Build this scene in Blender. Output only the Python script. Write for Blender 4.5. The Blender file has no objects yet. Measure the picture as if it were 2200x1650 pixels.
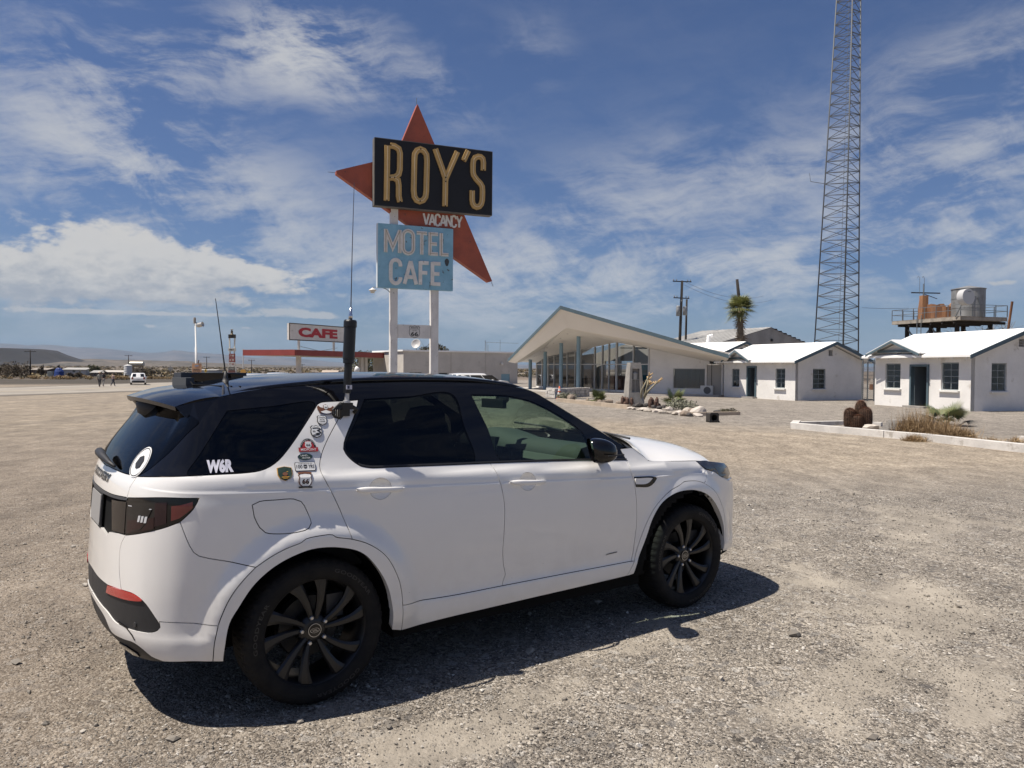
import bpy, bmesh, math, random
import numpy as np
from mathutils import Vector, Matrix
from mathutils.geometry import delaunay_2d_cdt

# ------------------------------------------------------------------ camera, light, exposure
scn = bpy.context.scene
COL = scn.collection
R = math.radians
PITCH, ROLL, EYE, FPX = .0205, .0078, 1.69, 1640.0
_f = np.array([0, math.cos(PITCH), -math.sin(PITCH)]); _r0 = np.array([1., 0, 0]); _u0 = np.cross(_r0, _f)
_r = math.cos(ROLL)*_r0 + math.sin(ROLL)*_u0
_u = -math.sin(ROLL)*_r0 + math.cos(ROLL)*_u0
cam_d = bpy.data.cameras.new('camera'); cam = bpy.data.objects.new('camera', cam_d); COL.objects.link(cam)
cam.matrix_world = Matrix(((_r[0], _u[0], -_f[0], 0), (_r[1], _u[1], -_f[1], 0), (_r[2], _u[2], -_f[2], EYE), (0, 0, 0, 1)))
cam_d.sensor_width = 36; cam_d.lens = FPX/2200*36; cam_d.clip_end = 60000; cam_d.clip_start = .05
scn.camera = cam
SUN = Vector((-.42, -.095, .90)).normalized()
sun_d = bpy.data.lights.new('sun', 'SUN'); sun_d.energy = 5.0; sun_d.angle = R(.53); sun_d.color = (1, .925, .82)
sun = bpy.data.objects.new('sun', sun_d); COL.objects.link(sun); sun.rotation_euler = (-SUN).to_track_quat('-Z', 'Y').to_euler()
sun.location = (-20, -5, 60)
scn.view_settings.view_transform = 'Standard'; scn.view_settings.look = 'None'
scn.view_settings.exposure = .46; scn.view_settings.gamma = 1.0; scn.view_settings.use_curve_mapping = False
scn.cycles.max_bounces = 8; scn.cycles.transparent_max_bounces = 24
scn.cycles.volume_bounces = 0; scn.cycles.use_denoising = True

# ------------------------------------------------------------------ node helpers
class NT:
    def __init__(s, tree): s.t = tree; s.N = tree.nodes; s.L = tree.links
    def new(s, typ, **kw):
        n = s.N.new(typ)
        for k, v in kw.items(): setattr(n, k, v)
        return n
    def put(s, sock, v):
        if isinstance(v, bpy.types.NodeSocket): s.L.new(v, sock)
        elif v is not None:
            if hasattr(sock.default_value, '__len__') and not hasattr(v, '__len__'): v = (v,)*len(sock.default_value)
            if hasattr(v, '__len__') and len(v) == 3 and len(sock.default_value) == 4: v = tuple(v)+(1,)
            sock.default_value = v
    def m(s, op, a, b=None, c=None, clamp=False):
        n = s.new('ShaderNodeMath', operation=op, use_clamp=clamp)
        s.put(n.inputs[0], a); s.put(n.inputs[1], b); s.put(n.inputs[2], c); return n.outputs[0]
    def vm(s, op, a, b=None):
        n = s.new('ShaderNodeVectorMath', operation=op); s.put(n.inputs[0], a); s.put(n.inputs[1], b); return n.outputs[0]
    def mix(s, f, a, b, mode='MIX'):
        n = s.new('ShaderNodeMix', data_type='RGBA', blend_type=mode); s.put(n.inputs[0], f); s.put(n.inputs[6], a); s.put(n.inputs[7], b); return n.outputs[2]
    def noise(s, vec, scale, detail=4, rough=.55, dist=0.0, col=False):
        n = s.new('ShaderNodeTexNoise'); s.put(n.inputs['Vector'], vec); s.put(n.inputs['Scale'], scale)
        s.put(n.inputs['Detail'], detail); s.put(n.inputs['Roughness'], rough); s.put(n.inputs['Distortion'], dist)
        return n.outputs[1 if col else 0]
    def voro(s, vec, scale, feat='F1'):
        n = s.new('ShaderNodeTexVoronoi', feature=feat); s.put(n.inputs['Vector'], vec); s.put(n.inputs['Scale'], scale); return n
    def ramp(s, f, stops, interp='LINEAR'):
        n = s.new('ShaderNodeValToRGB'); s.put(n.inputs[0], f); n.color_ramp.interpolation = interp
        e = n.color_ramp.elements
        while len(e) < len(stops): e.new(.5)
        for i, (p, c) in enumerate(stops):
            e[i].position = p; e[i].color = tuple(c)+(1,) if hasattr(c, '__len__') else (c, c, c, 1)
        return n.outputs[0]
    def mapr(s, v, a, b, c=0.0, d=1.0, smooth=True):
        n = s.new('ShaderNodeMapRange', interpolation_type='SMOOTHSTEP' if smooth else 'LINEAR')
        for i, x in enumerate((v, a, b, c, d)): s.put(n.inputs[i], x)
        return n.outputs[0]
    def comb(s, x, y, z):
        n = s.new('ShaderNodeCombineXYZ'); s.put(n.inputs[0], x); s.put(n.inputs[1], y); s.put(n.inputs[2], z); return n.outputs[0]
    def sep(s, v):
        n = s.new('ShaderNodeSeparateXYZ'); s.put(n.inputs[0], v); return n.outputs

# ------------------------------------------------------------------ world: Nishita sky and procedural clouds
def dir_of(px, py):                      # world direction (azimuth from +Y, elevation) of a point of the sky
    d = _f + (px-1100)/FPX*_r + (825-py)/FPX*_u
    return math.atan2(d[0], d[1]), math.atan2(d[2], math.hypot(d[0], d[1]))
world = bpy.data.worlds.new('World'); scn.world = world; world.use_nodes = True
w = NT(world.node_tree); w.N.clear()
out = w.new('ShaderNodeOutputWorld'); bg = w.new('ShaderNodeBackground')
sky = w.new('ShaderNodeTexSky', sky_type='NISHITA', sun_disc=False)
sky.sun_elevation = math.asin(SUN.z); sky.sun_rotation = math.atan2(SUN.x, SUN.y)
sky.altitude = 200; sky.air_density = 1.0; sky.dust_density = .9; sky.ozone_density = 2.6
tc = w.new('ShaderNodeTexCoord'); gen = tc.outputs['Generated']
gx, gy, gz_ = w.sep(w.vm('NORMALIZE', gen))
az = w.m('ARCTAN2', gx, gy); el = w.m('ARCSINE', gz_)
zc = w.m('MAXIMUM', gz_, .02)
px_ = w.m('DIVIDE', gx, w.m('ADD', zc, .06)); py_ = w.m('DIVIDE', gy, w.m('ADD', zc, .06))
plane = w.comb(px_, py_, 0)
def rot2(x, y, a, sx, sy):
    c, s = math.cos(a), math.sin(a)
    return w.m('MULTIPLY', w.m('ADD', w.m('MULTIPLY', x, c), w.m('MULTIPLY', y, s)), sx), w.m('MULTIPLY', w.m('ADD', w.m('MULTIPLY', x, -s), w.m('MULTIPLY', y, c)), sy)
def blob(cx, cy, rx, ry, ang=0, soft=1.0):   # soft ellipse on the dome, centre and radii in degrees of azimuth / elevation
    dx = w.m('SUBTRACT', az, cx); dy = w.m('SUBTRACT', el, cy)
    x, y = rot2(dx, dy, ang, 1/rx, 1/ry)
    r2 = w.m('ADD', w.m('MULTIPLY', x, x), w.m('MULTIPLY', y, y))
    return w.m('POWER', 2.718, w.m('MULTIPLY', r2, -soft))
def pb(px, py, rx, ry, ang=0, soft=1.0):
    a, e = dir_of(px, py); return blob(a, e, rx/FPX, ry/FPX, ang, soft)
def addall(l):
    o = l[0]
    for b in l[1:]: o = w.m('ADD', o, b)
    return o
# high cirrus: streaks drawn out by the wind, warped
warp = w.noise(w.comb(az, el, 0), 5.0, 3, .5, col=True)
wv = w.vm('ADD', w.comb(az, el, 0), w.vm('MULTIPLY', w.vm('SUBTRACT', warp, (.5, .5, .5)), (.12, .07, 0)))
wx, wy, _ = w.sep(wv)
s1x, s1y = rot2(wx, wy, .14, 6.0, 22.0)
st1 = w.noise(w.comb(s1x, s1y, 1.3), 1.0, 11, .66, .15)
s2x, s2y = rot2(wx, wy, -.36, 9.0, 19.0)
st2 = w.noise(w.comb(s2x, s2y, 7.7), 1.0, 11, .68, .3)
big = w.noise(w.comb(w.m('MULTIPLY', az, 3.0), w.m('MULTIPLY', el, 6.5), 4.0), 1.0, 3, .5)
dens = addall([
    w.m('MULTIPLY', pb(640, 95, 120, 50, .1), 1.5), w.m('MULTIPLY', pb(700, 175, 130, 45, -.1), .55), w.m('MULTIPLY', pb(330, 130, 330, 90, .25), .34),
    w.m('MULTIPLY', pb(300, 330, 200, 150, -.55), .62), w.m('MULTIPLY', pb(470, 430, 380, 100, -.12), .50),
    w.m('MULTIPLY', pb(930, 190, 110, 55, -.5), .42), w.m('MULTIPLY', pb(640, 610, 900, 85, 0), .85),
    w.m('MULTIPLY', pb(1290, 470, 330, 110, .35), .44), w.m('MULTIPLY', pb(1450, 600, 420, 90, .05), .5),
    w.m('MULTIPLY', pb(1800, 345, 330, 50, .18), .45), w.m('MULTIPLY', pb(2080, 420, 330, 120, .25), .66), w.m('MULTIPLY', pb(2080, 125, 190, 55, .2), .36),
    w.m('MULTIPLY', pb(1900, 560, 420, 60, .05), .45), w.m('MULTIPLY', pb(1150, 110, 70, 60, -.6), .18), w.m('MULTIPLY', pb(120, 300, 180, 120, 0), .2)])
out_of_view = w.mapr(w.m('ABSOLUTE', az), .75, 1.1, 0, .15)
dens = w.m('ADD', dens, out_of_view)
streak = w.m('ADD', w.m('MULTIPLY', st1, .6), w.m('MULTIPLY', st2, .4))
cir = w.mapr(w.m('ADD', streak, w.m('MULTIPLY', w.m('SUBTRACT', big, .5), .35)), .42, .69)
cir = w.m('MULTIPLY', w.m('POWER', cir, .9), w.m('MULTIPLY', w.m('ADD', dens, .02), 1.85))
cir = w.m('SUBTRACT', 1.0, w.m('POWER', 2.718, w.m('MULTIPLY', cir, -1.15)))
# cumulus bank low on the left: billows with bright tops
c3 = w.comb(w.m('MULTIPLY', az, 15.0), w.m('MULTIPLY', el, 30.0), 2.0)
bil = w.noise(c3, 1.0, 8, .58, .25)
bil2 = w.noise(w.comb(w.m('MULTIPLY', az, 44.0), w.m('MULTIPLY', el, 78.0), 5.0), 1.0, 6, .6, .3)
bank = addall([w.m('MULTIPLY', pb(120, 590, 230, 50, .05), .95), w.m('MULTIPLY', pb(300, 550, 190, 50, -.12), .9), w.m('MULTIPLY', pb(520, 600, 190, 38, -.1), .55), w.m('MULTIPLY', pb(20, 610, 110, 38), .5), w.m('MULTIPLY', pb(330, 635, 150, 24), .6)])
cum = w.m('MULTIPLY', w.mapr(bank, .06, .28), w.mapr(w.m('ADD', w.m('MULTIPLY', bank, .66), w.m('ADD', w.m('MULTIPLY', w.m('SUBTRACT', bil, .5), 1.5), w.m('MULTIPLY', w.m('SUBTRACT', bil2, .5), .75))), .20, .52))
small = addall([pb(600, 668, 95, 11), w.m('MULTIPLY', pb(320, 700, 26, 6), .8), w.m('MULTIPLY', pb(140, 668, 150, 7), .9), w.m('MULTIPLY', pb(400, 675, 160, 6), .8), w.m('MULTIPLY', pb(525, 705, 32, 5), .8), w.m('MULTIPLY', pb(690, 680, 60, 9), .8),
    w.m('MULTIPLY', pb(1100, 703, 18, 6), .7), w.m('MULTIPLY', pb(2140, 608, 60, 8), .9), w.m('MULTIPLY', pb(380, 640, 60, 9), .7)])
sm = w.mapr(w.m('ADD', w.m('MULTIPLY', small, .62), w.m('ADD', w.m('MULTIPLY', w.m('SUBTRACT', bil2, .5), .8), w.m('MULTIPLY', w.m('SUBTRACT', bil, .5), .3))), .34, .55)
sm = w.m('MULTIPLY', sm, w.mapr(small, .08, .35, 0, .8))
shade = w.mapr(w.m('ADD', w.m('MULTIPLY', bil2, .5), w.m('ADD', w.m('MULTIPLY', bil, .6), w.m('MULTIPLY', w.m('SUBTRACT', el, dir_of(0, 590)[1]), 4.5))), .38, .72)
skyc = w.mix(1.0, sky.outputs[0], (.75, .85, 1.13), 'MULTIPLY')
CL = 7.6
white = w.mix(shade, (.74*CL, .78*CL, .86*CL), (1.28*CL, 1.24*CL, 1.18*CL))
c_ = w.mix(cir, skyc, (1.12*CL, 1.13*CL, 1.16*CL))
c_ = w.mix(w.m('MULTIPLY', cum, .92), c_, white)
c_ = w.mix(sm, c_, (1.0*CL, 1.0*CL, 1.0*CL))
w.L.new(c_, bg.inputs[0]); bg.inputs[1].default_value = .048; w.L.new(bg.outputs[0], out.inputs[0])

# ------------------------------------------------------------------ object helpers
ORG = {}
def tag(o, label=None, cat=None, group=None, kind=None):
    if label: o['label'] = label
    if cat: o['category'] = cat
    if group: o['group'] = group
    if kind: o['kind'] = kind
    return o
def thing(name, label, cat, loc=(0, 0, 0), group=None):
    o = bpy.data.objects.new(name, None); o.empty_display_size = .2; COL.objects.link(o)
    o.location = loc; ORG[o.name] = Vector(loc); tag(o, label, cat, group); return o
def org(o): return ORG.get(o.name, Vector((0, 0, 0)))
class MB:
    def __init__(s): s.v = []; s.f = []
    def add(s, vs, fs):
        b = len(s.v); s.v += [tuple(map(float, p)) for p in vs]; s.f += [tuple(b+i for i in f) for f in fs]; return s
    def box(s, c, size, rz=0.0, ax=None):
        c = Vector(c)
        if ax is None: ax = (Vector((math.cos(rz), math.sin(rz), 0)), Vector((-math.sin(rz), math.cos(rz), 0)), Vector((0, 0, 1)))
        a, b, d = [Vector(ax[i])*size[i]/2 for i in range(3)]
        vs = [c+i*a+j*b+k*d for k in (-1, 1) for j in (-1, 1) for i in (-1, 1)]
        return s.add(vs, [(0, 2, 3, 1), (4, 5, 7, 6), (0, 1, 5, 4), (2, 6, 7, 3), (0, 4, 6, 2), (1, 3, 7, 5)])
    def beam(s, p, q, wd, ht=None, up=(0, 0, 1)):
        p, q = Vector(p), Vector(q); d = q-p; L = d.length; d.normalize(); ht = ht or wd
        up = Vector(up)
        if abs(d.dot(up)) > .98: up = Vector((0, 1, 0))
        x = d.cross(up).normalized(); y = x.cross(d).normalized()
        return s.box((p+q)/2, (wd, L, ht), ax=(x, d, y))
    def tube(s, pts, r, n=8, caps=True):
        pts = [Vector(p) for p in pts]; rr = r if hasattr(r, '__len__') else [r]*len(pts)
        vs = []; fs = []; ref = Vector((.31, .17, .93)); prevx = None
        for i, p in enumerate(pts):
            d = (pts[min(i+1, len(pts)-1)]-pts[max(i-1, 0)]).normalized()
            if prevx is None:
                if abs(d.dot(ref)) > .95: ref = Vector((1, 0, 0))
                x = d.cross(ref).normalized()
            else: x = (prevx-d*prevx.dot(d)).normalized()
            prevx = x; y = d.cross(x)
            for k in range(n):
                a = 2*math.pi*k/n; vs.append(p+(x*math.cos(a)+y*math.sin(a))*rr[i])
        for i in range(len(pts)-1):
            for k in range(n):
                k2 = (k+1) % n; fs.append((i*n+k, i*n+k2, (i+1)*n+k2, (i+1)*n+k))
        if caps: fs.append(tuple(range(n-1, -1, -1))); fs.append(tuple((len(pts)-1)*n+k for k in range(n)))
        return s.add(vs, fs)
    def lathe(s, prof, c, axis=(0, 0, 1), n=24, xref=None):   # prof: (radius, height along axis)
        c = Vector(c); z = Vector(axis).normalized()
        x = Vector(xref) if xref else (Vector((1, 0, 0)) if abs(z.x) < .9 else Vector((0, 1, 0)))
        x = (x-z*x.dot(z)).normalized(); y = z.cross(x); vs = []; fs = []
        for (r, h) in prof:
            for k in range(n):
                a = 2*math.pi*k/n; vs.append(c+z*h+(x*math.cos(a)+y*math.sin(a))*r)
        for i in range(len(prof)-1):
            for k in range(n):
                k2 = (k+1) % n; fs.append((i*n+k, i*n+k2, (i+1)*n+k2, (i+1)*n+k))
        return s.add(vs, fs)
    def prism(s, pts, vec):          # planar polygon pushed along vec
        pts = [Vector(p) for p in pts]; vec = Vector(vec); n = len(pts)
        vs = pts+[p+vec for p in pts]
        nrm = Vector((0, 0, 0))
        for i in range(n): nrm += pts[i].cross(pts[(i+1) % n])
        fl = nrm.dot(vec) > 0
        a = tuple(range(n)); b = tuple(range(n, 2*n))
        fs = [a[::-1] if fl else a, b if fl else b[::-1]]
        for i in range(n):
            j = (i+1) % n; q = (i, j, n+j, n+i); fs.append(q if fl else q[::-1])
        return s.add(vs, fs)
    def quad(s, *p): return s.add(p, [tuple(range(len(p)))])
    def build(s, name, m, parent=None, smooth=False, label=None, kind=None):
        me = bpy.data.meshes.new(name); o0 = org(parent) if parent else Vector((0, 0, 0))
        me.from_pydata([(a-o0.x, b-o0.y, c-o0.z) for a, b, c in s.v], [], s.f)
        if smooth: me.polygons.foreach_set('use_smooth', [True]*len(me.polygons))
        if m: me.materials.append(m)
        o = bpy.data.objects.new(name, me); COL.objects.link(o)
        if parent: o.parent = parent; ORG[o.name] = o0
        tag(o, label, kind=kind); return o
def solo(mb, name, m, label, cat, group=None, smooth=False, kind=None):
    v = np.array(mb.v); c = Vector((v[:, 0].mean(), v[:, 1].mean(), v[:, 2].min()))
    mb.v = [(a-c.x, b-c.y, d-c.z) for a, b, d in mb.v]
    o = mb.build(name, m, None, smooth); o.location = c; ORG[o.name] = c; tag(o, label, cat, group, kind); return o
def copy_tree(o, parent=None):
    c = o.copy(); COL.objects.link(c)
    if parent: c.parent = parent
    for ch in o.children: copy_tree(ch, c)
    return c
def np_mesh(name, verts, faces, m, smooth=False):     # faces: (n,k) array
    me = bpy.data.meshes.new(name); n, k = faces.shape
    me.vertices.add(len(verts)); me.vertices.foreach_set('co', np.asarray(verts, 'f').ravel())
    me.loops.add(n*k); me.loops.foreach_set('vertex_index', faces.astype('i').ravel())
    me.polygons.add(n); me.polygons.foreach_set('loop_start', np.arange(0, n*k, k, dtype='i'))
    me.update(calc_edges=True); me.validate()
    me.polygons.foreach_set('use_smooth', np.full(n, smooth))
    if m: me.materials.append(m)
    return me

# ------------------------------------------------------------------ materials
MATS = {}
def M(name, col, rough=.6, metal=0.0, var=0.0, vscale=4.0, col2=None, bump=0.0, bscale=30.0, coat=0.0, spec=.5, emit=None, stretch=None, spots=None, thr=(.55, .62), dscale=None):
    if name in MATS: return MATS[name]
    m = bpy.data.materials.new(name); m.use_nodes = True; t = NT(m.node_tree); b = t.N['Principled BSDF']
    b.inputs['Roughness'].default_value = rough; b.inputs['Metallic'].default_value = metal
    b.inputs['Coat Weight'].default_value = coat; b.inputs['Coat Roughness'].default_value = .03; b.inputs['Specular IOR Level'].default_value = spec
    geo = t.new('ShaderNodeNewGeometry'); p = geo.outputs['Position']
    if stretch: p = t.vm('MULTIPLY', p, stretch)
    c = tuple(col)+(1,)
    cs = None
    if var:
        n = t.noise(p, vscale, 6, .6); c2 = col2 or tuple(x*(1-var) for x in col)
        cs = t.mix(t.mapr(n, .35, .65), c, tuple(c2)+(1,))
        n2 = t.noise(p, vscale*9, 4, .6)
        cs = t.mix(t.mapr(n2, .3, .7, 0, .5), cs, t.mix(1.0, cs, (1-var*.5,)*3+(1,), 'MULTIPLY'))
    if spots:
        n = t.noise(p, dscale or vscale*3, 5, .65); f = t.mapr(n, thr[0], thr[1])
        cs = t.mix(f, cs if cs else c, tuple(spots)+(1,))
    t.put(b.inputs['Base Color'], cs if cs else c)
    if bump:
        bn = t.new('ShaderNodeBump'); bn.inputs['Strength'].default_value = min(1, bump); bn.inputs['Distance'].default_value = .02
        t.put(bn.inputs['Height'], t.noise(p, bscale, 5, .6)); t.L.new(bn.outputs[0], b.inputs['Normal'])
    if emit: b.inputs['Emission Color'].default_value = tuple(emit)+(1,); b.inputs['Emission Strength'].default_value = 1
    MATS[name] = m; return m
def GLASS(name, tint, refl=1.0, rough=0.0):      # thin pane: tinted see-through plus a Fresnel mirror
    m = bpy.data.materials.new(name); m.use_nodes = True; t = NT(m.node_tree); t.N.clear()
    o = t.new('ShaderNodeOutputMaterial'); tr = t.new('ShaderNodeBsdfTransparent'); tr.inputs[0].default_value = tuple(tint)+(1,)
    ge = t.new('ShaderNodeNewGeometry'); gl = t.new('ShaderNodeBsdfGlossy'); gl.inputs['Roughness'].default_value = rough; gl.inputs[0].default_value = (1, 1, 1, 1)
    dt = t.new('ShaderNodeVectorMath', operation='DOT_PRODUCT'); t.L.new(ge.outputs['Normal'], dt.inputs[0]); t.L.new(ge.outputs['Incoming'], dt.inputs[1])
    fr = t.m('ADD', .045, t.m('MULTIPLY', .955, t.m('POWER', t.m('SUBTRACT', 1.0, t.m('ABSOLUTE', dt.outputs['Value'])), 5.0)))
    mx = t.new('ShaderNodeMixShader'); t.put(mx.inputs[0], t.m('MULTIPLY', fr, refl)); t.L.new(tr.outputs[0], mx.inputs[1]); t.L.new(gl.outputs[0], mx.inputs[2])
    t.L.new(mx.outputs[0], o.inputs[0]); MATS[name] = m; return m

# ------------------------------------------------------------------ where things stand
def gz(x, y):           # the lot falls gently away towards the road on the left
    x = np.asarray(x, float); y = np.asarray(y, float)
    s = lambda a, b, v: (lambda t: t*t*(3-2*t))(np.clip((v-a)/(b-a), 0, 1))
    d = np.hypot(x, y)
    lx = 1-s(-.16, .02, x/np.maximum(d, 1))
    return -.95*s(12, 105, d)*lx - .3*s(60, 200, d)*(1-lx) - .00045*np.maximum(d-105, 0)*(d < 20000)
def ray_(px, py): return _f + (px-1100)/FPX*_r + (825-py)/FPX*_u
def at(px, py, Y):      # world point at depth Y metres along the view axis of the survey
    d = ray_(px, py); k = Y/d[1]; return Vector((d[0]*k, Y, EYE+d[2]*k))
def gpt(px, py):        # point of the ground surface
    d = ray_(px, py); k = (0-EYE)/d[2]
    for _ in range(40): k = (float(gz(d[0]*k, d[1]*k))-EYE)/d[2]*.5+k*.5
    return Vector((d[0]*k, d[1]*k, float(gz(d[0]*k, d[1]*k))))
def gnd(x, y): return float(gz(x, y))
def on_wall(px, py, P0, d):   # where a sight line meets the upright plane through P0 along d
    r = ray_(px, py); n = (-d[1], d[0]); k = (P0[0]*n[0]+P0[1]*n[1])/(r[0]*n[0]+r[1]*n[1])
    return Vector((r[0]*k, r[1]*k, EYE+r[2]*k))
rnd = random.Random(66)

# ================================================================== SETTING
def ground_material():
    m = bpy.data.materials.new('gravel_ground'); m.use_nodes = True; t = NT(m.node_tree); b = t.N['Principled BSDF']
    b.inputs['Roughness'].default_value = .9; b.inputs['Specular IOR Level'].default_value = .25
    p = t.new('ShaderNodeNewGeometry').outputs['Position']; x, y, z = t.sep(p)
    pf = t.comb(x, y, 0)
    d = t.m('SQRT', t.m('ADD', t.m('MULTIPLY', x, x), t.m('MULTIPLY', y, y)))
    # three sizes of stone, each cell its own colour
    vA = t.voro(pf, 62.0); vB = t.voro(t.vm('ADD', pf, (3.3, 1.7, 0)), 130.0); vC = t.voro(pf, 22.0)
    pal = [(0, (.07, .063, .057)), (.22, (.19, .168, .145)), (.48, (.33, .292, .245)), (.72, (.45, .40, .335)), (.9, (.58, .53, .46)), (1, (.76, .72, .66))]
    rA = t.ramp(t.sep(vA.outputs['Color'])[0], pal); rB = t.ramp(t.sep(vB.outputs['Color'])[1], pal)
    grav = t.mix(t.mapr(t.noise(pf, 9, 3), .42, .58), rA, rB)
    grav = t.mix(t.mapr(t.sep(vC.outputs['Color'])[2], .90, .93, 0, .8), grav, t.ramp(t.sep(vC.outputs['Color'])[0], [(0, (.13, .12, .115)), (1, (.58, .55, .5))]))
    # packed sand showing through
    fine = t.noise(pf, 240, 3, .7)
    sandc = t.mix(t.mapr(fine, .3, .75), (.37, .328, .27), (.48, .438, .375))
    n1 = t.noise(pf, .55, 5, .6, .4); n2 = t.noise(t.vm('ADD', pf, (11, 5, 0)), 2.1, 5, .62)
    # drive tracks: two pale bands sweeping from right front towards the cabins
    trk = addn(t, pf)
    sand = t.m('ADD', t.m('MULTIPLY', n1, .62), t.m('MULTIPLY', n2, .38)); sand = t.m('ADD', sand, t.m('MULTIPLY', trk, .12))
    sf = t.m('MULTIPLY', t.mapr(t.m('ADD', sand, t.m('MULTIPLY', t.m('SUBTRACT', t.noise(pf, 14, 4, .7), .5), .16)), .52, .635), t.mapr(t.noise(pf, 45, 3, .6), .68, .52, .42, .95))
    left = t.mapr(t.m('ADD', x, t.m('MULTIPLY', y, .22)), .8, -2.2)          # browner and dustier on the left
    dirt = t.mix(t.mapr(t.noise(pf, 70, 4, .7), .3, .72), (.215, .162, .115), (.43, .34, .25))
    dirt = t.mix(.42, dirt, grav)
    col = t.mix(sf, grav, sandc)
    col = t.mix(t.m('MULTIPLY', left, .82), col, dirt)
    # yellow pea gravel in the middle of the lot, grey chippings beyond
    pea = t.mix(t.sep(t.voro(pf, 30.0).outputs['Color'])[0], (.27, .215, .155), (.60, .52, .415))
    mid = t.m('MULTIPLY', t.mapr(y, 9.5, 15), t.mapr(t.m('SUBTRACT', t.m('ADD', y, t.m('MULTIPLY', x, .7)), t.m('MULTIPLY', n1, 9)), 28, 19)); mid = t.m('MULTIPLY', mid, t.mapr(x, -8, -2))
    col = t.mix(t.m('MULTIPLY', mid, .9), col, pea)
    chip = t.mix(t.sep(t.voro(pf, 26.0).outputs['Color'])[1], (.18, .16, .138), (.50, .452, .395))
    far = t.m('MULTIPLY', t.mapr(t.m('ADD', y, t.m('MULTIPLY', x, .7)), 25, 31), t.mapr(x, -6, 0))
    col = t.mix(t.m('MULTIPLY', far, .85), col, chip)
    tone = t.noise(pf, .16, 4, .6); col = t.mix(1.0, col, t.mix(t.mapr(tone, .3, .7), (.88, .87, .86), (1.06, 1.05, 1.03)), 'MULTIPLY')
    # lot on the far left paler, desert soil beyond the road
    lot2 = t.m('MULTIPLY', t.mapr(t.m('MULTIPLY', x, -1), 6, 14), t.mapr(d, 14, 26))
    pal2 = t.mix(t.mapr(t.noise(pf, 1.1, 7, .72), .36, .66), (.30, .25, .19), (.49, .415, .32)); pal2 = t.mix(t.mapr(t.noise(t.vm('MULTIPLY', pf, (.6, .16, 0)), 1.0, 6, .7), .4, .62, 0, .5), pal2, (.22, .19, .16))
    col = t.mix(t.m('MULTIPLY', lot2, .85), col, pal2)
    ds = t.mix(t.mapr(t.noise(pf, .035, 8, .7), .38, .6), (.165, .13, .105), (.31, .255, .20))
    ds = t.mix(t.mapr(t.noise(t.vm('MULTIPLY', pf, (.012, .004, 0)), 1.0, 8, .72), .48, .56), ds, (.095, .082, .066))
    ds = t.mix(t.mapr(t.noise(t.vm('MULTIPLY', pf, (.006, .002, 0)), 1.0, 8, .72), .58, .64), ds, (.36, .30, .235))
    col = t.mix(t.mapr(d, 112, 128), col, ds)
    sv = t.voro(t.vm('ADD', pf, (.7, .2, 0)), 9.0); sq = t.sep(sv.outputs['Color']); sp_f = t.m('MULTIPLY', t.m('LESS_THAN', sv.outputs['Distance'], t.m('MULTIPLY', sq[0], .30)), t.m('GREATER_THAN', sq[1], .55)); sp_f = t.m('MULTIPLY', sp_f, t.m('MULTIPLY', t.mapr(d, 4, 8), t.mapr(d, 110, 40)))
    col = t.mix(t.m('MULTIPLY', sp_f, .55), col, t.mix(t.m('GREATER_THAN', sq[2], .7), (.13, .11, .09), (.62, .56, .47)))  # stone flecks, dark and pale; fine stone shadows are put into the dark colour
    col = t.mix(1.0, col, t.mix(t.mapr(t.noise(t.vm('MULTIPLY', pf, (1.6, .8, 0)), 1.4, 6, .75), .32, .68), (.74, .73, .72), (1.16, 1.15, 1.13)), 'MULTIPLY')
    t.put(b.inputs['Base Color'], t.mix(1.0, col, (.73, .738, .752), 'MULTIPLY'))
    h = t.m('MULTIPLY', t.m('SUBTRACT', .6, vA.outputs['Distance']), 1.0)
    h = t.m('ADD', h, t.m('MULTIPLY', t.m('SUBTRACT', .6, vB.outputs['Distance']), .5))
    h = t.m('MULTIPLY', h, t.m('SUBTRACT', 1.0, t.m('MULTIPLY', sf, .8)))
    h = t.m('ADD', t.m('ADD', h, t.m('MULTIPLY', t.noise(pf, 26, 5, .65), t.m('ADD', .5, t.m('MULTIPLY', left, 1.6)))), t.m('MULTIPLY', t.noise(pf, 3.1, 4), 2.2))
    bn = t.new('ShaderNodeBump'); bn.inputs['Distance'].default_value = .012
    t.put(bn.inputs['Strength'], t.mapr(d, 3, 60, .95, .5)); t.put(bn.inputs['Height'], h); t.L.new(bn.outputs[0], b.inputs['Normal'])
    return m
TRACKS = ((.35, 2.75, 1.05, 3.42, .13), (1.05, 3.42, 2.35, 4.62, .15), (2.35, 4.62, 3.62, 6.35, .20), (3.62, 6.35, 4.9, 9.4, .28), (1.75, 2.95, 2.75, 4.2, .12), (-.9, 2.6, 1.0, 4.9, .12))
def addn(t, pf):
    x, y, _ = t.sep(pf); o = None
    for (x0, y0, x1, y1, wd) in TRACKS:
        L = math.hypot(x1-x0, y1-y0); nx, ny = -(y1-y0)/L, (x1-x0)/L
        dd = t.m('ADD', t.m('MULTIPLY', t.m('SUBTRACT', x, x0), nx), t.m('MULTIPLY', t.m('SUBTRACT', y, y0), ny))
        al = t.m('ADD', t.m('MULTIPLY', t.m('SUBTRACT', x, x0), ny), t.m('MULTIPLY', t.m('SUBTRACT', y, y0), -nx))
        dd = t.m('ADD', dd, t.m('MULTIPLY', t.m('SUBTRACT', t.noise(pf, .9, 3), .5), .9))
        f = t.m('MULTIPLY', t.mapr(t.m('ABSOLUTE', dd), wd*2.2, wd*.5), t.m('MULTIPLY', t.mapr(al, -.5, .6), t.mapr(al, L+.8, L-.8)))
        o = f if o is None else t.m('MAXIMUM', o, f)
    return o
GM = ground_material()
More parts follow.
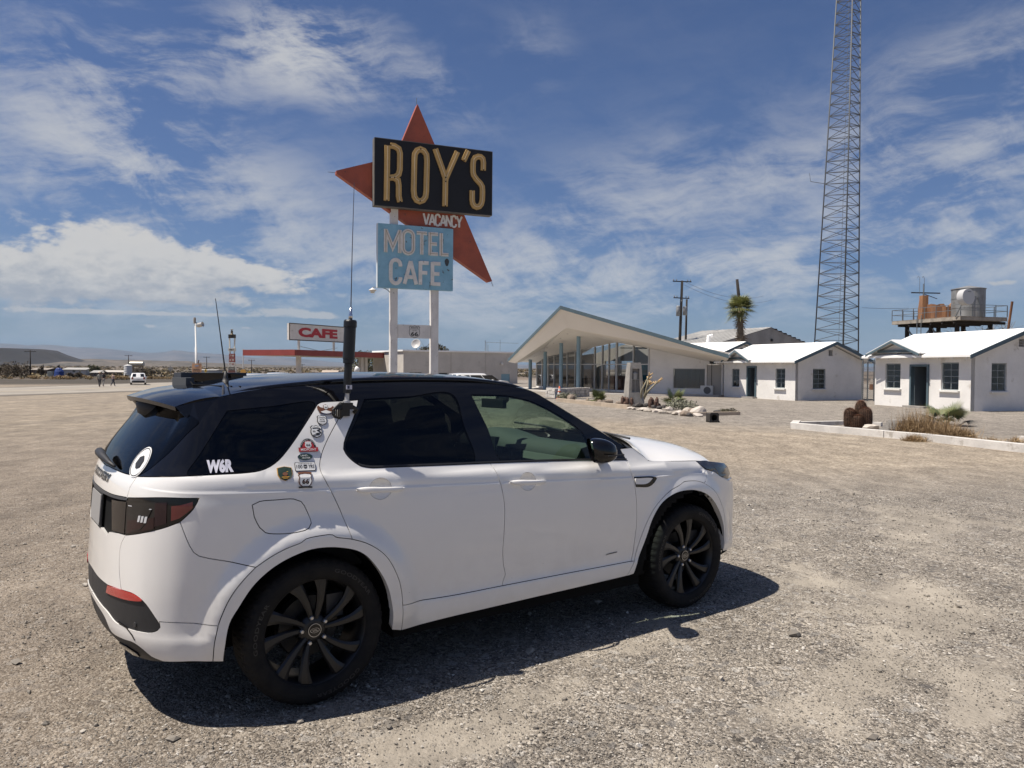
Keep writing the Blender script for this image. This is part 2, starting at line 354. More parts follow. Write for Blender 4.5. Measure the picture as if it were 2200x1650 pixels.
def build_ground():
    rr = np.concatenate([np.linspace(0, 14, 57)[1:], np.geomspace(14.5, 130, 60), np.geomspace(136, 31000, 64)])
    n = 180; th = np.linspace(0, 2*np.pi, n, endpoint=False)
    X = np.outer(rr, np.sin(th)); Y = np.outer(rr, np.cos(th)); Z = gz(X, Y)
    Z = Z + (np.sin(X*1.7+Y*.6)*np.sin(Y*1.3-X*.4))*.006*np.clip((rr[:, None])/3, 0, 1)*(rr[:, None] < 60)
    Z[(np.abs(X) < 6) & (Y < 10) & (Y > -3)] *= .3
    v = np.concatenate([[[0, 0, 0]], np.stack([X, Y, Z], -1).reshape(-1, 3)])
    K = np.arange(n); f = []
    for i in range(len(rr)-1):
        a = 1+i*n+K; b = 1+i*n+(K+1) % n; f.append(np.stack([a, a+n, b+n, b], -1))
    fc = np.concatenate(f)
    me = np_mesh('ground', v, fc, GM, True)
    o = bpy.data.objects.new('ground', me); COL.objects.link(o); tag(o, kind='structure')
    mb = MB(); mb.v = [tuple(p) for p in v[:n+1]]; mb.f = [(0, 1+(i+1) % n, 1+i) for i in range(n)]
    # the disc under the survey point joins the same sheet
    bm = bmesh.new(); bm.from_mesh(me); bm.verts.ensure_lookup_table()
    for i in range(n): bm.faces.new((bm.verts[0], bm.verts[1+(i+1) % n], bm.verts[1+i]))
    bmesh.ops.recalc_face_normals(bm, faces=bm.faces)
    if sum(fa.normal.z for fa in bm.faces) < 0: bmesh.ops.reverse_faces(bm, faces=bm.faces)
    for fa in bm.faces: fa.smooth = True
    bm.to_mesh(me); bm.free()
build_ground()

# loose stones on the lot: real pebbles near the car, one mass nobody could count
def build_pebbles():
    rg = np.random.default_rng(5); t_ = (1+5**.5)/2
    IV = np.array([(-1, t_, 0), (1, t_, 0), (-1, -t_, 0), (1, -t_, 0), (0, -1, t_), (0, 1, t_), (0, -1, -t_), (0, 1, -t_), (t_, 0, -1), (t_, 0, 1), (-t_, 0, -1), (-t_, 0, 1)], float); IV /= np.linalg.norm(IV[0])
    IF = np.array([(0, 11, 5), (0, 5, 1), (0, 1, 7), (0, 7, 10), (0, 10, 11), (1, 5, 9), (5, 11, 4), (11, 10, 2), (10, 7, 6), (7, 1, 8), (3, 9, 4), (3, 4, 2), (3, 2, 6), (3, 6, 8), (3, 8, 9), (4, 9, 5), (2, 4, 11), (6, 2, 10), (8, 6, 7), (9, 8, 1)])
    OV = np.array([(1, 0, 0), (0, 1, 0), (-1, 0, 0), (0, -1, 0), (0, 0, 1), (0, 0, -1)], float); OF = np.array([(0, 1, 4), (1, 2, 4), (2, 3, 4), (3, 0, 4), (1, 0, 5), (2, 1, 5), (3, 2, 5), (0, 3, 5)])
    m = bpy.data.materials.new('pebble'); m.use_nodes = True; t = NT(m.node_tree); b = t.N['Principled BSDF']; b.inputs['Roughness'].default_value = .85; b.inputs['Specular IOR Level'].default_value = .3
    at_ = t.new('ShaderNodeAttribute', attribute_name='tone'); t.put(b.inputs['Base Color'], t.ramp(at_.outputs['Fac'], [(0, (.075, .07, .065)), (.2, (.15, .137, .12)), (.5, (.23, .206, .175)), (.78, (.32, .288, .245)), (.93, (.43, .395, .345)), (1, (.56, .53, .48))]))
    for N, s0, V, F, big in ((165000, .0026, OV, OF, 0), (4200, .0052, IV, IF, 1)):
        k_ = len(V); r = 1.65*(11.5/1.65)**rg.random(N); th = rg.uniform(-.68, .68, N); x = r*np.sin(th); y = r*np.cos(th)
        k = np.sin(x*2.1+np.sin(y*1.7)*1.3)*np.sin(y*2.6+np.sin(x*1.9))+.5*np.sin(x*5.3+2)*np.sin(y*4.7)        # clumped: fewer where the sand shows
        keep = rg.random(N) < np.clip(.66+.5*k, .10, 1)*np.where(x+.22*y < -.3, .6, 1); x, y, r = x[keep], y[keep], r[keep]; N = len(x)
        s = s0*np.exp(rg.normal(0, .38, N))*(1+r*.07)
        if big: s[rg.random(N) < .07] *= 2.0
        sc = np.stack([s*rg.uniform(.8, 1.5, N), s*rg.uniform(.7, 1.2, N), s*rg.uniform(.5, .9, N)], -1); a = rg.uniform(0, 6.283, N); c, sn = np.cos(a), np.sin(a)
        J = V[None]*(1+rg.normal(0, .17, (N, k_, 1)))+rg.normal(0, .12, (N, k_, 3)); Q = J*sc[:, None, :]
        Q = np.stack([Q[..., 0]*c[:, None]-Q[..., 1]*sn[:, None], Q[..., 0]*sn[:, None]+Q[..., 1]*c[:, None], Q[..., 2]], -1)+np.stack([x, y, sc[:, 2]*.4+.002], -1)[:, None, :]
        faces = (F[None]+(np.arange(N)*k_)[:, None, None]).reshape(-1, 3)
        me = np_mesh('loose_gravel', Q.reshape(-1, 3), faces, m, False)
        A = me.attributes.new('tone', 'FLOAT', 'POINT'); A.data.foreach_set('value', np.repeat(rg.random(N)*(.65 if big else 1)+(.35 if big else 0), k_).astype('f'))
        o = bpy.data.objects.new('loose_gravel', me); COL.objects.link(o); tag(o, kind='stuff')
build_pebbles()

# road
def strip(name, ptsL, ptsR, m, lift, kind='structure'):
    mb = MB(); n = len(ptsL)
    L = [(p[0], p[1], gnd(*p)+lift) for p in ptsL]; Rr = [(p[0], p[1], gnd(*p)+lift) for p in ptsR]
    mb.add(L+Rr, [(i, i+1, n+i+1, n+i) for i in range(n-1)]); o = mb.build(name, m, None, True); tag(o, kind=kind); return o
RC_ = [(-60, -30), (-52, 20), (-48.5, 50), (-47, 75), (-46, 92), (-44.5, 110), (-42, 130), (-36, 160), (-26, 200), (-10, 260), (20, 350), (90, 520)]
def off(c, d, sub=8):
    c = np.array(c, float); t = np.linspace(0, len(c)-1, (len(c)-1)*sub+1); q = np.stack([np.interp(t, range(len(c)), c[:, k]) for k in (0, 1)], -1)
    for _ in range(12): q[1:-1] = .25*q[:-2]+.5*q[1:-1]+.25*q[2:]
    g = np.gradient(q, axis=0); g /= np.linalg.norm(g, axis=1)[:, None]; return q+np.stack([g[:, 1], -g[:, 0]], -1)*d
strip('road_shoulder', off(RC_, -12.2), off(RC_, 12.0), M('shoulder', (.17, .148, .123), .95, var=.3, vscale=.5), .012)
strip('road', off(RC_, -10.2), off(RC_, 10.0), M('asphalt', (.235, .21, .178), .9, var=.22, vscale=.25, col2=(.30, .268, .225)), .02)
mk = M('road_paint', (.45, .415, .345), .8, var=.2, vscale=.6)
strip('road_edge_line', off(RC_, 7.2), off(RC_, 7.9), mk, .026); strip('road_edge_line', off(RC_, -7.7), off(RC_, -7.1), mk, .026)
strip('road_centre_line', off(RC_, -.25), off(RC_, .2), M('yellow_line', (.42, .34, .2), .8), .026)

# ------------------------------------------------------------------ far hills
def ridge(name, pts, D, depth, m, seed, rough=.06, base=None):
    rg = np.random.default_rng(seed); pts = np.array(pts, float)
    xs = np.arange(pts[0, 0], pts[-1, 0], (pts[-1, 0]-pts[0, 0])/260.); ys = np.interp(xs, pts[:, 0], pts[:, 1])
    top = np.array([at(a, b, D) for a, b in zip(xs, ys)]); n = len(xs)
    zb = base if base is not None else gnd(0, D)-8
    rows = []; K = 22
    spur = np.convolve(rg.normal(0, 1, n+40), np.hanning(9)/4, 'same')[20:20+n]
    for k in range(K):
        t = k/(K-1)                                       # 0 foot in front .. ridge .. back
        f = np.sin(np.clip(t*1.35, 0, 1)*np.pi/2)**1.35 if t < .74 else 1-(t-.74)/.26
        fine = np.convolve(rg.normal(0, 1, n+20), np.hanning(7)/3, 'same')[10:10+n]
        h = (top[:, 2]-zb)*np.clip(f*(1+rough*(spur*1.3+fine*.7)*math.sin(min(1, t/.74)*math.pi)), 0, 1.0 if t < .74 else 1)
        yy = top[:, 1]+(t-.74)*depth+spur*depth*.035*(1-abs(t-.5))
        rows.append(np.stack([top[:, 0]*(yy/top[:, 1]), yy, zb+h], -1))
    v = np.concatenate(rows); I = np.arange(n-1)
    f = np.concatenate([np.stack([k*n+I, k*n+I+1, (k+1)*n+I+1, (k+1)*n+I], -1) for k in range(K-1)])
    o = bpy.data.objects.new(name, np_mesh(name, v, f, m, True)); COL.objects.link(o); tag(o, kind='structure'); return o
rock = M('mountain_rock', (.115, .098, .092), .95, var=.45, vscale=.0012, col2=(.06, .054, .053))
lava = M('lava_hill', (.07, .061, .052), .95, var=.4, vscale=.011, col2=(.14, .115, .092), spots=(.052, .05, .036), dscale=.035, thr=(.52, .6), stretch=(1, .35, 1))
cone = M('cinder', (.020, .019, .021), .98, var=.2, vscale=.01, col2=(.03, .027, .027))
ridge('mountains', [(-900, 748), (-500, 742), (-200, 735), (-60, 737), (0, 738), (38, 740), (60, 742), (92, 742), (122, 745), (152, 747), (191, 746.5), (230, 749), (267, 753), (305, 758), (330, 758), (362, 755), (379, 752), (398, 756), (432, 758.5), (470, 760.5), (520, 766), (545, 770), (560, 770), (580, 766), (598, 768), (636, 770), (667, 772.5), (703, 777), (738, 779), (800, 780), (900, 781), (1050, 783), (1300, 786), (1600, 788), (2000, 789), (2600, 788), (3400, 784)], 25000, 10000, rock, 3, .16)
ridge('mountains', [(40, 782), (75, 776), (110, 772), (160, 775), (200, 778), (262, 782)], 17000, 2600, rock, 8, .15)
ridge('hills', [(-300, 780), (60, 777), (120, 774), (140, 772.5), (203, 771), (254, 773), (330, 775), (407, 777.5), (560, 783.5), (700, 787), (860, 789), (1040, 790), (1300, 793), (1900, 798), (2600, 803)], 4200, 2600, lava, 12, .22)
def cinder_cone():
    c = at(-75, 785, 3200); cx, cy, zb = c.x, c.y, gnd(c.x, c.y)-3
    topz = at(0, 749.2, 3200).z; rt = (at(84, 749, 3200).x-cx); rb = (at(170, 782, 3200).x-cx)*1.06
    rg = np.random.default_rng(2); prof = [(rb*1.55, zb), (rb*1.12, zb+(topz-zb)*.045), (rb, zb+(topz-zb)*.11), (rt+(rb-rt)*.66, zb+(topz-zb)*.34), (rt+(rb-rt)*.3, zb+(topz-zb)*.69), (rt*1.06, zb+(topz-zb)*.955), (rt*.97, topz), (rt*.86, topz-2), (rt*.4, topz-40), (0.1, topz-45)]
    n = 120; g = 1+np.convolve(rg.normal(0, .035, n*3), np.hanning(7)/3, 'same')[n:2*n]
    v = []; f = []
    for i, (r_, z_) in enumerate(prof):
        for k in range(n):
            a = 2*math.pi*k/n; q = r_*(1+(g[k]-1)*min(1, max(0, .9-abs(i-3)*.22))); v.append((cx+q*math.cos(a), cy+q*math.sin(a), z_))
    for i in range(len(prof)-1):
        for k in range(n): k2 = (k+1) % n; f.append((i*n+k, i*n+k2, (i+1)*n+k2, (i+1)*n+k))
    mb = MB(); mb.v = v; mb.f = f; o = mb.build('crater_hill', cone, None, True); tag(o, kind='structure')
cinder_cone()
# air: one closed box of even, thin haze
hz = MB().box((0, 15500, 520), (62000, 36000, 1080)).build('haze', None)
hm = bpy.data.materials.new('haze_air'); hm.use_nodes = True; ht = NT(hm.node_tree); ht.N.clear()
ho = ht.new('ShaderNodeOutputMaterial'); pv = ht.new('ShaderNodeVolumePrincipled'); pv.inputs['Color'].default_value = (.50, .72, 1, 1); pv.inputs['Density'].default_value = 1.9e-5; pv.inputs['Anisotropy'].default_value = .0
ht.L.new(pv.outputs[0], ho.inputs['Volume']); hz.data.materials.append(hm); tag(hz, kind='stuff')
# desert scrub out on the flats: one mass of low bushes
def build_scrub():
    rg = np.random.default_rng(9); N = 3600
    d = 165*(2600/165)**rg.random(N)**.95; th = rg.uniform(-.72, .1, N)
    x = d*np.sin(th); y = d*np.cos(th); ok = np.ones(N, bool)
    cl = off(RC_, 0)
    dm = np.min(np.hypot(x[:, None]-cl[None, :, 0], y[:, None]-cl[None, :, 1]), axis=1); ok &= dm > 15
    x, y, d = x[ok], y[ok], d[ok]; N = len(x); z = gz(x, y)
    K = 16; s = rg.uniform(.35, 1.0, N)*(1+d/900)
    c = rg.normal(0, 1, (N, K, 3)); c /= np.linalg.norm(c, axis=2)[..., None]; c[..., 2] = np.abs(c[..., 2])*.62; c *= (rg.random((N, K, 1))**.4)*s[:, None, None]*np.array([1.25, 1.25, 1])
    nrm = rg.normal(0, 1, (N, K, 2, 3)); nrm /= np.linalg.norm(nrm, axis=3)[..., None]
    sz = s[:, None, None]*.36
    a, b = nrm[:, :, 0]*sz, nrm[:, :, 1]*sz
    ctr = c+np.stack([x, y, z+.05], -1)[:, None, :]
    v = np.stack([ctr-a, ctr+a*.4-b, ctr+a*.7+b], 2).reshape(-1, 3); f = np.arange(len(v)).reshape(-1, 3)
    m = M('scrub', (.14, .12, .08), .95, var=.5, vscale=.05, col2=(.085, .075, .05), spots=(.24, .185, .10), dscale=.03, thr=(.5, .56))
    o = bpy.data.objects.new('desert_scrub', np_mesh('desert_scrub', v, f, m)); COL.objects.link(o); tag(o, kind='stuff')
build_scrub()

# ================================================================== ENVIRONMENT OBJECTS
WHITE = M('white_stucco', (.76, .74, .71), .85, var=.10, vscale=.9, bump=.35, bscale=14, spots=(.56, .53, .49), dscale=1.6, thr=(.60, .70))
WHITE2 = M('white_board', (.72, .70, .66), .8, var=.08, vscale=1.5)
ROOFW = M('white_roof', (.83, .82, .80), .7, var=.05, vscale=.8, bump=.12, bscale=6)
BLUE = M('blue_trim', (.085, .13, .155), .6, var=.15, vscale=2)
BLUEC = M('blue_column', (.22, .33, .40), .55, var=.1, vscale=2)
DARKIN = M('dark_interior', (.10, .095, .09), .9)
GREYC = M('concrete', (.33, .31, .285), .9, var=.25, vscale=3, bump=.3, bscale=30)
FRAME = M('window_steel', (.24, .27, .28), .6)
FRAMEW = M('window_frame_pale', (.50, .50, .49), .5)
PANE = GLASS('window_pane', (.62, .66, .66), 1.15)
OPANE = GLASS('office_pane', (.52, .55, .55), 1.5)
WOODP = M('pole_wood', (.022, .017, .014), .9, var=.3, vscale=3, stretch=(1, 1, .15))
STEEL = M('galvanised', (.20, .215, .225), .5, metal=.3, var=.2, vscale=2)
RUST = M('rust', (.30, .135, .06), .9, var=.5, vscale=1.6, col2=(.14, .065, .035), stretch=(1, 1, .3))
RUSTPLATE = M('rust_plate', (.40, .20, .095), .9, var=.45, vscale=1.2, col2=(.20, .10, .055), stretch=(1, 1, .2))
DRYW = M('dry_wood', (.24, .20, .16), .9, var=.3, vscale=3)
BLACK = M('black_metal', (.02, .02, .022), .5)
up = Vector((0, 0, 1))
def V2(a): return Vector((a[0], a[1], 0))

def wall(name, P0, d, L, top, openings, m, parent, z0=-.15, th=.2, inn=None, pocket=True):
    d = V2(d).normalized(); inn = V2(inn).normalized(); P0 = Vector((P0[0], P0[1], 0))
    ts = sorted({0, L, *[a for a, _ in top], *[o[0] for o in openings], *[o[1] for o in openings]})
    tz = lambda t: float(np.interp(t, [a for a, _ in top], [b for _, b in top]))
    mb = MB(); p = lambda t, z, k=0: P0+d*t+inn*(k*th)+up*z
    fl = d.cross(up).dot(inn) > 0           # is the natural quad facing inward
    def quad(*q): mb.add(q if not fl else q[::-1], [(0, 1, 2, 3)])
    for a, b in zip(ts[:-1], ts[1:]):
        if b-a < 1e-4: continue
        ops = sorted([o for o in openings if o[0] <= a+1e-4 and o[1] >= b-1e-4], key=lambda o: o[2]); z = z0
        spans = []
        for o in ops: spans.append((z, z, o[2], o[2])); z = o[3]
        spans.append((z, z, tz(a), tz(b)))
        for (za, zb, ya, yb) in spans:
            if ya-za < 1e-4 and yb-zb < 1e-4: continue
            quad(p(a, za), p(b, zb), p(b, yb), p(a, ya)); quad(p(a, ya, 1), p(b, yb, 1), p(b, zb, 1), p(a, za, 1))
    for (a, b, c, e) in openings:
        quad(p(a, c), p(a, c, 1), p(b, c, 1), p(b, c)); quad(p(a, e), p(b, e), p(b, e, 1), p(a, e, 1))
        quad(p(a, c), p(a, e), p(a, e, 1), p(a, c, 1)); quad(p(b, c), p(b, c, 1), p(b, e, 1), p(b, e))
    quad(p(0, z0), p(0, tz(0)), p(0, tz(0), 1), p(0, z0, 1)); quad(p(L, z0), p(L, z0, 1), p(L, tz(L), 1), p(L, tz(L)))
    return mb.build(name, m, parent)

def window(P0, d, inn, rect, nx, nz, parent, fm=None, pm=None, depth=.09, fw=.045, mw=.022, sill=True, name='window'):
    d = V2(d).normalized(); inn = V2(inn).normalized(); P0 = Vector((P0[0], P0[1], 0)); a, b, c, e = rect
    P = lambda t, z, k: P0+d*t+up*z+inn*k
    fm = fm or FRAME; mb = MB(); ax = (d, inn, up)
    def bar(t0, t1, z0, z1, w_=.05): mb.box(P((t0+t1)/2, (z0+z1)/2, depth), (abs(t1-t0), w_, abs(z1-z0)), ax=ax)
    bar(a, a+fw, c, e); bar(b-fw, b, c, e); bar(a+fw, b-fw, c, c+fw); bar(a+fw, b-fw, e-fw, e)
    xs = np.linspace(a+fw, b-fw, nx+1); zs = np.linspace(c+fw, e-fw, nz+1)
    for x in xs[1:-1]: bar(x-mw/2, x+mw/2, c+fw, e-fw, .03)
    for z in zs[1:-1]:
        for x0, x1 in zip(xs[:-1], xs[1:]): bar(x0+mw/2, x1-mw/2, z-mw/2, z+mw/2, .026)
    w_ = mb.build(name, fm, parent)
    for i in range(nx):
        for j in range(nz):
            g = MB(); tl = rnd.uniform(-.004, .004)
            g.quad(P(xs[i]+.004, zs[j]+.004, depth-.004+tl), P(xs[i+1]-.004, zs[j]+.004, depth-.004-tl), P(xs[i+1]-.004, zs[j+1]-.004, depth+.004-tl), P(xs[i]+.004, zs[j+1]-.004, depth+.004+tl))
            g.build('pane', pm or PANE, w_)
    if sill: MB().box(P((a+b)/2, c-.045, -.05), (b-a+.16, .14, .07), ax=ax).build('sill', WHITE2, w_)
    return w_

# ------------------------------------------------------------------ white motel cabins
def cabin(label, C0, a, b, La, Lb, hw, hr, longwin, door, gablewin, porch, group, vent=True):
    C0 = Vector((C0[0], C0[1], 0)); a = V2(a).normalized(); b = V2(b).normalized()
    if abs(a.dot(b)) > 1e-3: b = (b-a*a.dot(b)).normalized()
    root = thing('motel_cabin', label, 'cabin', C0+a*La/2+b*Lb/2, group)
    ops = [w_[:4] for w_ in longwin]+([door] if door else [])
    wall('wall', C0, a, La, [(0, hw), (La, hw)], ops, WHITE, root, inn=b)
    wall('wall', C0+b*.002, b, Lb-.004, [(0, hw-.01), (Lb/2, hr-.01), (Lb-.004, hw-.01)], gablewin+([(Lb/2-.16, Lb/2+.16, hr-.66, hr-.32)] if vent else []), WHITE, root, inn=a)
    wall('wall', C0+b*Lb, a, La, [(0, hw), (La, hw)], [], WHITE, root, inn=-b)
    wall('wall', C0+a*La+b*.002, b, Lb-.004, [(0, hw-.01), (Lb/2, hr-.01), (Lb-.004, hw-.01)], [], WHITE, root, inn=-a)
    MB().box(C0+a*La/2+b*Lb/2+up*.02, (La-.4, Lb-.4, .04), ax=(a, b, up)).build('floor', DARKIN, root)
    ov, og, th = .48, .42, .09
    sl = (hr-hw)/(Lb/2); ze = hw-sl*ov+.06; zr = hr+.06
    for s in (0, 1):
        e0 = (C0-b*ov if s == 0 else C0+b*(Lb+ov)); r0 = C0+b*Lb/2
        q = [e0-a*og+up*ze, e0+a*(La+og)+up*ze, r0+a*(La+og)+up*zr, r0-a*og+up*zr]
        MB().prism(q if s == 0 else q[::-1], (0, 0, th)).build('roof', ROOFW, root)
        # rafters under the eave, blue barge boards on the rakes, thin eave board
        if s == 0:
            n = 9
            for i in range(n):
                t = -.2+(La+.4)*i/(n-1); p0 = C0+a*t-b*(ov-.03)+up*(ze-.05); p1 = C0+a*t+up*(hw+.0)
                MB().beam(p0, p1, .06, .1).build('rafter', WHITE2, root)
        for t, sg in ((-og-.025, -1), (La+og+.025, 1)):
            pa = (C0-b*(ov+.02) if s == 0 else C0+b*(Lb+ov+.02))+a*t+up*(ze+.0); pb2 = C0+b*Lb/2+a*t+up*(zr+.0)
            MB().prism([pa+up*.085, pa-up*.085, pb2-up*.085, pb2+up*.085], a*sg*.035).build('barge_board', BLUE, root)
    for o in longwin: window(C0, a, b, o[:4], 2, o[4] if len(o) > 4 else 4, root)
    for o in gablewin: window(C0, b, a, o, 2, 4, root)
    if vent:
        vb = MB()
        for k in range(5): vb.box(C0+b*Lb/2+a*.06+up*(hr-.63+k*.07), (.3, .05, .028), ax=(b, a, up))
        vb.build('gable_vent', M('vent_grey', (.33, .33, .33), .7), root)
    if door:
        t0, t1, z0, z1 = door; f = MB(); P = lambda t, z, k: C0+a*t+up*z+b*k
        f.box(P(t0+.05, z1/2, .05), (.1, .22, z1), ax=(a, b, up)); f.box(P(t1-.05, z1/2, .05), (.1, .22, z1), ax=(a, b, up)); f.box(P((t0+t1)/2, z1-.05, .05), (t1-t0-.2, .22, .1), ax=(a, b, up))
        f.build('door_frame', BLUE, root)
        h = P(t1-.12, 0, .12)          # door leaf swung inwards on the far jamb
        dl = MB().box(h+b*.44+a*.01+up*.98, (.84, .045, 1.92), ax=(b, a, up)).build('door', M('door_blue', (.09, .11, .125), .6), root)
        MB().box(P((t0+t1)/2, .04, -.18), (t1-t0+.15, .36, .1), ax=(a, b, up)).build('doorstep', GREYC, root)
    if porch:
        c, hw2, za = porch; pr = .62                   # small gable standing out over the door
        zb_ = za-.64
        A = C0+a*c-b*pr+up*za; Lp = C0+a*(c-hw2)-b*pr+up*zb_; Rp = C0+a*(c+hw2)-b*pr+up*zb_
        inb = b*((za-hw)/sl+pr+.25)
        for P0_, sg in ((Lp, 1), (Rp, -1)):
            run = (A-P0_)
            q = [P0_, A, A+inb, P0_+b*(pr-.02+max(0, (zb_-ze)/sl-ov+.1))]
            MB().prism([x+up*.045 for x in q] if sg > 0 else [x+up*.045 for x in q[::-1]], (0, 0, .055)).build('porch_roof', ROOFW, root)
            MB().prism([P0_-b*.012+up*.05, A-b*.012+up*.05, A-b*.012-up*.06, P0_-b*.012-up*.06], -b*.03).build('barge_board', BLUE, root)
        t = .30
        MB().prism([Lp+(A-Lp)*.16+b*.34+up*.0, Rp+(A-Rp)*.16+b*.34, A+b*.34-up*.06], b*.05).build('porch_gable', WHITE2, root)
        MB().beam(Lp+(A-Lp)*.30+b*.26, Rp+(A-Rp)*.30+b*.26, .05, .12).build('tie_beam', BLUE, root)
        lm = MB().box(C0+a*c-b*.16+up*(zb_+.12), (.16, .1, .09), ax=(a, b, up)).build('porch_light', BLACK, root)
    return root
G_CAB = 'white motel cabins'
cabin('near white motel cabin at the right edge with open blue door', (19.65, 32.69), (-.2386, .971), (.971, .2386), 5.86, 5.3, 2.45, 3.46,
      [(.65, 1.63, .87, 2.10), (4.12, 5.14, .86, 2.07)], (2.32, 3.48, 0, 2.02), [(1.07, 1.88, .86, 2.08)], (4.03, 1.76, 3.10), G_CAB)
cabin('middle white motel cabin left of the lattice tower foot', (15.88, 42.79), (-.3955, .918), (.918, .3955), 6.13, 5.2, 2.25, 3.2,
      [(.79, 1.57, .67, 1.80), (4.69, 5.4, .65, 1.77, 3)], (3.15, 3.99, 0, 1.94), [(1.29, 2.26, .65, 1.80)], (4.4, 1.25, 2.86), G_CAB)
p = at(1486, 832, 57)
cabin('small white cabin with gable vent, half hidden behind the motel office', (p.x+2.2, p.y+.6), (-.55, .835), (.835, .55), 6.0, 5.0, 2.9, 3.75, [], None, [], None, G_CAB)

# ------------------------------------------------------------------ motel office with the tilted roof
def office():
    G0 = gpt(1393.6, 847.6); W1 = gpt(1552, 851.2); K = Vector((7.4, 53.9, 0)); dl = Vector((-.43, .9, 0)).normalized()
    LG = K+dl*12.3
    root = thing('motel_office', 'motel office with soaring tilted roof and glass front', 'office', Vector((8, 54, 0)))
    wd = (W1-G0).normalized(); wi = Vector((-wd.y, wd.x, 0)); wi = wi if wi.y > 0 else -wi
    L = (W1-G0).length
    T = at(1204.7, 663.9, 51); S = at(1217.5, 704.6, 52); E = at(1566, 769.5, 46.2); FL = at(1091.5, 777.6, 59.6); SL = at(1106.7, 780.2, 59.2)
    SR = at(1551, 789, 48.0); SG = at(1395.6, 746.5, 50.6)
    SR = S+(SG-S)*((SR-S).length/(SG-S).length)
    Kt = at(1324.4, 735.6, K.y); Gt = on_wall(1395, 748.5, G0, wd); LGt = Vector((LG.x, LG.y, 2.42))
    back = Vector((.43, .9, 0)).normalized()*13
    # canted fascias, tapering to the ends
    for q, n in (([T, S, SL, FL], 'fascia'), ([T, E, SR, S], 'fascia')):
        nrm = (q[1]-q[0]).cross(q[2]-q[0]).normalized()
        if nrm.y < 0: nrm = -nrm
        MB().prism(q, nrm*.06).build(n, M('fascia_cream', (.80, .755, .69), .8, var=.05, vscale=.4), root)
    # soffit: the folded ceiling running from the fascia back over the glass
    sm = M('soffit', (.74, .71, .66), .85, var=.05, vscale=.5)
    WRt = Vector((W1.x, W1.y, SR.z+.3))
    mb = MB(); q = [S, SL, LGt+dl*1.2, Kt, Gt, WRt, SR]; q = [x-up*.004 for x in q]
    mb.add(q+[x+up*.06 for x in q], [(0, 1, 2, 3), (0, 3, 4), (0, 4, 5, 6), (7, 10, 9, 8), (7, 11, 10), (7, 13, 12, 11)]); mb.build('soffit', sm, root)
    # roof sheets
    rb = T+Vector((6.4, 13, -.55)); lb = FL+Vector((5.2, 11, -.1)); eb = E+Vector((2.6, 6.2, -.1))
    for q in ([FL, T, rb, lb], [T, E, eb, rb]):
        q = [x+up*.05 for x in q]; mb = MB(); mb.add(q+[x+up*.14 for x in q], [(0, 1, 2, 3), (7, 6, 5, 4), (0, 4, 5, 1), (1, 5, 6, 2), (2, 6, 7, 3), (3, 7, 4, 0)]); mb.build('roof', ROOFW, root)
    for a_, b_ in ((FL, T), (T, E)):
        mb = MB(); o = Vector((-.02, -.05, 0)); mb.prism([a_+o-up*.02, b_+o-up*.02, b_+o+up*.22, a_+o+up*.22], Vector((-.25, -.95, 0))*.08); mb.build('roof_edge', BLUE, root)
    # solid wall with the curtained window
    wt = [(0, Gt.z+.25), (L, SR.z+.5)]
    a0 = on_wall(1446, 791, G0, wd); b0 = on_wall(1515.5, 792, G0, wd); c0 = on_wall(1445.5, 835, G0, wd)
    t0 = (V2(a0)-V2(G0)).dot(wd); t1 = (V2(b0)-V2(G0)).dot(wd)
    rect = (t0, t1, c0.z, a0.z)
    dz = [(L-1.02, L-.08, 0.02, 2.05)]
    wall('wall', G0, wd, L, wt, [rect]+dz, WHITE, root, inn=wi)
    w_ = window(G0, wd, wi, rect, 1, 1, root, FRAMEW, PANE, depth=.06, fw=.05, sill=False)
    cur = MB(); n = 90; vs = []
    for i in range(n+1):
        t = t0+.05+(t1-t0-.1)*i/n; dp = .19+.028*math.sin(i*1.9+math.sin(i*.31)*2)+.01*math.sin(i*.7)
        vs += [G0+wd*t+wi*dp+up*(rect[2]+.04), G0+wd*t+wi*dp+up*(rect[3]-.03)]
    cur.add(vs, [(2*i, 2*i+2, 2*i+3, 2*i+1) for i in range(n)]).build('curtain', M('curtain_grey', (.34, .34, .345), .9), root, True)
    dm = M('door_slat', (.42, .40, .37), .8)
    MB().box(G0+wd*(L-.55)+wi*.1+up*1.02, (.92, .05, 2.0), ax=(wd, wi, up)).build('louvre_door', dm, root)
    for i in range(14): MB().box(G0+wd*(L-.55)+wi*.06+up*(.2+i*.13), (.8, .03, .05), ax=(wd, wi, up)).build('slat', dm, root)
    MB().box(G0+wd*(L-.28)-wi*.08+up*2.3, (.34, .16, .3), ax=(wd, wi, up)).build('wall_lamp', BLACK, root)
    cm = MB().tube([G0+wd*(t1+.42)-wi*.06+up*2.15, G0+wd*(t1+.42)-wi*.06+up*.6], .018, 6).build('chain', BLACK, root)
    MB().lathe([(0.01, -.12), (.13, -.1), (.15, .05), (.04, .16), (.01, .17)], G0+wd*(t1+.42)-wi*.1+up*2.2, n=14).build('wall_lamp', BLACK, root)
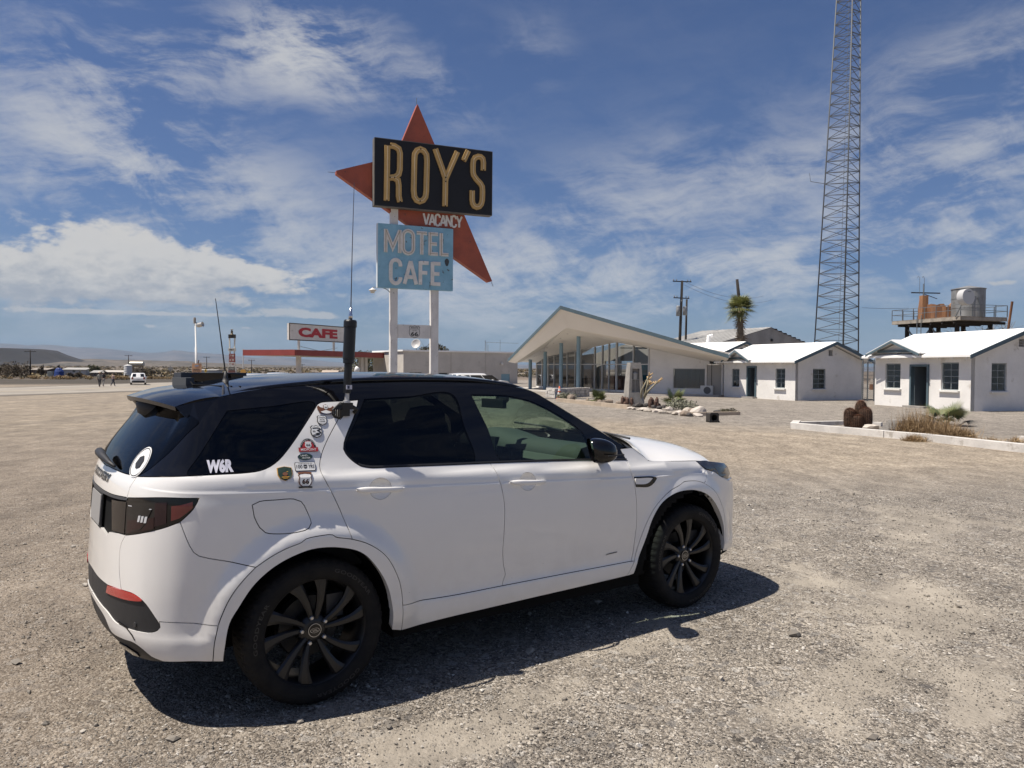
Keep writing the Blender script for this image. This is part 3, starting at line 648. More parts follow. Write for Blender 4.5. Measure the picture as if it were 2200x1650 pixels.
    # glazing: mullions and panes, right return (two bays) and the long left run
    def glaze(A, B, At, Bt, fr, zmid, sillz=.22):
        d = V2(B)-V2(A); LL = d.length; d.normalize(); i_ = Vector((-d.y, d.x, 0)); i_ = i_ if i_.y > 0 else -i_
        zt = lambda f: At.z+(Bt.z-At.z)*f
        for k, f in enumerate(fr):
            p_ = V2(A)+d*LL*f; MB().box(p_+up*((zt(f)+.02)/2+.02), (.075, .14, zt(f)-.02), ax=(d, i_, up)).build('mullion', FRAMEW, root)
        for f0, f1 in zip(fr[:-1], fr[1:]):
            for (za0, za1, zb0, zb1) in ((sillz, sillz, zmid, zmid), (zmid+.07, zmid+.07, zt(f0)-.04, zt(f1)-.04)):
                p0 = V2(A)+d*(LL*f0+.05); p1 = V2(A)+d*(LL*f1-.05); w2 = rnd.uniform(-.006, .006)
                MB().quad(p0+up*za0+i_*w2, p1+up*za1-i_*w2, p1+up*zb1-i_*w2, p0+up*zb0+i_*w2).build('pane', OPANE, root)
            pm_ = V2(A)+d*LL*(f0+f1)/2
            MB().box(pm_+up*(zmid+.035), (LL*(f1-f0)-.08, .09, .07), ax=(d, i_, up)).build('transom', FRAMEW, root)
            MB().box(pm_+up*(sillz/2), (LL*(f1-f0)-.08, .12, sillz), ax=(d, i_, up)).build('glazing_sill', WHITE2, root)
    def fr_px(pxs, A, B):
        d = V2(B)-V2(A); return [float((V2(on_wall(x, 800, A, d.normalized()))-V2(A)).dot(d.normalized())/d.length) for x in pxs]
    zm = on_wall(1324, 783.8, K, (0.8, -.6)).z
    f = fr_px([1324.4, 1361, 1394], K, G0); f[0] = 0.0; f[-1] = 1
    glaze(K, G0, Kt, Gt, f, zm)
    f = fr_px([1151, 1165, 1178, 1191, 1205, 1219, 1236, 1248, 1278, 1294.5, 1308.5, 1324], LG, K); f[0] = 0; f[-1] = 1-.004
    glaze(LG, K, LGt, Kt, f, zm)
    # interior: floor, back walls, counter, teal curtain, daylight windows at the back
    fl = MB(); q = [LG, K, G0, W1, W1+wi*8, LG+Vector((6.5, 6, 0))]; fl.prism([V2(x)+up*.02 for x in q], (0, 0, .05)); fl.build('floor', M('office_floor', (.30, .27, .24), .5), root)
    B0 = LG+Vector((5.5, 3.4, 0)); B1 = W1+wi*7.5; bd = (B1-B0); BL = bd.length; bd.normalize()
    wall('back_wall', B0, bd, BL, [(0, 3.1), (BL*.4, 4.3), (BL, 2.8)], [(1.2, 2.5, .95, 2.4), (3.1, 4.6, .95, 2.4)], M('office_wall', (.44, .41, .38), .8), root, z0=0, inn=Vector((bd.y, -bd.x, 0)))
    wall('back_wall', LG, (B0-LG), (B0-LG).length, [(0, 2.3), ((B0-LG).length, 3.1)], [], M('office_wall', (.44, .41, .38), .8), root, z0=0, inn=wi)
    sw = W1+wi*7.6; wall('back_wall', W1+wi*.1, wi, 7.5, [(0, SR.z+.3), (7.5, 2.8)], [], WHITE, root, inn=-wd)
    ctr = K+Vector((.9, 3.1, 0))
    MB().box(ctr+up*.6, (3.4, .7, 1.1), ax=(dl, Vector((dl.y, -dl.x, 0)), up)).build('counter', M('counter_red', (.24, .07, .04), .5), root)
    MB().box(ctr+up*1.18, (3.6, .85, .05), ax=(dl, Vector((dl.y, -dl.x, 0)), up)).build('counter_top', M('counter_top', (.3, .2, .14), .4), root)
    tq = MB(); vs = []; n = 40
    for i in range(n+1):
        t = .45+.55*i/n; p_ = K+(G0-K)*t+wi*(.35+.04*math.sin(i*2.1)); vs += [V2(p_)+up*.15, V2(p_)+up*(zm+.02)]
    tq.add(vs, [(2*i, 2*i+2, 2*i+3, 2*i+1) for i in range(n)]).build('curtain', M('curtain_teal', (.035, .17, .22), .8), root, True, label='teal curtain behind the right end of the glazing')
    for k in range(7):
        t = k/6; MB().lathe([(.055, 0), (.055, -.02), (.001, -.02)], S+(SL-S)*(.12+.75*t)+(LGt-SL)*.0+Vector((.55, .2, -.06)), n=12).build('soffit_light', M('lamp_dark', (.2, .19, .17), .5), root)
    for k, (x, y) in enumerate(((8.4, 56.2), (9.3, 55.0), (9.6, 57))): MB().box((x, y, 3.25), (.9, .4, .05)).build('ceiling_vent', BLACK, root)
    for k in range(3):      # armchairs of the lobby seen through the glass
        pc_ = LG+dl*(-4.6+k*1.5)+Vector((1.6, .8, 0)); cb = MB(); cb.box(pc_+up*.3, (.75, .7, .5)); cb.box(pc_+Vector((.1, .33, .65)), (.75, .15, .6)); cb.build('lobby_chair', M('chair_dark', (.06, .05, .045), .7), root)
    # four slender blue columns
    cols = [(1242.1, 720.0, 1.9), (1204.7, 740.5, 4.4), (1170, 759, 6.9), (1139.7, 775.6, 9.4)]
    K2 = Vector((5.5, 52.3, 0))
    for cx_, cy_, t in cols:
        p_ = K2+dl*t; z = at(cx_, cy_, p_.y).z; MB().lathe([(.14, -.05), (.14, z+.12)], V2(p_), n=16).build('column', BLUEC, root, True)
    # raised patio slab
    q = [LG-Vector((3.6, 1.4, 0)), K-Vector((3.6, 2.6, 0)), K-Vector((1.0, 3.6, 0)), G0-wi*2.3, W1-wi*1.1, W1+wi*.1, G0+wi*.1, K, LG]
    MB().prism([V2(x)-up*.1 for x in q], (0, 0, .19)).build('patio', M('patio', (.50, .47, .43), .9, var=.15, vscale=1), root)
    return root
office()
ac = thing('air_conditioner', 'white air conditioner box on the ground by the office wall', 'air conditioner', gpt(1519, 850.5))
pa = gpt(1519, 850.5); MB().box(pa+up*.36, (.8, .32, .62), rz=-.5).build('case', M('ac_white', (.66, .65, .62), .5), ac)
ca, sa = math.cos(-.5), math.sin(-.5); fc = pa+up*.36+Vector((sa, -ca, 0))*.17+Vector((ca, sa, 0))*(.05)
MB().lathe([(.0, .0), (.24, .0), (.24, .012), (.0, .012)], fc, axis=(sa, -ca, 0), n=24).build('fan_grille', M('ac_grille', (.12, .12, .12), .6), ac)
MB().lathe([(.26, -.005), (.26, .02), (.235, .02), (.235, -.005)], fc, axis=(sa, -ca, 0), n=24).build('fan_ring', M('ac_white', (.66, .65, .62), .5), ac)
# crumbling white planter wall and traffic cone
pw = thing('planter_wall', 'low crumbling white stone planter wall before the office glass', 'planter', gpt(1200, 853))
A = gpt(1173, 852.6); B = gpt(1201, 856); Cc = gpt(1266, 851.5); stone = M('white_stone', (.60, .57, .53), .9, var=.3, vscale=3, spots=(.34, .31, .27), dscale=5, bump=.5, bscale=10)
for (P0_, P1_) in ((A, B), (B, Cc)):
    d = (P1_-P0_); LL = d.length; d.normalize(); nn = Vector((-d.y, d.x, 0))
    for row, (z0_, hh) in enumerate(((0, .20), (.2, .19), (.39, .17))):
        t = 0
        while t < LL-.05:
            wd_ = min(rnd.uniform(.35, .8), LL-t); MB().box(P0_+d*(t+wd_/2)+nn*rnd.uniform(.1, .14)+up*(z0_+hh/2+.0), (wd_-.02, .3+rnd.uniform(-.03, .03), hh-.014+rnd.uniform(-.01, .006)), ax=(d, nn, up)).build('stone', stone, pw); t += wd_
c0 = gpt(1202.5, 857)+Vector((-.03, -.15, 0)); cone_ = thing('traffic_cone', 'orange traffic cone with white bands against the planter wall', 'traffic cone', c0)
OR = M('cone_orange', (.55, .11, .04), .6); MB().box(c0+up*.025, (.36, .36, .05)).build('base', OR, cone_)
MB().lathe([(.14, .05), (.108, .25), (.076, .45), (.03, .72), (.0, .72)], c0, n=18).build('cone_body', OR, cone_, True)
for z0_, z1_ in ((.27, .38), (.46, .58)):
    rr_ = lambda z: .14-(z-.05)/.67*.11; MB().lathe([(rr_(z0_)+.004, z0_), (rr_(z1_)+.004, z1_)], c0, n=18).build('band', M('cone_band', (.7, .68, .65), .5), cone_, True)

# ------------------------------------------------------------------ lettering helpers
def ribbon(mb, pts, wd, mp, th, lift=0.0, closed=False):
    P = [Vector((x, y)) for x, y in pts]; n = len(P); L_, R_ = [], []
    for i in range(n):
        a = P[i-1] if (i > 0 or closed) else P[i]; c = P[(i+1) % n] if (i < n-1 or closed) else P[i]
        d1 = (P[i]-a).normalized() if (P[i]-a).length > 1e-9 else (c-P[i]).normalized(); d2 = (c-P[i]).normalized() if (c-P[i]).length > 1e-9 else d1
        n1 = Vector((-d1.y, d1.x)); n2 = Vector((-d2.y, d2.x)); m_ = n1+n2
        m_ = m_/max(.25, m_.length_squared)*2 if m_.length > .3 else n1
        L_.append(P[i]+m_*wd/2); R_.append(P[i]-m_*wd/2)
    k = n; vs = [mp(q.x, q.y, lift+th) for q in L_]+[mp(q.x, q.y, lift+th) for q in R_]+[mp(q.x, q.y, lift) for q in L_]+[mp(q.x, q.y, lift) for q in R_]
    fs = []
    for i in range(n if closed else n-1):
        j = (i+1) % n; fs += [(i, k+i, k+j, j), (2*k+i, i, j, 2*k+j), (k+i, 3*k+i, 3*k+j, k+j)]
    if not closed: fs += [(0, 2*k, 3*k, k), (n-1, k+n-1, 3*k+n-1, 2*k+n-1)]
    mb.add(vs, fs)
def arc(cx, cy, rx, ry, a0, a1, n=10): return [(cx+rx*math.cos(R(a0+(a1-a0)*i/n)), cy+ry*math.sin(R(a0+(a1-a0)*i/n))) for i in range(n+1)]
LET = {   # centre lines in a box 1 high
 'M': (.62, [[(0, 0), (0, 1)], [(0, .97), (.31, .22), (.62, .97)], [(.62, 1), (.62, 0)]]),
 'O': (.46, ['closed', arc(.23, .76, .23, .24, 0, 180)+arc(.23, .24, .23, .24, 180, 360)]),
 'T': (.46, [[(0, .94), (.46, .94)], [(.23, .94), (.23, 0)]]),
 'E': (.36, [[(.0, 0), (.0, 1)], [(0, .94), (.36, .94)], [(0, .5), (.31, .5)], [(0, .06), (.36, .06)]]),
 'L': (.34, [[(0, 1), (0, 0)], [(0, .06), (.34, .06)]]),
 'C': (.42, [arc(.21, .75, .21, .25, -5, 180)+arc(.21, .25, .21, .25, 180, 365)]),
 'A': (.52, [[(0, 0), (.26, .98)], [(.26, .98), (.52, 0)], [(.09, .30), (.43, .30)]]),
 'F': (.36, [[(0, 0), (0, 1)], [(0, .94), (.36, .94)], [(0, .52), (.3, .52)]]),
 'V': (.5, [[(0, 1), (.25, .02)], [(.25, .02), (.5, 1)]]),
 'N': (.46, [[(0, 0), (0, 1)], [(0, .98), (.46, .02)], [(.46, 0), (.46, 1)]]),
 'Y': (.5, [[(0, 1), (.25, .46)], [(.5, 1), (.25, .46), ], [(.25, .5), (.25, 0)]]),
}
def word(txt, x0, y0, h, width, sw, mp, th, m, parent, tube=None, tw=.1, name='letter', adv=None):
    tot = sum(LET[c][0] for c in txt); gap = (width/h-tot)/max(1, len(txt)-1); x = x0
    for c in txt:
        w_, st = LET[c]; mb = MB(); closed = st[0] == 'closed'
        for i, s in enumerate(st[1:] if closed else st): ribbon(mb, [(x+px_*h, y0+py_*h) for px_, py_ in s], sw*h, mp, th+.002*i, 0, closed)
        o = mb.build(name, m, parent)
        if tube:
            tb = MB()
            for s in (st[1:] if closed else st): ribbon(tb, [(x+px_*h, y0+py_*h) for px_, py_ in s], tw*h, mp, .012, th+.010, closed)
            tb.build('neon_tube', tube, o if o.parent and o.parent.parent is None else parent)
        x += (w_+gap)*h
def text2d(s, size=1.0, bold=.0, spacing=1.0):        # flat text from the built-in font: vertices, faces (centred)
    cu = bpy.data.curves.new('t', 'FONT'); cu.body = s; cu.size = size; cu.offset = bold; cu.space_character = spacing; cu.align_x = 'CENTER'; cu.align_y = 'CENTER'; cu.resolution_u = 3
    ob = bpy.data.objects.new('t', cu); me = bpy.data.meshes.new_from_object(ob)
    vs = [tuple(v.co[:2]) for v in me.vertices]; fs = [tuple(p_.vertices) for p_ in me.polygons]
    bpy.data.objects.remove(ob); bpy.data.meshes.remove(me); bpy.data.curves.remove(cu)
    if vs:
        xs = [v[0] for v in vs]; ys = [v[1] for v in vs]; cx_, cy_ = (min(xs)+max(xs))/2, (min(ys)+max(ys))/2; vs = [(a-cx_, b-cy_) for a, b in vs]
    return vs, fs
def text_on(s, w_, h, mp, m, parent, name='lettering', bold=.0, lift=.01, cx=0, cy=0, label=None):
    vs, fs = text2d(s, 1.0, bold)
    X = max(v[0] for v in vs)-min(v[0] for v in vs); Y = max(v[1] for v in vs)-min(v[1] for v in vs)
    mb = MB(); mb.add([mp(cx+a*w_/X, cy+b*h/Y, lift) for a, b in vs], fs); return mb.build(name, m, parent, label=label)
SHIELD = [(0, -.5), (.22, -.43), (.36, -.30), (.42, -.10), (.40, .08), (.36, .2), (.42, .33), (.30, .46), (.15, .42), (0, .48)]
SHIELD = SHIELD+[(-a, b) for a, b in SHIELD[-2:0:-1]]

# ------------------------------------------------------------------ the great roadside sign
def great_sign():
    TL = at(804.9, 295.1, 40); TRp = at(1057.8, 326.0, 42.5); BL = at(802.2, 439.6, 40); BRp = at(1054.9, 464.5, 42.5)
    g = gnd(TL.x, TL.y)
    root = thing('roadside_sign', 'tall roadside sign with red star, black name panel and blue panel', 'sign', Vector((TL.x+2, TL.y+.5, g)))
    U = V2(TRp-TL).normalized(); N = Vector((U.y, -U.x, 0)); Wp = V2(TRp-TL).length      # N looks at the road user
    o = V2(TL); z0 = (BL.z+BRp.z)/2; z1 = (TL.z+TRp.z)/2; Hp = z1-z0
    mp = lambda x, y, h: o+U*x+up*y+N*h
    bk = M('sign_black', (.006, .0065, .009), .6, var=.2, vscale=1.5)
    pan = MB().box(o+U*Wp/2+up*(z0+z1)/2-N*.22, (Wp, .44, Hp), ax=(U, N, up)).build('name_panel', bk, root)
    trim = MB()
    for a_, b_ in (((0, z0), (Wp, z0)), ((0, z1), (Wp, z1)), ((0, z0), (0, z1)), ((Wp, z0), (Wp, z1))):
        trim.beam(mp(a_[0], a_[1], -.22), mp(b_[0], b_[1], -.22), .45 if a_[0] == b_[0] else .45, .03, up=U if a_[0] == b_[0] else up)
    trim.build('panel_edge', M('sign_edge', (.16, .15, .135), .7, var=.3, vscale=2), root)
    # name letters, each a channel letter with its neon tube
    def uv(zx, zy):
        fx = (zx-562)/(1955-562); top = 523+(693-523)*fx; bot = 1318+(1455-1318)*fx
        xp = 570-(zy-523)/795*12; return ((zx-570)/1391*Wp*(1+.0), z1-(zy-top)/(bot-top)*Hp)
    gold = M('sign_gold', (.56, .365, .135), .6, var=.12, vscale=2.5); goldt = M('neon_gold', (.70, .57, .36), .35); hole = M('tube_hole', (.03, .025, .02), .8)
    sw = .295
    rows = dict(
     R=[[(710, 622), (704, 1268)], [(745, 622), (790, 630), (838, 662), (853, 715), (851, 905), (838, 960), (800, 994), (738, 1000)], [(790, 1002), (830, 1030), (840, 1090), (840, 1215), (855, 1285)]],
     O=['c', (1087, 665), (1050, 680), (1024, 722), (1018, 800), (1012, 1150), (1020, 1220), (1045, 1262), (1083, 1280), (1123, 1266), (1150, 1226), (1158, 1160), (1165, 805), (1158, 728), (1128, 683)],
     Y=[[(1262, 660), (1383, 1003)], [(1527, 695), (1388, 1010), (1383, 1050)], [(1384, 1000), (1380, 1338)]],
     A=[[(1659, 682), (1602, 800)]],
     S=[[(1843, 917), (1845, 822), (1836, 780), (1812, 758), (1780, 752), (1745, 765), (1722, 795), (1716, 840), (1717, 935), (1727, 975), (1760, 1022), (1812, 1075), (1832, 1112), (1836, 1160), (1834, 1270), (1822, 1318), (1798, 1345), (1768, 1353), (1736, 1340), (1716, 1310), (1709, 1265), (1709, 1155)]])
    for key, st in rows.items():
        mb = MB(); tb = MB(); hb = MB(); cl = st[0] == 'c'; sts = [st[1:]] if cl else st
        for i, s in enumerate(sts):
            q = [uv(*p_) for p_ in s]; ribbon(mb, q, sw, mp, .10+.004*i, 0, cl); ribbon(tb, q if cl else q, .034, mp, .03, .115, cl)
            for e_ in (q[0], q[-1]) if not cl else (q[0], q[7]): hb.lathe([(.04, .145), (.04, .15), (.001, .15)], mp(e_[0], e_[1], 0)-up*0, axis=N, n=8)
        lo = mb.build('letter', gold, pan); tb.build('neon_tube', goldt, pan); hb.build('tube_socket', hole, pan)
    # red arrow star behind the panels
    red = M('sign_red', (.40, .095, .05), .6, var=.22, vscale=1.2, col2=(.31, .078, .046), spots=(.10, .05, .045), dscale=5, thr=(.66, .7))
    so = -N*.5
    def sp(px_, py_): q = on_wall(px_, py_, (o+so).xy, U.xy); return q
    star = [sp(897.3, 223.6), sp(850.5, 336.0), sp(722.7, 366.4), sp(722.9, 372.5), sp(1050.5, 606), sp(1057.5, 604.2)]
    MB().prism(star, -N*.42).build('star', red, root)
    # tip lamps
    for (px_, py_, dx, dz) in ((897, 222, 0, .35), (721, 369, -.35, 0), (1058, 605, .12, -.25)):
        p_ = sp(px_, py_)-N*.2; MB().tube([p_, p_+U*dx+up*dz], .015, 5).build('tip_lamp', STEEL, root)
    # vacancy lettering on the star
    lo = sp(904.9, 488); vm = lambda x, y, h: V2(lo)+up*lo.z+U*x+up*y+N*h
    va = sp(906, 457.5); ve = sp(997.5, 464.5); vb = sp(997, 487.5)
    slope = (ve.z-va.z)
    wl = V2(ve-va).length
    word('VACANCY', 0.12, va.z-lo.z-.62, .60, wl*.98-.2, .17, lambda x, y, h: vm(x, y, h), .05, M('letter_white', (.80, .78, .74), .6, var=.15, vscale=5), [c for c in root.children if c.name.startswith('star')][0])
    # blue panel
    f2 = N*-.30
    bTL = on_wall(812.2, 478.2, (o+f2).xy, U.xy); bTR = on_wall(973.7, 492.7, (o+f2).xy, U.xy); bBL = on_wall(810, 616.4, (o+f2).xy, U.xy); bBR = on_wall(970.9, 625.8, (o+f2).xy, U.xy)
    bz1 = (bTL.z+bTR.z)/2; bz0 = (bBL.z+bBR.z)/2; bw = V2(bTR-bTL).length; bh = bz1-bz0
    blue = M('sign_blue', (.27, .50, .64), .65, var=.16, vscale=1.3, col2=(.21, .42, .55), spots=(.10, .115, .12), dscale=3.2, thr=(.645, .665))
    ob = V2(bTL); bm_ = lambda x, y, h: ob+U*x+up*y+N*h
    bp = MB().box(ob+U*bw/2+up*(bz0+bz1)/2-N*.16, (bw, .32, bh), ax=(U, N, up)).build('lower_panel', blue, root)
    MB().box(ob-U*.012+up*(bz0+bz1)/2-N*.16, (.02, .33, bh), ax=(U, N, up)).build('panel_edge', M('pale_edge', (.55, .62, .66), .6), root)
    lw = M('letter_cream', (.80, .77, .72), .65, var=.14, vscale=4, spots=(.40, .36, .31), dscale=9, thr=(.64, .7)); tu = M('neon_bare', (.42, .33, .22), .5)
    word('MOTEL', bw*.098, bz0+bh*.555, bh*.36, bw*.835, .155, bm_, .06, lw, bp, tube=tu, tw=.02)
    word('CAFE', bw*.165, bz0+bh*.075, bh*.37, bw*.66, .155, bm_, .06, lw, bp)
    MB().prism([bm_(bw*.915+.1*math.cos(a_)*1.35*(.9+.15*math.sin(3*a_)), bz0+bh*.455+.21*math.sin(a_), .004) for a_ in np.linspace(0, 6.28, 14)[:-1]], N*.004).build('bare_patch', M('bare_metal', (.055, .06, .065), .7), bp)
    # posts, tie board with route shield, lamp on its arm
    post = M('post_white', (.74, .715, .68), .8, var=.14, vscale=2.5, spots=(.26, .24, .22), dscale=7, thr=(.63, .68), stretch=(1, 1, .45))
    pf = N*-.62
    def px_u(px_): return (V2(on_wall(px_, 700, (o+pf).xy, U.xy))-o).dot(U)
    for (a_, b_, zt) in ((837.5, 852.5, z0-.05), (924.5, 940, bz0+.3)):
        ua, ub = px_u(a_), px_u(b_); MB().box(o+pf+U*(ua+ub)/2+up*((zt+.35+g-.3)/2), (ub-ua, .36, zt+.35-g+.3), ax=(U, N, up)).build('post', post, root)
    u0, u1 = px_u(853.3), px_u(923.8); t0 = on_wall(888, 698.2, (o+pf).xy, U.xy).z; t1 = on_wall(888, 727, (o+pf).xy, U.xy).z
    bd = MB().box(o+pf+U*(u0+u1)/2+up*(t0+t1)/2+N*.1, (u1-u0-.006, .08, t0-t1), ax=(U, N, up)).build('tie_board', post, root)
    cu_ = (px_u(876)+px_u(902))/2; sh = (t0-t1)*.94; mc = (t0+t1)/2
    m2 = lambda x, y, h: o+pf+U*(cu_+x)+up*(mc+y)+N*(.14+h)
    blk = M('sign_ink', (.035, .035, .038), .7); wht = M('shield_white', (.62, .60, .57), .7)
    MB().prism([m2(a_*sh*1.08, b_*sh, .004) for a_, b_ in SHIELD], N*.004).build('shield', blk, bd); MB().prism([m2(a_*sh*1.0, b_*sh*.93, .009) for a_, b_ in SHIELD], N*.003).build('shield', wht, bd)
    MB().box(m2(0, sh*.2, .014), (sh*.8, .003, sh*.02), ax=(U, N, up)).build('shield_bar', blk, bd)
    text_on('ROUTE', sh*.56, sh*.13, m2, blk, bd, bold=.02, cy=sh*.31, lift=.016); text_on('U S', sh*.30, sh*.09, m2, blk, bd, bold=.02, cy=sh*.09, lift=.016); text_on('66', sh*.58, sh*.34, m2, blk, bd, bold=.03, cy=-sh*.19, lift=.016)
    ul = px_u(838); za = on_wall(838, 628.5, (o+pf).xy, U.xy).z; lp = on_wall(800.5, 621, (o+pf).xy, U.xy); ulp = (V2(lp)-o).dot(U)
    q = lambda u_, z_: o+pf+U*u_+up*z_
    MB().tube([q(ul, za), q(ul-.18, za+.16), q(ul-.42, za+.24), q(ulp+.1, za+.26), q(ulp, za+.22)], .022, 6).build('lamp_arm', STEEL, root)
    MB().lathe([(.02, .12), (.06, .08), (.2, .0), (.2, -.05), (.12, -.07), (.11, -.17), (.0, -.18)], q(ulp, za+.1), n=16).build('lamp_shade', M('lamp_white', (.62, .6, .56), .5), root, True)
great_sign()

# ------------------------------------------------------------------ filling station with its cafe sign
def station():
    A = at(633.8, 751.2, 72); B = at(871, 760.2, 89); g = gnd(A.x, A.y); zt = (A.z+B.z)/2
    root = thing('canopy', 'red edged flat canopy of the old filling station', 'canopy', Vector((A.x, A.y, g)))
    d = V2(B-A); L = d.length; d.normalize(); n = Vector((-d.y, d.x, 0)); 
    redf = M('canopy_red', (.27, .05, .042), .6, var=.15, vscale=1)
    MB().box(V2(A)+d*L/2+n*3.2+up*(zt-.30), (L, 6.4, .5), ax=(d, n, up)).build('canopy_roof', M('canopy_white', (.5, .46, .42), .8), root)
    MB().box(V2(A)+d*L/2-n*.05+up*(zt-.27), (L+.1, .08, .56), ax=(d, n, up)).build('fascia', redf, root); MB().box(V2(A)-d*.05+n*3.2+up*(zt-.27), (.08, 6.5, .56), ax=(d, n, up)).build('fascia', redf, root)
    cm = M('canopy_post', (.60, .57, .53), .8, var=.15, vscale=2)
    for px_, wd_ in ((641.5, .36), (775.5, .42), (784.5, .42), (852, .5)):
        p_ = on_wall(px_, 790, V2(A)+n*.9, d); MB().box(V2(p_)+up*((zt-.5+g-1)/2), (wd_, .36, zt-.5-g+1), ax=(d, n, up)).build('column', cm, root)
    # cafe sign on stilts over the canopy
    S0 = at(621.9, 694.6, 73.5); S1 = at(742, 703, 80.5); z1 = (S0.z+S1.z)/2; z0 = (at(621.5, 729.3, 73.5).z+at(742, 736.2, 80.5).z)/2; sd = V2(S1-S0); SL_ = sd.length; sd.normalize(); sn = Vector((sd.y, -sd.x, 0))
    sg = thing('cafe_sign', 'white board with red CAFE lettering on stilts above the canopy', 'sign', Vector((S0.x, S0.y, zt)))
    mp = lambda x, y, h: V2(S0)+sd*x+up*y+sn*h
    bd = MB().box(V2(S0)+sd*SL_/2+up*(z0+z1)/2-sn*.15, (SL_, .3, z1-z0), ax=(sd, sn, up)).build('board', M('board_white', (.68, .65, .61), .8, var=.12, vscale=1.5, spots=(.34, .30, .26), dscale=2.6, thr=(.64, .7)), sg)
    fr = MB()
    for a_, b_ in (((0, z0), (SL_, z0)), ((0, z1), (SL_, z1)), ((0, z0), (0, z1)), ((SL_, z0), (SL_, z1))): fr.beam(mp(a_[0], a_[1], .0), mp(b_[0], b_[1], .0), .09, .05, up=sn)
    fr.build('frame', M('board_frame', (.10, .085, .075), .8), sg)
    text_on('CAFE', SL_*.70, (z1-z0)*.60, mp, M('cafe_red', (.40, .025, .035), .6), bd, 'lettering', bold=.055, lift=.03, cx=SL_*.495, cy=(z0+z1)/2)
    for px_ in (642, 717):
        p_ = on_wall(px_, 740, V2(S0)-sn*.1, sd); MB().beam(V2(p_)+up*(z0), V2(p_)+up*(zt-.05), .2, .2).build('stilt', cm, sg)
    for a_, b_ in ((.2, .52), (.86, .55)): MB().tube([mp(SL_*a_, z0-.6, -.1), mp(SL_*b_, zt+.02, -.1)], .025, 5).build('brace', STEEL, sg)
    # long flat white building beyond
    P0 = at(866.7, 790, 80); P1 = at(1112, 790, 87); P0.z = P1.z = 0; bdv = V2(P1-P0); BL_ = bdv.length; bdv.normalize(); bn = Vector((-bdv.y, bdv.x, 0)); zt2 = on_wall(980, 754, P0.xy, bdv.xy).z
    gb = gnd(P0.x, P0.y)
    b_ = thing('flat_building', 'long flat roofed white building between the sign posts and the office', 'building', Vector((P0.x, P0.y, gb)))
    wm = M('old_stucco', (.52, .49, .45), .9, var=.12, vscale=.8, bump=.3, bscale=4, spots=(.40, .37, .34), dscale=.9, thr=(.58, .7))
    def ub(px_): return (V2(on_wall(px_, 790, P0.xy, bdv.xy))-V2(P0)).dot(bdv)
    def zb(py_, px_=1000): return on_wall(px_, py_, P0.xy, bdv.xy).z
    ops = [(ub(880), ub(906), gb+.9, zb(800)), (ub(943), ub(962), gb+1.3, zb(801)), (ub(1077), ub(1095.5), gb+.05, zb(803))]
    wall('wall', P0, bdv, BL_, [(0, zt2-.12), (BL_, zt2-.12)], ops, wm, b_, z0=gb-.4, inn=bn)
    wall('wall', P0+bdv*.002+bn*.2, bn, 9, [(0, zt2-.14), (9, zt2-.14)], [], wm, b_, z0=gb-.4, inn=bdv)
    MB().box(P0+bdv*BL_/2+bn*4.5+up*(zt2-.06), (BL_+.3, 9.3, .16), ax=(bdv, bn, up)).build('roof', ROOFW, b_)
    MB().box(P0+bdv*BL_/2+bn*4+up*(gb+1.5), (BL_-.6, .1, 3), ax=(bdv, bn, up)).build('inner_wall', DARKIN, b_)
    window(P0, bdv, bn, ops[0], 3, 1, b_, sill=False); window(P0, bdv, bn, ops[1], 1, 1, b_, sill=False)
    o = ops[2]; MB().box(P0+bdv*(o[0]+o[1])/2+bn*.1+up*(o[2]+o[3])/2, (o[1]-o[0]-.01, .06, o[3]-o[2]), ax=(bdv, bn, up)).build('door', M('door_pale_blue', (.20, .33, .40), .6), b_)
    for px_ in (969, 1043): MB().box(P0+bdv*ub(px_)-bn*.03+up*(zt2+gb)/2, (.05, .06, zt2-gb), ax=(bdv, bn, up)).build('downpipe', wm, b_)
    MB().lathe([(.16, 0), (.16, .1), (.1, .16), (.0, .16)], P0+bdv*ub(1077)-bn*.1+up*zb(781), n=12, axis=-bn).build('wall_lamp', M('lamp_white', (.62, .6, .56), .5), b_)
    p_ = P0+bdv*ub(901)+bn*.8+up*(zt2+.05); sdh = thing('satellite_dish', 'pale satellite dish on the flat white roof', 'dish', p_)
    MB().tube([p_, p_+up*.35], .04, 6).build('mast', STEEL, sdh); MB().lathe([(0, .0), (.2, .03), (.4, .11), (.52, .2), (.5, .2), (.39, .13), (.2, .05), (0, .02)], p_+up*.6, axis=(-.25, -1, .35), n=20).build('dish', M('dish_grey', (.45, .44, .43), .5), sdh, True)
    q0 = P0+bdv*ub(1045)+bn*.3+up*zt2; an = thing('roof_antenna', 'thin wire antenna mast on the long white roof by the office', 'antenna', q0)
    MB().tube([q0, q0+up*1.25], .035, 5).build('mast', STEEL, an); MB().tube([q0+up*1.05, q0+bdv*4.3+up*1.02], .018, 5).build('boom', STEEL, an)
    for t_, a_, e_ in ((.2, 0, 1.0), (1.9, .1, 1.35), (.35, 0, .75)): MB().tube([q0+bdv*t_+up*(a_), q0+bdv*t_+up*e_], .02, 5).build('rod', STEEL, an)
station()

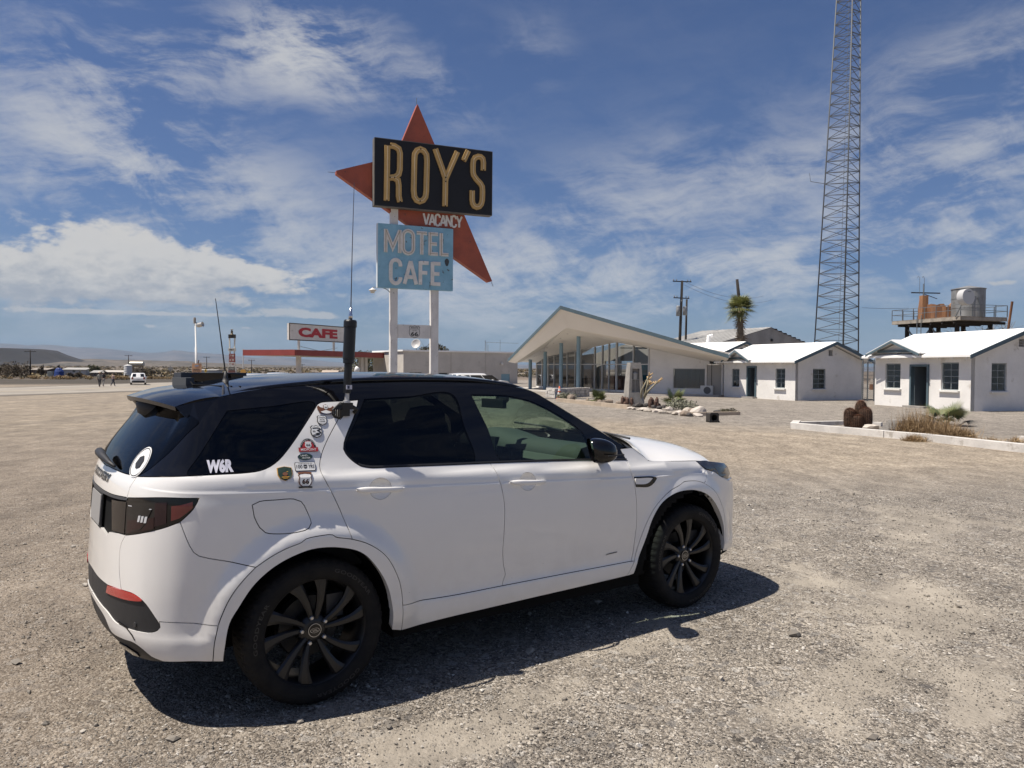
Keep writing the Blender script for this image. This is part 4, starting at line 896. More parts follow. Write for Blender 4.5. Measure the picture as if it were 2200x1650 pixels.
# ------------------------------------------------------------------ plants, rocks and edging
def leaf_cloud(mb, lumps, n, size, seed, flat=.0, up_bias=.3):
    rg = np.random.default_rng(seed); lumps = np.array(lumps, float)      # (x,y,z,rx,ry,rz)
    wv = lumps[:, 3]*lumps[:, 4]*lumps[:, 5]; pick = rg.choice(len(lumps), n, p=wv/wv.sum())
    d = rg.normal(0, 1, (n, 3)); d /= np.linalg.norm(d, axis=1)[:, None]; d *= (rg.random(n)**.33)[:, None]
    c = lumps[pick, :3]+d*lumps[pick, 3:]
    a = rg.normal(0, 1, (n, 3)); a /= np.linalg.norm(a, axis=1)[:, None]
    b = np.cross(a, rg.normal(0, 1, (n, 3))); b /= np.linalg.norm(b, axis=1)[:, None]
    s = size*rg.uniform(.55, 1.4, n)[:, None]
    v = np.stack([c-a*s, c+b*s*.42, c+a*s, c-b*s*.42], 1).reshape(-1, 3); k = len(mb.v)
    mb.v += [tuple(p_) for p_ in v.tolist()]; mb.f += [(k+4*i, k+4*i+1, k+4*i+2, k+4*i+3) for i in range(n)]
def bush(name, label, cat, base, w_, h, mat_, n, size, seed, group=None, twig=None):
    base = Vector(base); root = thing(name, label, cat, base, group); rg = random.Random(seed); mb = MB()
    L_ = [(base.x+rg.uniform(-.5, .5)*w_*.7, base.y+rg.uniform(-.4, .4)*w_*.6, base.z+h*rg.uniform(.25, .62), w_*rg.uniform(.18, .34), w_*rg.uniform(.18, .3), h*rg.uniform(.22, .4)) for _ in range(9)]
    leaf_cloud(mb, L_, n, size, seed); mb.build('foliage', mat_, root)
    tb = MB()
    for i in range(9):
        a = rg.uniform(0, 6.28); r_ = rg.uniform(.15, .4)*w_
        tb.tube([base, base+Vector((math.cos(a)*r_*.4, math.sin(a)*r_*.4, h*.4)), base+Vector((math.cos(a)*r_, math.sin(a)*r_, h*rg.uniform(.6, .95)))], [.02*max(.6, h), .014*max(.6, h), .005], 5)
    tb.build('stem', twig or DRYW, root); return root
def tree(name, label, base, h, crown, mat_, n, size, seed, group=None, bare=False, trunk=.18):
    base = Vector(base); root = thing(name, label, 'tree', base, group); rg = random.Random(seed); tb = MB()
    top = base+up*h*.45
    tb.tube([base-up*.1, base+Vector((.06, 0, h*.22)), top], [trunk*1.25, trunk, trunk*.7], 9)
    for i in range(22 if bare else 11):
        a = rg.uniform(0, 6.28); el_ = rg.uniform(.35, 1.2); ln = h*rg.uniform(.35, .62); s0 = base+up*h*rg.uniform(.25, .45); d1 = Vector((math.cos(a)*math.cos(el_), math.sin(a)*math.cos(el_), math.sin(el_)))
        p1 = s0+d1*ln*.5; p2 = p1+(d1+Vector((rg.uniform(-.5, .5), rg.uniform(-.5, .5), rg.uniform(-.1, .5)))).normalized()*ln*.5
        tb.tube([s0, p1, p2], [trunk*.4, trunk*.22, trunk*.07], 5)
        for _ in range(7 if bare else 3):
            q = p1+(p2-p1)*rg.random(); e_ = q+Vector((rg.uniform(-1, 1), rg.uniform(-1, 1), rg.uniform(-.2, .9))).normalized()*ln*rg.uniform(.15, .4); tb.tube([q, e_], [trunk*.09, trunk*.03], 4)
    tb.build('trunk', DRYW, root)
    if n:
        mb = MB(); leaf_cloud(mb, [(base.x+c[0], base.y+c[1], base.z+c[2], *c[3:]) for c in crown], n, size, seed); mb.build('crown', mat_, root)
    return root
GRN = M('leaf_green', (.070, .085, .034), .75, var=.45, vscale=2.5, col2=(.13, .13, .06))
GRN2 = M('leaf_palm', (.075, .105, .035), .6, var=.35, vscale=3, col2=(.15, .16, .06))
OLIVE = M('leaf_olive', (.125, .115, .07), .85, var=.4, vscale=1.5, col2=(.075, .065, .04))
GREYG = M('leaf_grey', (.27, .27, .20), .85, var=.3, vscale=4)
STRAW = M('straw', (.36, .255, .14), .9, var=.35, vscale=6, col2=(.22, .145, .075))
STRAW2 = M('straw_pale', (.42, .32, .17), .9, var=.3, vscale=1.5, col2=(.27, .19, .10))
DEAD = M('dead_frond', (.27, .205, .135), .9, var=.35, vscale=5)
def frond(base, az_, el0, ln, fan, m, parent, stalk_r=.014, nb=22, droop=.5, name='frond', ms=None):
    d = Vector((math.cos(az_)*math.cos(el0), math.sin(az_)*math.cos(el0), math.sin(el0))); side = Vector((-math.sin(az_), math.cos(az_), 0)); nrm = side.cross(d).normalized()
    c = Vector(base)+d*ln; mb = MB(); mb.tube([base, Vector(base)+d*ln*.55, c], [stalk_r, stalk_r*.7, stalk_r*.5], 4)
    for i in range(nb):
        a = R(-115+230*i/(nb-1)); q = (d*math.cos(a)+side*math.sin(a)).normalized(); L_ = fan*(.72+.28*math.cos(a*.8))*rnd.uniform(.9, 1.08)
        w_ = fan*.062; s2 = q.cross(nrm).normalized()*w_; mid = c+q*L_*.55+nrm*.04*fan; tip = c+q*L_-up*droop*fan*.25+nrm*0
        mb.add([c-s2*.25, c+s2*.25, mid+s2*.6, mid-s2*.6, tip], [(0, 1, 2, 3), (3, 2, 4)])
    return mb.build(name, m, parent)
def fan_palm(label, base, n, ln, fan, seed, els=(.25, 1.35), dead=4):
    root = thing('fan_palm', label, 'palm', base); r0 = random.Random(seed)
    for i in range(n): frond(Vector(base)+up*.06, i*2.399+r0.uniform(-.3, .3), r0.uniform(*els), ln*r0.uniform(.7, 1.1), fan*r0.uniform(.8, 1.1), GRN2, root)
    for i in range(dead): frond(Vector(base)+up*.05, r0.uniform(0, 6.28), r0.uniform(-.05, .2), ln*.6, fan*.75, DEAD, root, droop=.9)
    MB().lathe([(.09, -.05), (.08, .12), (.03, .2), (0, .2)], base, n=8).build('trunk', DEAD, root)
    return root
def rock(base, s, m, label, seed, group=None, flat=.7, name='rock'):
    rg = np.random.default_rng(seed); bm = bmesh.new(); bmesh.ops.create_icosphere(bm, subdivisions=2, radius=1)
    for _ in range(7):
        n_ = Vector(rg.normal(0, 1, 3)).normalized(); k = rg.uniform(.55, .85)
        for v in bm.verts:
            d = v.co.dot(n_)
            if d > k: v.co -= n_*(d-k)
    for v in bm.verts: v.co *= 1+rg.normal(0, .025)
    rz = rg.uniform(0, 6.28); c, sn = math.cos(rz), math.sin(rz); sx_, sy_, sz_ = s*rg.uniform(.9, 1.3), s*rg.uniform(.7, 1), s*flat*rg.uniform(.85, 1.1)
    me = bpy.data.meshes.new(name)
    for v in bm.verts: x, y, z = v.co.x*sx_, v.co.y*sy_, v.co.z*sz_; v.co = (x*c-y*sn, x*sn+y*c, z+sz_*.55)
    bm.to_mesh(me); bm.free(); me.materials.append(m); o = bpy.data.objects.new(name, me); COL.objects.link(o); o.location = base; tag(o, label, 'rock', group); return o
RW = M('rock_white', (.56, .50, .44), .9, var=.25, vscale=3, bump=.5, bscale=12); RB = M('rock_brown', (.27, .215, .17), .9, var=.35, vscale=4, bump=.5, bscale=12)
RD = M('rock_dark', (.07, .063, .06), .9, var=.3, vscale=5, bump=.5, bscale=14); RP = M('rock_pale', (.44, .39, .33), .9, var=.25, vscale=4, bump=.5, bscale=14)
EDGE = M('edging_pale', (.47, .385, .295), .9, var=.25, vscale=1.5, bump=.4, bscale=12); EDGEW = M('edging_white', (.63, .60, .56), .9, var=.2, vscale=1.6, bump=.5, bscale=10, spots=(.40, .37, .33), dscale=3, thr=(.56, .66))
def kerb_run(pts, wd_, h, m, root, name='edging_piece', piece=2.4):
    for a, b in zip(pts[:-1], pts[1:]):
        a, b = Vector(a), Vector(b); L = (b-a).length; n = max(1, round(L/piece)); d = (b-a)/L
        for i in range(n):
            p0 = a+d*(L*i/n+.008); p1 = a+d*(L*(i+1)/n-.008); MB().beam(p0+up*(h/2-.03), p1+up*(h/2-.03+rnd.uniform(-.008, .008)), wd_, h+.06).build(name, m, root)
# planter in front of the office
k0 = gpt(1199, 862.5); k1 = gpt(1352, 879); k2 = gpt(1440, 889)
pe = thing('planter_edging', 'long pale stone edging of the cactus bed before the office', 'edging', k1)
kerb_run([k0, k1], .2, .17, EDGE, pe)
for i in range(13):
    t = i/12; p_ = k1+(k2+Vector((.55, -1.6, 0))-k1)*t+Vector((rnd.uniform(-.1, .1), rnd.uniform(-.12, .12), 0)); rock(p_, rnd.uniform(.17, .27), RP if i % 3 else RW, 'flat pale stone edging the cactus bed', 40+i, 'flat stones along the bed edge', .34)
e0 = gpt(1485, 893.5); e1 = gpt(1588, 891.5); se = thing('timber_edging', 'short pale edging bar beside the black pipe box', 'edging', e0); kerb_run([e0, e1], .16, .13, EDGE, se)
for i, (px_, py_, s, m, l) in enumerate([
    (1502, 891, .42, RW, 'largest white boulder, right end of the rock pile by the bed'), (1438, 882, .28, RW, 'white rock under the grey bush at the bed end'), (1476, 886, .30, RP, 'long pale rock in the middle of the rock pile'),
    (1492, 881, .30, RP, 'pale brown boulder behind the largest white boulder'), (1474, 894, .33, RB, 'flat brown slab lowest in the rock pile'), (1487, 889, .30, RB, 'brown tilted slab left of the largest white boulder'),
    (1510, 881, .2, RD, 'black rock behind the largest white boulder'), (1540, 889.5, .22, RD, 'black rock right of the largest white boulder'), (1483, 895, .22, RD, 'dark rock at the foot of the flat brown slab'), (1449, 892, .2, RP, 'small pale rock left of the rock pile'), (1462, 889, .22, RP, 'pale wedge shaped rock at the left of the rock pile')]): rock(gpt(px_, py_), s*.72, m, l, 70+i, 'rocks piled at the end of the bed')
for i, (px_, py_) in enumerate([(1362, 874), (1372, 875), (1383, 874.5), (1390, 873), (1404, 877), (1416, 878.5), (1425, 876), (1255, 864), (1262, 862.5), (1326, 869.5), (1335, 868), (1310, 866), (1287, 868), (1298, 867)]):
    rock(gpt(px_, py_), rnd.uniform(.1, .2), RD if i < 7 else RB, 'small dark stone lying in the cactus bed', 90+i, 'small stones in the bed')
rock(gpt(1227, 862), .3, RB, 'rounded brown stone beside the pale grey bush near the cone', 120, None, .8)
# concrete pillar with a niche
mb_ = gpt(1361, 871.5); mon = thing('stone_pillar', 'tapering concrete pillar with a lantern niche in the cactus bed', 'pillar', mb_)
def pillar():
    z = [0, .62, 1.72, 2.0]; w_ = [.80, .71, .56, .50]; rz = .18; A = Vector((math.cos(rz), math.sin(rz), 0)); B = Vector((-math.sin(rz), math.cos(rz), 0))
    C = lambda i, sx_, sy_: mb_+A*w_[i]/2*sx_+B*w_[i]/2*sy_+up*z[i]
    mb = MB()
    for i in (0, 2):
        for (a, b) in (((-1, -1), (1, -1)), ((1, -1), (1, 1)), ((1, 1), (-1, 1)), ((-1, 1), (-1, -1))): mb.quad(C(i, *a), C(i, *b), C(i+1, *b), C(i+1, *a))
    for (a, b) in (((1, -1), (1, 1)), ((1, 1), (-1, 1)), ((-1, 1), (-1, -1))): mb.quad(C(1, *a), C(1, *b), C(2, *b), C(2, *a))
    F = lambda i, s, k=0: mb_+A*w_[i]/2*s-B*w_[i]/2*(1-k)+up*z[i]
    for s0, s1 in ((-1, -.62), (.62, 1)): mb.quad(F(1, s0), F(1, s1), F(2, s1), F(2, s0))
    for s in (-.62, .62): mb.quad(F(1, s), F(1, s, .6), F(2, s, .6), F(2, s))
    mb.quad(F(1, -.62, .6), F(1, .62, .6), F(2, .62, .6), F(2, -.62, .6)); mb.quad(F(1, -.62), F(1, .62), F(1, .62, .6), F(1, -.62, .6)); mb.quad(F(2, -.62), F(2, .62), F(2, .62, .6), F(2, -.62, .6))
    mb.quad(C(3, -1, -1), C(3, 1, -1), C(3, 1, 1), C(3, -1, 1)); mb.build('pillar_body', GREYC, mon)
    g = MB(); o = mb_-B*.2
    g.beam(o+up*.64-A*.19, o+up*.64+A*.19, .03); g.beam(o+up*1.22-A*.19, o+up*1.22+A*.19, .02); g.beam(o+up*.64, o+up*1.22, .02); g.lathe([(.14, 1.45), (.15, 1.5), (.02, 1.62), (0, 1.62)], o+B*.1, n=10); g.lathe([(.13, 1.22), (.13, 1.45)], o+B*.1, n=10); g.build('lantern', M('lantern_grey', (.42, .41, .38), .5), mon)
pillar()
# thick stemmed succulent in front of the pillar
sb = gpt(1375, 872); su = thing('candelabra_plant', 'pale thick stemmed plant with forked tips before the pillar', 'plant', sb)
SUC = M('succulent', (.30, .265, .18), .8, var=.25, vscale=6); SUT = M('succulent_tip', (.45, .31, .16), .8)
r0 = random.Random(4)
for i in range(11):
    a = r0.uniform(0, 6.28); ln = r0.uniform(.9, 1.5); e_ = .85 if i < 7 else 1.2; sgn = 1 if i > 2 else -1
    d = Vector((math.cos(a)*.42+.1, math.sin(a)*.3, 1)).normalized(); p1 = sb+d*ln*.55; p2 = p1+(d+Vector((.35*(1 if i % 3 else -.6), 0, -.05))).normalized()*ln*.5
    t_ = MB().tube([sb, p1, p2], [.05, .042, .032], 7).build('stem', SUC, su, True)
    for k in range(3):
        q = p2+Vector((r0.uniform(-.16, .22), r0.uniform(-.12, .12), r0.uniform(.1, .2))); MB().tube([p2, q], [.03, .024], 6).build('tip', SUT, t_, True)
fan_palm('spiky yucca like palm on dead leaves, nearest the planter wall', gpt(1285, 865), 20, .34, .42, 3, (.1, 1.3), 16)
fan_palm('small green fan palm beside the grey bush, middle of the bed', gpt(1448, 872), 12, .48, .48, 5, (.2, 1.3), 4)
bush('grey_bush', 'pale grey green bush between the traffic cone and the brown stone', 'bush', gpt(1217, 861), 1.1, .5, GREYG, 900, .05, 11)
bush('grey_bush', 'grey green bush behind the rock pile', 'bush', gpt(1466, 881), 1.25, .55, GREYG, 1100, .05, 12)
bush('small_bush', 'low olive tuft beside the short edging bar', 'bush', gpt(1565, 889), .7, .22, OLIVE, 400, .04, 13)
for i, (px_, py_) in enumerate([(1346, 872), (1409, 876)]):
    b0 = gpt(px_, py_); ro = thing('cactus_clump', ['dark red cactus clump at the left foot of the pillar', 'dark red cactus clump right of the pillar on the stones'][i], 'cactus', b0); cm_ = M('cactus_red', (.13, .075, .055), .85, var=.4, vscale=8)
    for k in range(9):
        c = b0+Vector((rnd.uniform(-.3, .3), rnd.uniform(-.2, .2), 0)); h = rnd.uniform(.18, .5); MB().lathe([(.05, 0), (.085, h*.4), (.075, h*.8), (.02, h), (0, h)], c, n=8).build('stem', cm_, ro)
# black pipe box
bb = gpt(1530.5, 907); bx = thing('pipe_box', 'black open ended pipe box lying on the gravel', 'box', bb)
ax_ = (Vector((.985, .17, 0)), Vector((-.17, .985, 0)), up); hs = .155
mb = MB(); n = 20
for k in range(n):
    a0, a1 = 2*math.pi*k/n, 2*math.pi*(k+1)/n
    def sq(a): m_ = max(abs(math.cos(a)), abs(math.sin(a))); return math.cos(a)/m_*hs, math.sin(a)/m_*hs
    P = lambda u_, v_, w_: bb+ax_[0]*u_+ax_[2]*(v_+hs)+ax_[1]*w_
    (s0, t0), (s1, t1) = sq(a0), sq(a1); c0_, c1_ = (.105*math.cos(a0), .105*math.sin(a0)), (.105*math.cos(a1), .105*math.sin(a1))
    mb.quad(P(s0, t0, -.15), P(s1, t1, -.15), P(c1_[0], c1_[1], -.15), P(c0_[0], c0_[1], -.15)); mb.quad(P(c0_[0], c0_[1], -.15), P(c1_[0], c1_[1], -.15), P(c1_[0], c1_[1], .15), P(c0_[0], c0_[1], .15)); mb.quad(P(s0, t0, -.15), P(s0, t0, .15), P(s1, t1, .15), P(s1, t1, -.15))
mb.quad(P(-hs, -hs, .15), P(hs, -hs, .15), P(hs, hs, .15), P(-hs, hs, .15)); mb.build('box_body', M('box_black', (.045, .038, .034), .8, var=.4, vscale=9, bump=.3), bx)
for sx_ in (-1, 1): MB().box(bb+ax_[0]*sx_*(hs-.02)-ax_[1]*.16+up*.03, (.07, .03, .06), ax=ax_).build('lug', BLACK, bx)

# right hand bed: white edging, cactus, concrete marker, dry bush, palm
q = [gpt(1705.7, 921), gpt(1905, 940), gpt(2000, 948.5), gpt(2290, 982)]; q2 = [gpt(1712, 914.5), gpt(1820, 912), gpt(1895, 916), gpt(2190, 945), gpt(2290, 955)]
we = thing('white_edging', 'white painted edging of the cactus bed on the right', 'edging', q[1])
kerb_run(q, .24, .17, EDGEW, we); kerb_run(q2[:3], .2, .12, EDGEW, we); kerb_run(q2[3:], .2, .10, EDGEW, we); kerb_run([q[0], q2[0]], .22, .16, EDGEW, we)
cb = gpt(1845, 921); ct = thing('barrel_cactus', 'clump of four reddish barrel cacti in the right hand bed', 'cactus', cb)
CAC = M('barrel', (.125, .075, .05), .9, var=.35, vscale=14, col2=(.06, .042, .03)); SPN = M('cactus_spine', (.34, .20, .135), .7, var=.5, vscale=6)
for (dx, dy, r_, h, zb) in ((-.23, .08, .155, .58, .0), (.10, .10, .155, .80, .0), (.15, -.08, .175, .62, 0), (-.09, -.11, .16, .40, 0)):
    c = cb+Vector((dx, dy, 0)); n = 44; prof = [(.68, 0), (.9, .14), (1, .34), (1, .62), (.93, .82), (.72, .94), (.38, .995), (.0, 1)]; vs = []; sp = MB()
    for j, (pr, ph) in enumerate(prof):
        for k in range(n):
            rr_ = r_*pr*(1+(.11 if k % 2 else -.05)*min(1, pr*1.4)); a = 2*math.pi*k/n; vs.append(c+Vector((rr_*math.cos(a), rr_*math.sin(a), h*ph)))
            if k % 2 and pr > .2:
                for u_ in range(22):
                    t = rnd.random(); i2 = min(j+1, len(prof)-1); pr2 = pr+(prof[i2][0]-pr)*t; hh = h*(ph+(prof[i2][1]-ph)*t); p0 = c+Vector((r_*pr2*1.08*math.cos(a), r_*pr2*1.08*math.sin(a), hh)); d = Vector((math.cos(a)+rnd.uniform(-.7, .7), math.sin(a)+rnd.uniform(-.7, .7), rnd.uniform(-.3, .8))).normalized()*rnd.uniform(.04, .095); s2 = Vector((-math.sin(a), math.cos(a), 0))*.004; sp.add([p0-s2, p0+s2, p0+d], [(0, 1, 2)])
    mb = MB(); mb.v = [tuple(x) for x in vs]; mb.f = [(j*n+k, j*n+(k+1) % n, (j+1)*n+(k+1) % n, (j+1)*n+k) for j in range(len(prof)-1) for k in range(n)]
    bo = mb.build('barrel', CAC, ct, True); sp.build('spines', SPN, bo)
mk_ = gpt(1888, 928.5); mr = gpt(1936, 932.5); cmk = thing('concrete_marker', 'wedge shaped concrete marker with cast number in the right hand bed', 'marker', mk_)
d = (mr-mk_).normalized(); nn = Vector((-d.y, d.x, 0)); Lm = (mr-mk_).length
MB().prism([mk_-up*.1, mr-up*.1, mr+up*.36, mk_+d*Lm*.42+up*.36, mk_+up*.05], nn*.55).build('block', GREYC, cmk)
MB().prism([mr+nn*.02-up*.1, mr+nn*.02+d*.5+nn*.28-up*.1, mr+nn*.02+d*.5+nn*.28+up*.37, mr+nn*.02+up*.37], nn*.4).build('block', M('concrete_dark', (.21, .20, .185), .9, var=.2, vscale=3), cmk)
text_on('1S17', .30, .13, lambda x, y, h: mk_+d*(Lm*.68+x)+up*(.215+y)-nn*h, M('cast_shadow_grey', (.20, .185, .165), .9), cmk, bold=.0, lift=.008); MB().box(mk_+d*Lm*.68+up*.12-nn*.006, (.32, .012, .012), ax=(d, nn, up)).build('cast_line', M('cast_shadow_grey', (.2, .185, .165), .9), cmk)
rock(gpt(1871, 925), .23, RW, 'white broken rock between the barrel cactus and the concrete marker', 140, None, .7)
def dry_bush(label, spots, n, seed):
    rg = np.random.default_rng(seed); base = Vector(spots[0][:3]); root = thing('dry_bush', label, 'bush', base); mb = MB()
    for (x, y, z, r_, h) in spots:
        for _ in range(n):
            a = rg.uniform(0, 6.28); e_ = rg.uniform(.0, 1.45); d = Vector((math.cos(a)*math.cos(e_), math.sin(a)*math.cos(e_), math.sin(e_)*h/r_)); s = Vector((x+rg.normal(0, r_*.3), y+rg.normal(0, r_*.3), z)); L_ = r_*rg.uniform(.35, 1.0)
            p1 = s+d*L_*.5+Vector(rg.normal(0, .05*r_, 3)); p2 = s+d*L_+Vector(rg.normal(0, .13*r_, 3)); p1.z = max(p1.z, z+.01); p2.z = max(p2.z, z+.01); w_ = Vector((-math.sin(a), math.cos(a), .3))*.0048
            mb.add([s-w_, s+w_, p1+w_, p1-w_, p2], [(0, 1, 2, 3), (3, 2, 4)])
            p3 = p1+Vector(rg.normal(0, .16*r_, 3)); p3.z = max(p3.z, z+.01); mb.add([p1-w_*.7, p1+w_*.7, p3], [(0, 1, 2)])
    mb.build('twigs', STRAW, root); return root
sp_ = []
for px_, py_, r_, h in ((1955, 938, .50, .85), (1990, 941, .55, .88), (2030, 943, .5, .62), (2065, 943, .42, .42), (1965, 948, .3, .2), (2005, 948, .3, .25)): g_ = gpt(px_, py_); sp_.append((g_.x, g_.y, 0, r_, h))
dry_bush('tangled straw coloured dry bush beside the concrete marker', sp_, 900, 21)
fan_palm('young fan palm with one tall frond, behind the straw coloured bush', gpt(2034, 914.5), 11, .50, .52, 9, (.3, 1.25), 2)
frond(gpt(2062, 916)+up*.05, .2, .35, .25, .35, M('dark_leaf', (.03, .03, .028), .8), [o for o in scn.objects if o.name.startswith('fan_palm')][-1], droop=.9)
dry_bush('low dry weeds at the far right of the bed', [(*gpt(2185, 950).xy, 0, .3, .2), (*gpt(2130, 948).xy, 0, .3, .15)], 120, 22)

# chain link gate between the cabins
def gate():
    a = gpt(1852, 862); b = gpt(1877, 862); a.z = b.z = 0; root = thing('wire_gate', 'chain link gate between the two near cabins', 'gate', a); d = (b-a).normalized(); L = (b-a).length
    for t in (0, .45, 1): MB().tube([a+d*L*t, a+d*L*t+up*2.35], .035, 7).build('post', STEEL, root)
    for z in (.1, 2.2): MB().tube([a+up*z, b+up*z], .022, 6).build('rail', STEEL, root)
    mb = MB(); s = .11
    for i in range(-22, int(L/s)+1):
        for sg in (1, -1):
            x0 = i*s if sg > 0 else i*s+2.1; pts = []
            t0 = max(0, -x0 if sg > 0 else x0-L); t1 = min(2.1, L-x0 if sg > 0 else x0)
            if t1 > t0: mb.beam(a+d*(x0+sg*t0)+up*(.1+t0), a+d*(x0+sg*t1)+up*(.1+t1), .006)
    mb.build('wire_mesh', STEEL, root, kind='stuff')
gate()
rs = thing('scrap_heap', 'rusty scrap seen through the chain link gate', 'scrap', gpt(1862, 856)); b0 = gpt(1864, 855)
for k in range(8): MB().box(b0+Vector((rnd.uniform(-.7, .9), rnd.uniform(0, 2), rnd.uniform(.2, 1.6))), (rnd.uniform(.2, .6), .1, rnd.uniform(.2, .5)), rz=rnd.uniform(0, 3)).build('scrap_piece', [RUST, DEAD, RW, STEEL][k % 4], rs)

# ------------------------------------------------------------------ lattice tower
TOWERM = M('tower_steel', (.085, .092, .10), .6)
def lattice_tower():
    D = 76.0; c = at(1806, 760, D); cx_, cy_ = c.x+.15, D; g = gnd(cx_, cy_)
    root = thing('lattice_tower', 'tall three legged steel lattice radio tower', 'tower', Vector((cx_, cy_, g)))
    zA, zB = at(1806, 755, D).z, at(1806, 0, D).z; H = zB+4
    wA = (1851-1763)/FPX*D/.974; wB = (1852.5-1805)/FPX*D/.974
    xA = at(1763, 755, D).x+wA*.422*0; 
    ang = [R(17), R(137), R(257)]
    def leg(i, z):
        f = (z-zA)/(zB-zA); s = wA+(wB-wA)*f; left = at(1763, 755, D).x+(at(1805, 0, D).x-at(1763, 755, D).x)*f
        ctr = left+.422*s; return Vector((ctr+.577*s*math.cos(ang[i]), cy_+.577*s*math.sin(ang[i]), z))
    for i in range(3): MB().tube([leg(i, g-.3), leg(i, H)], .065, 8).build('leg', TOWERM, root, True)
    st = 24.2/FPX*D; z = g+.3; k = 0
    def br(a, b, w_=.045): MB().beam(a, b, w_).build('brace', TOWERM, root)
    while z+st < H:
        zm = z+st/2
        br(leg(1, z), leg(0, z)); br(leg(1, z), leg(2, zm)); br(leg(2, zm), leg(1, z+st)); br(leg(0, z), leg(2, zm)); br(leg(2, zm), leg(0, z+st)); br(leg(0, z), leg(1, z+st)); br(leg(1, z), leg(0, z+st))
        z += st
    mb = MB(); l0 = (leg(0, g)+leg(1, g)+leg(2, g))/3; l1 = (leg(0, H)+leg(1, H)+leg(2, H))/3
    for s in (-.18, .18): mb.tube([l0+Vector((s+.2, 0, 0)), l1+Vector((s+.1, 0, 0))], .02, 5)
    mb.build('ladder', STEEL, root); za = at(1790, 388, D).z
    q = leg(1, za); MB().tube([q, q+Vector((-.9, -.1, .1)), q+Vector((-1.5, -.2, .15))], .03, 5).build('side_antenna', STEEL, root); MB().tube([q+Vector((-1.5, -.2, .15)), q+Vector((-1.65, -.2, 1.0))], .02, 5).build('side_antenna', STEEL, root)
lattice_tower()

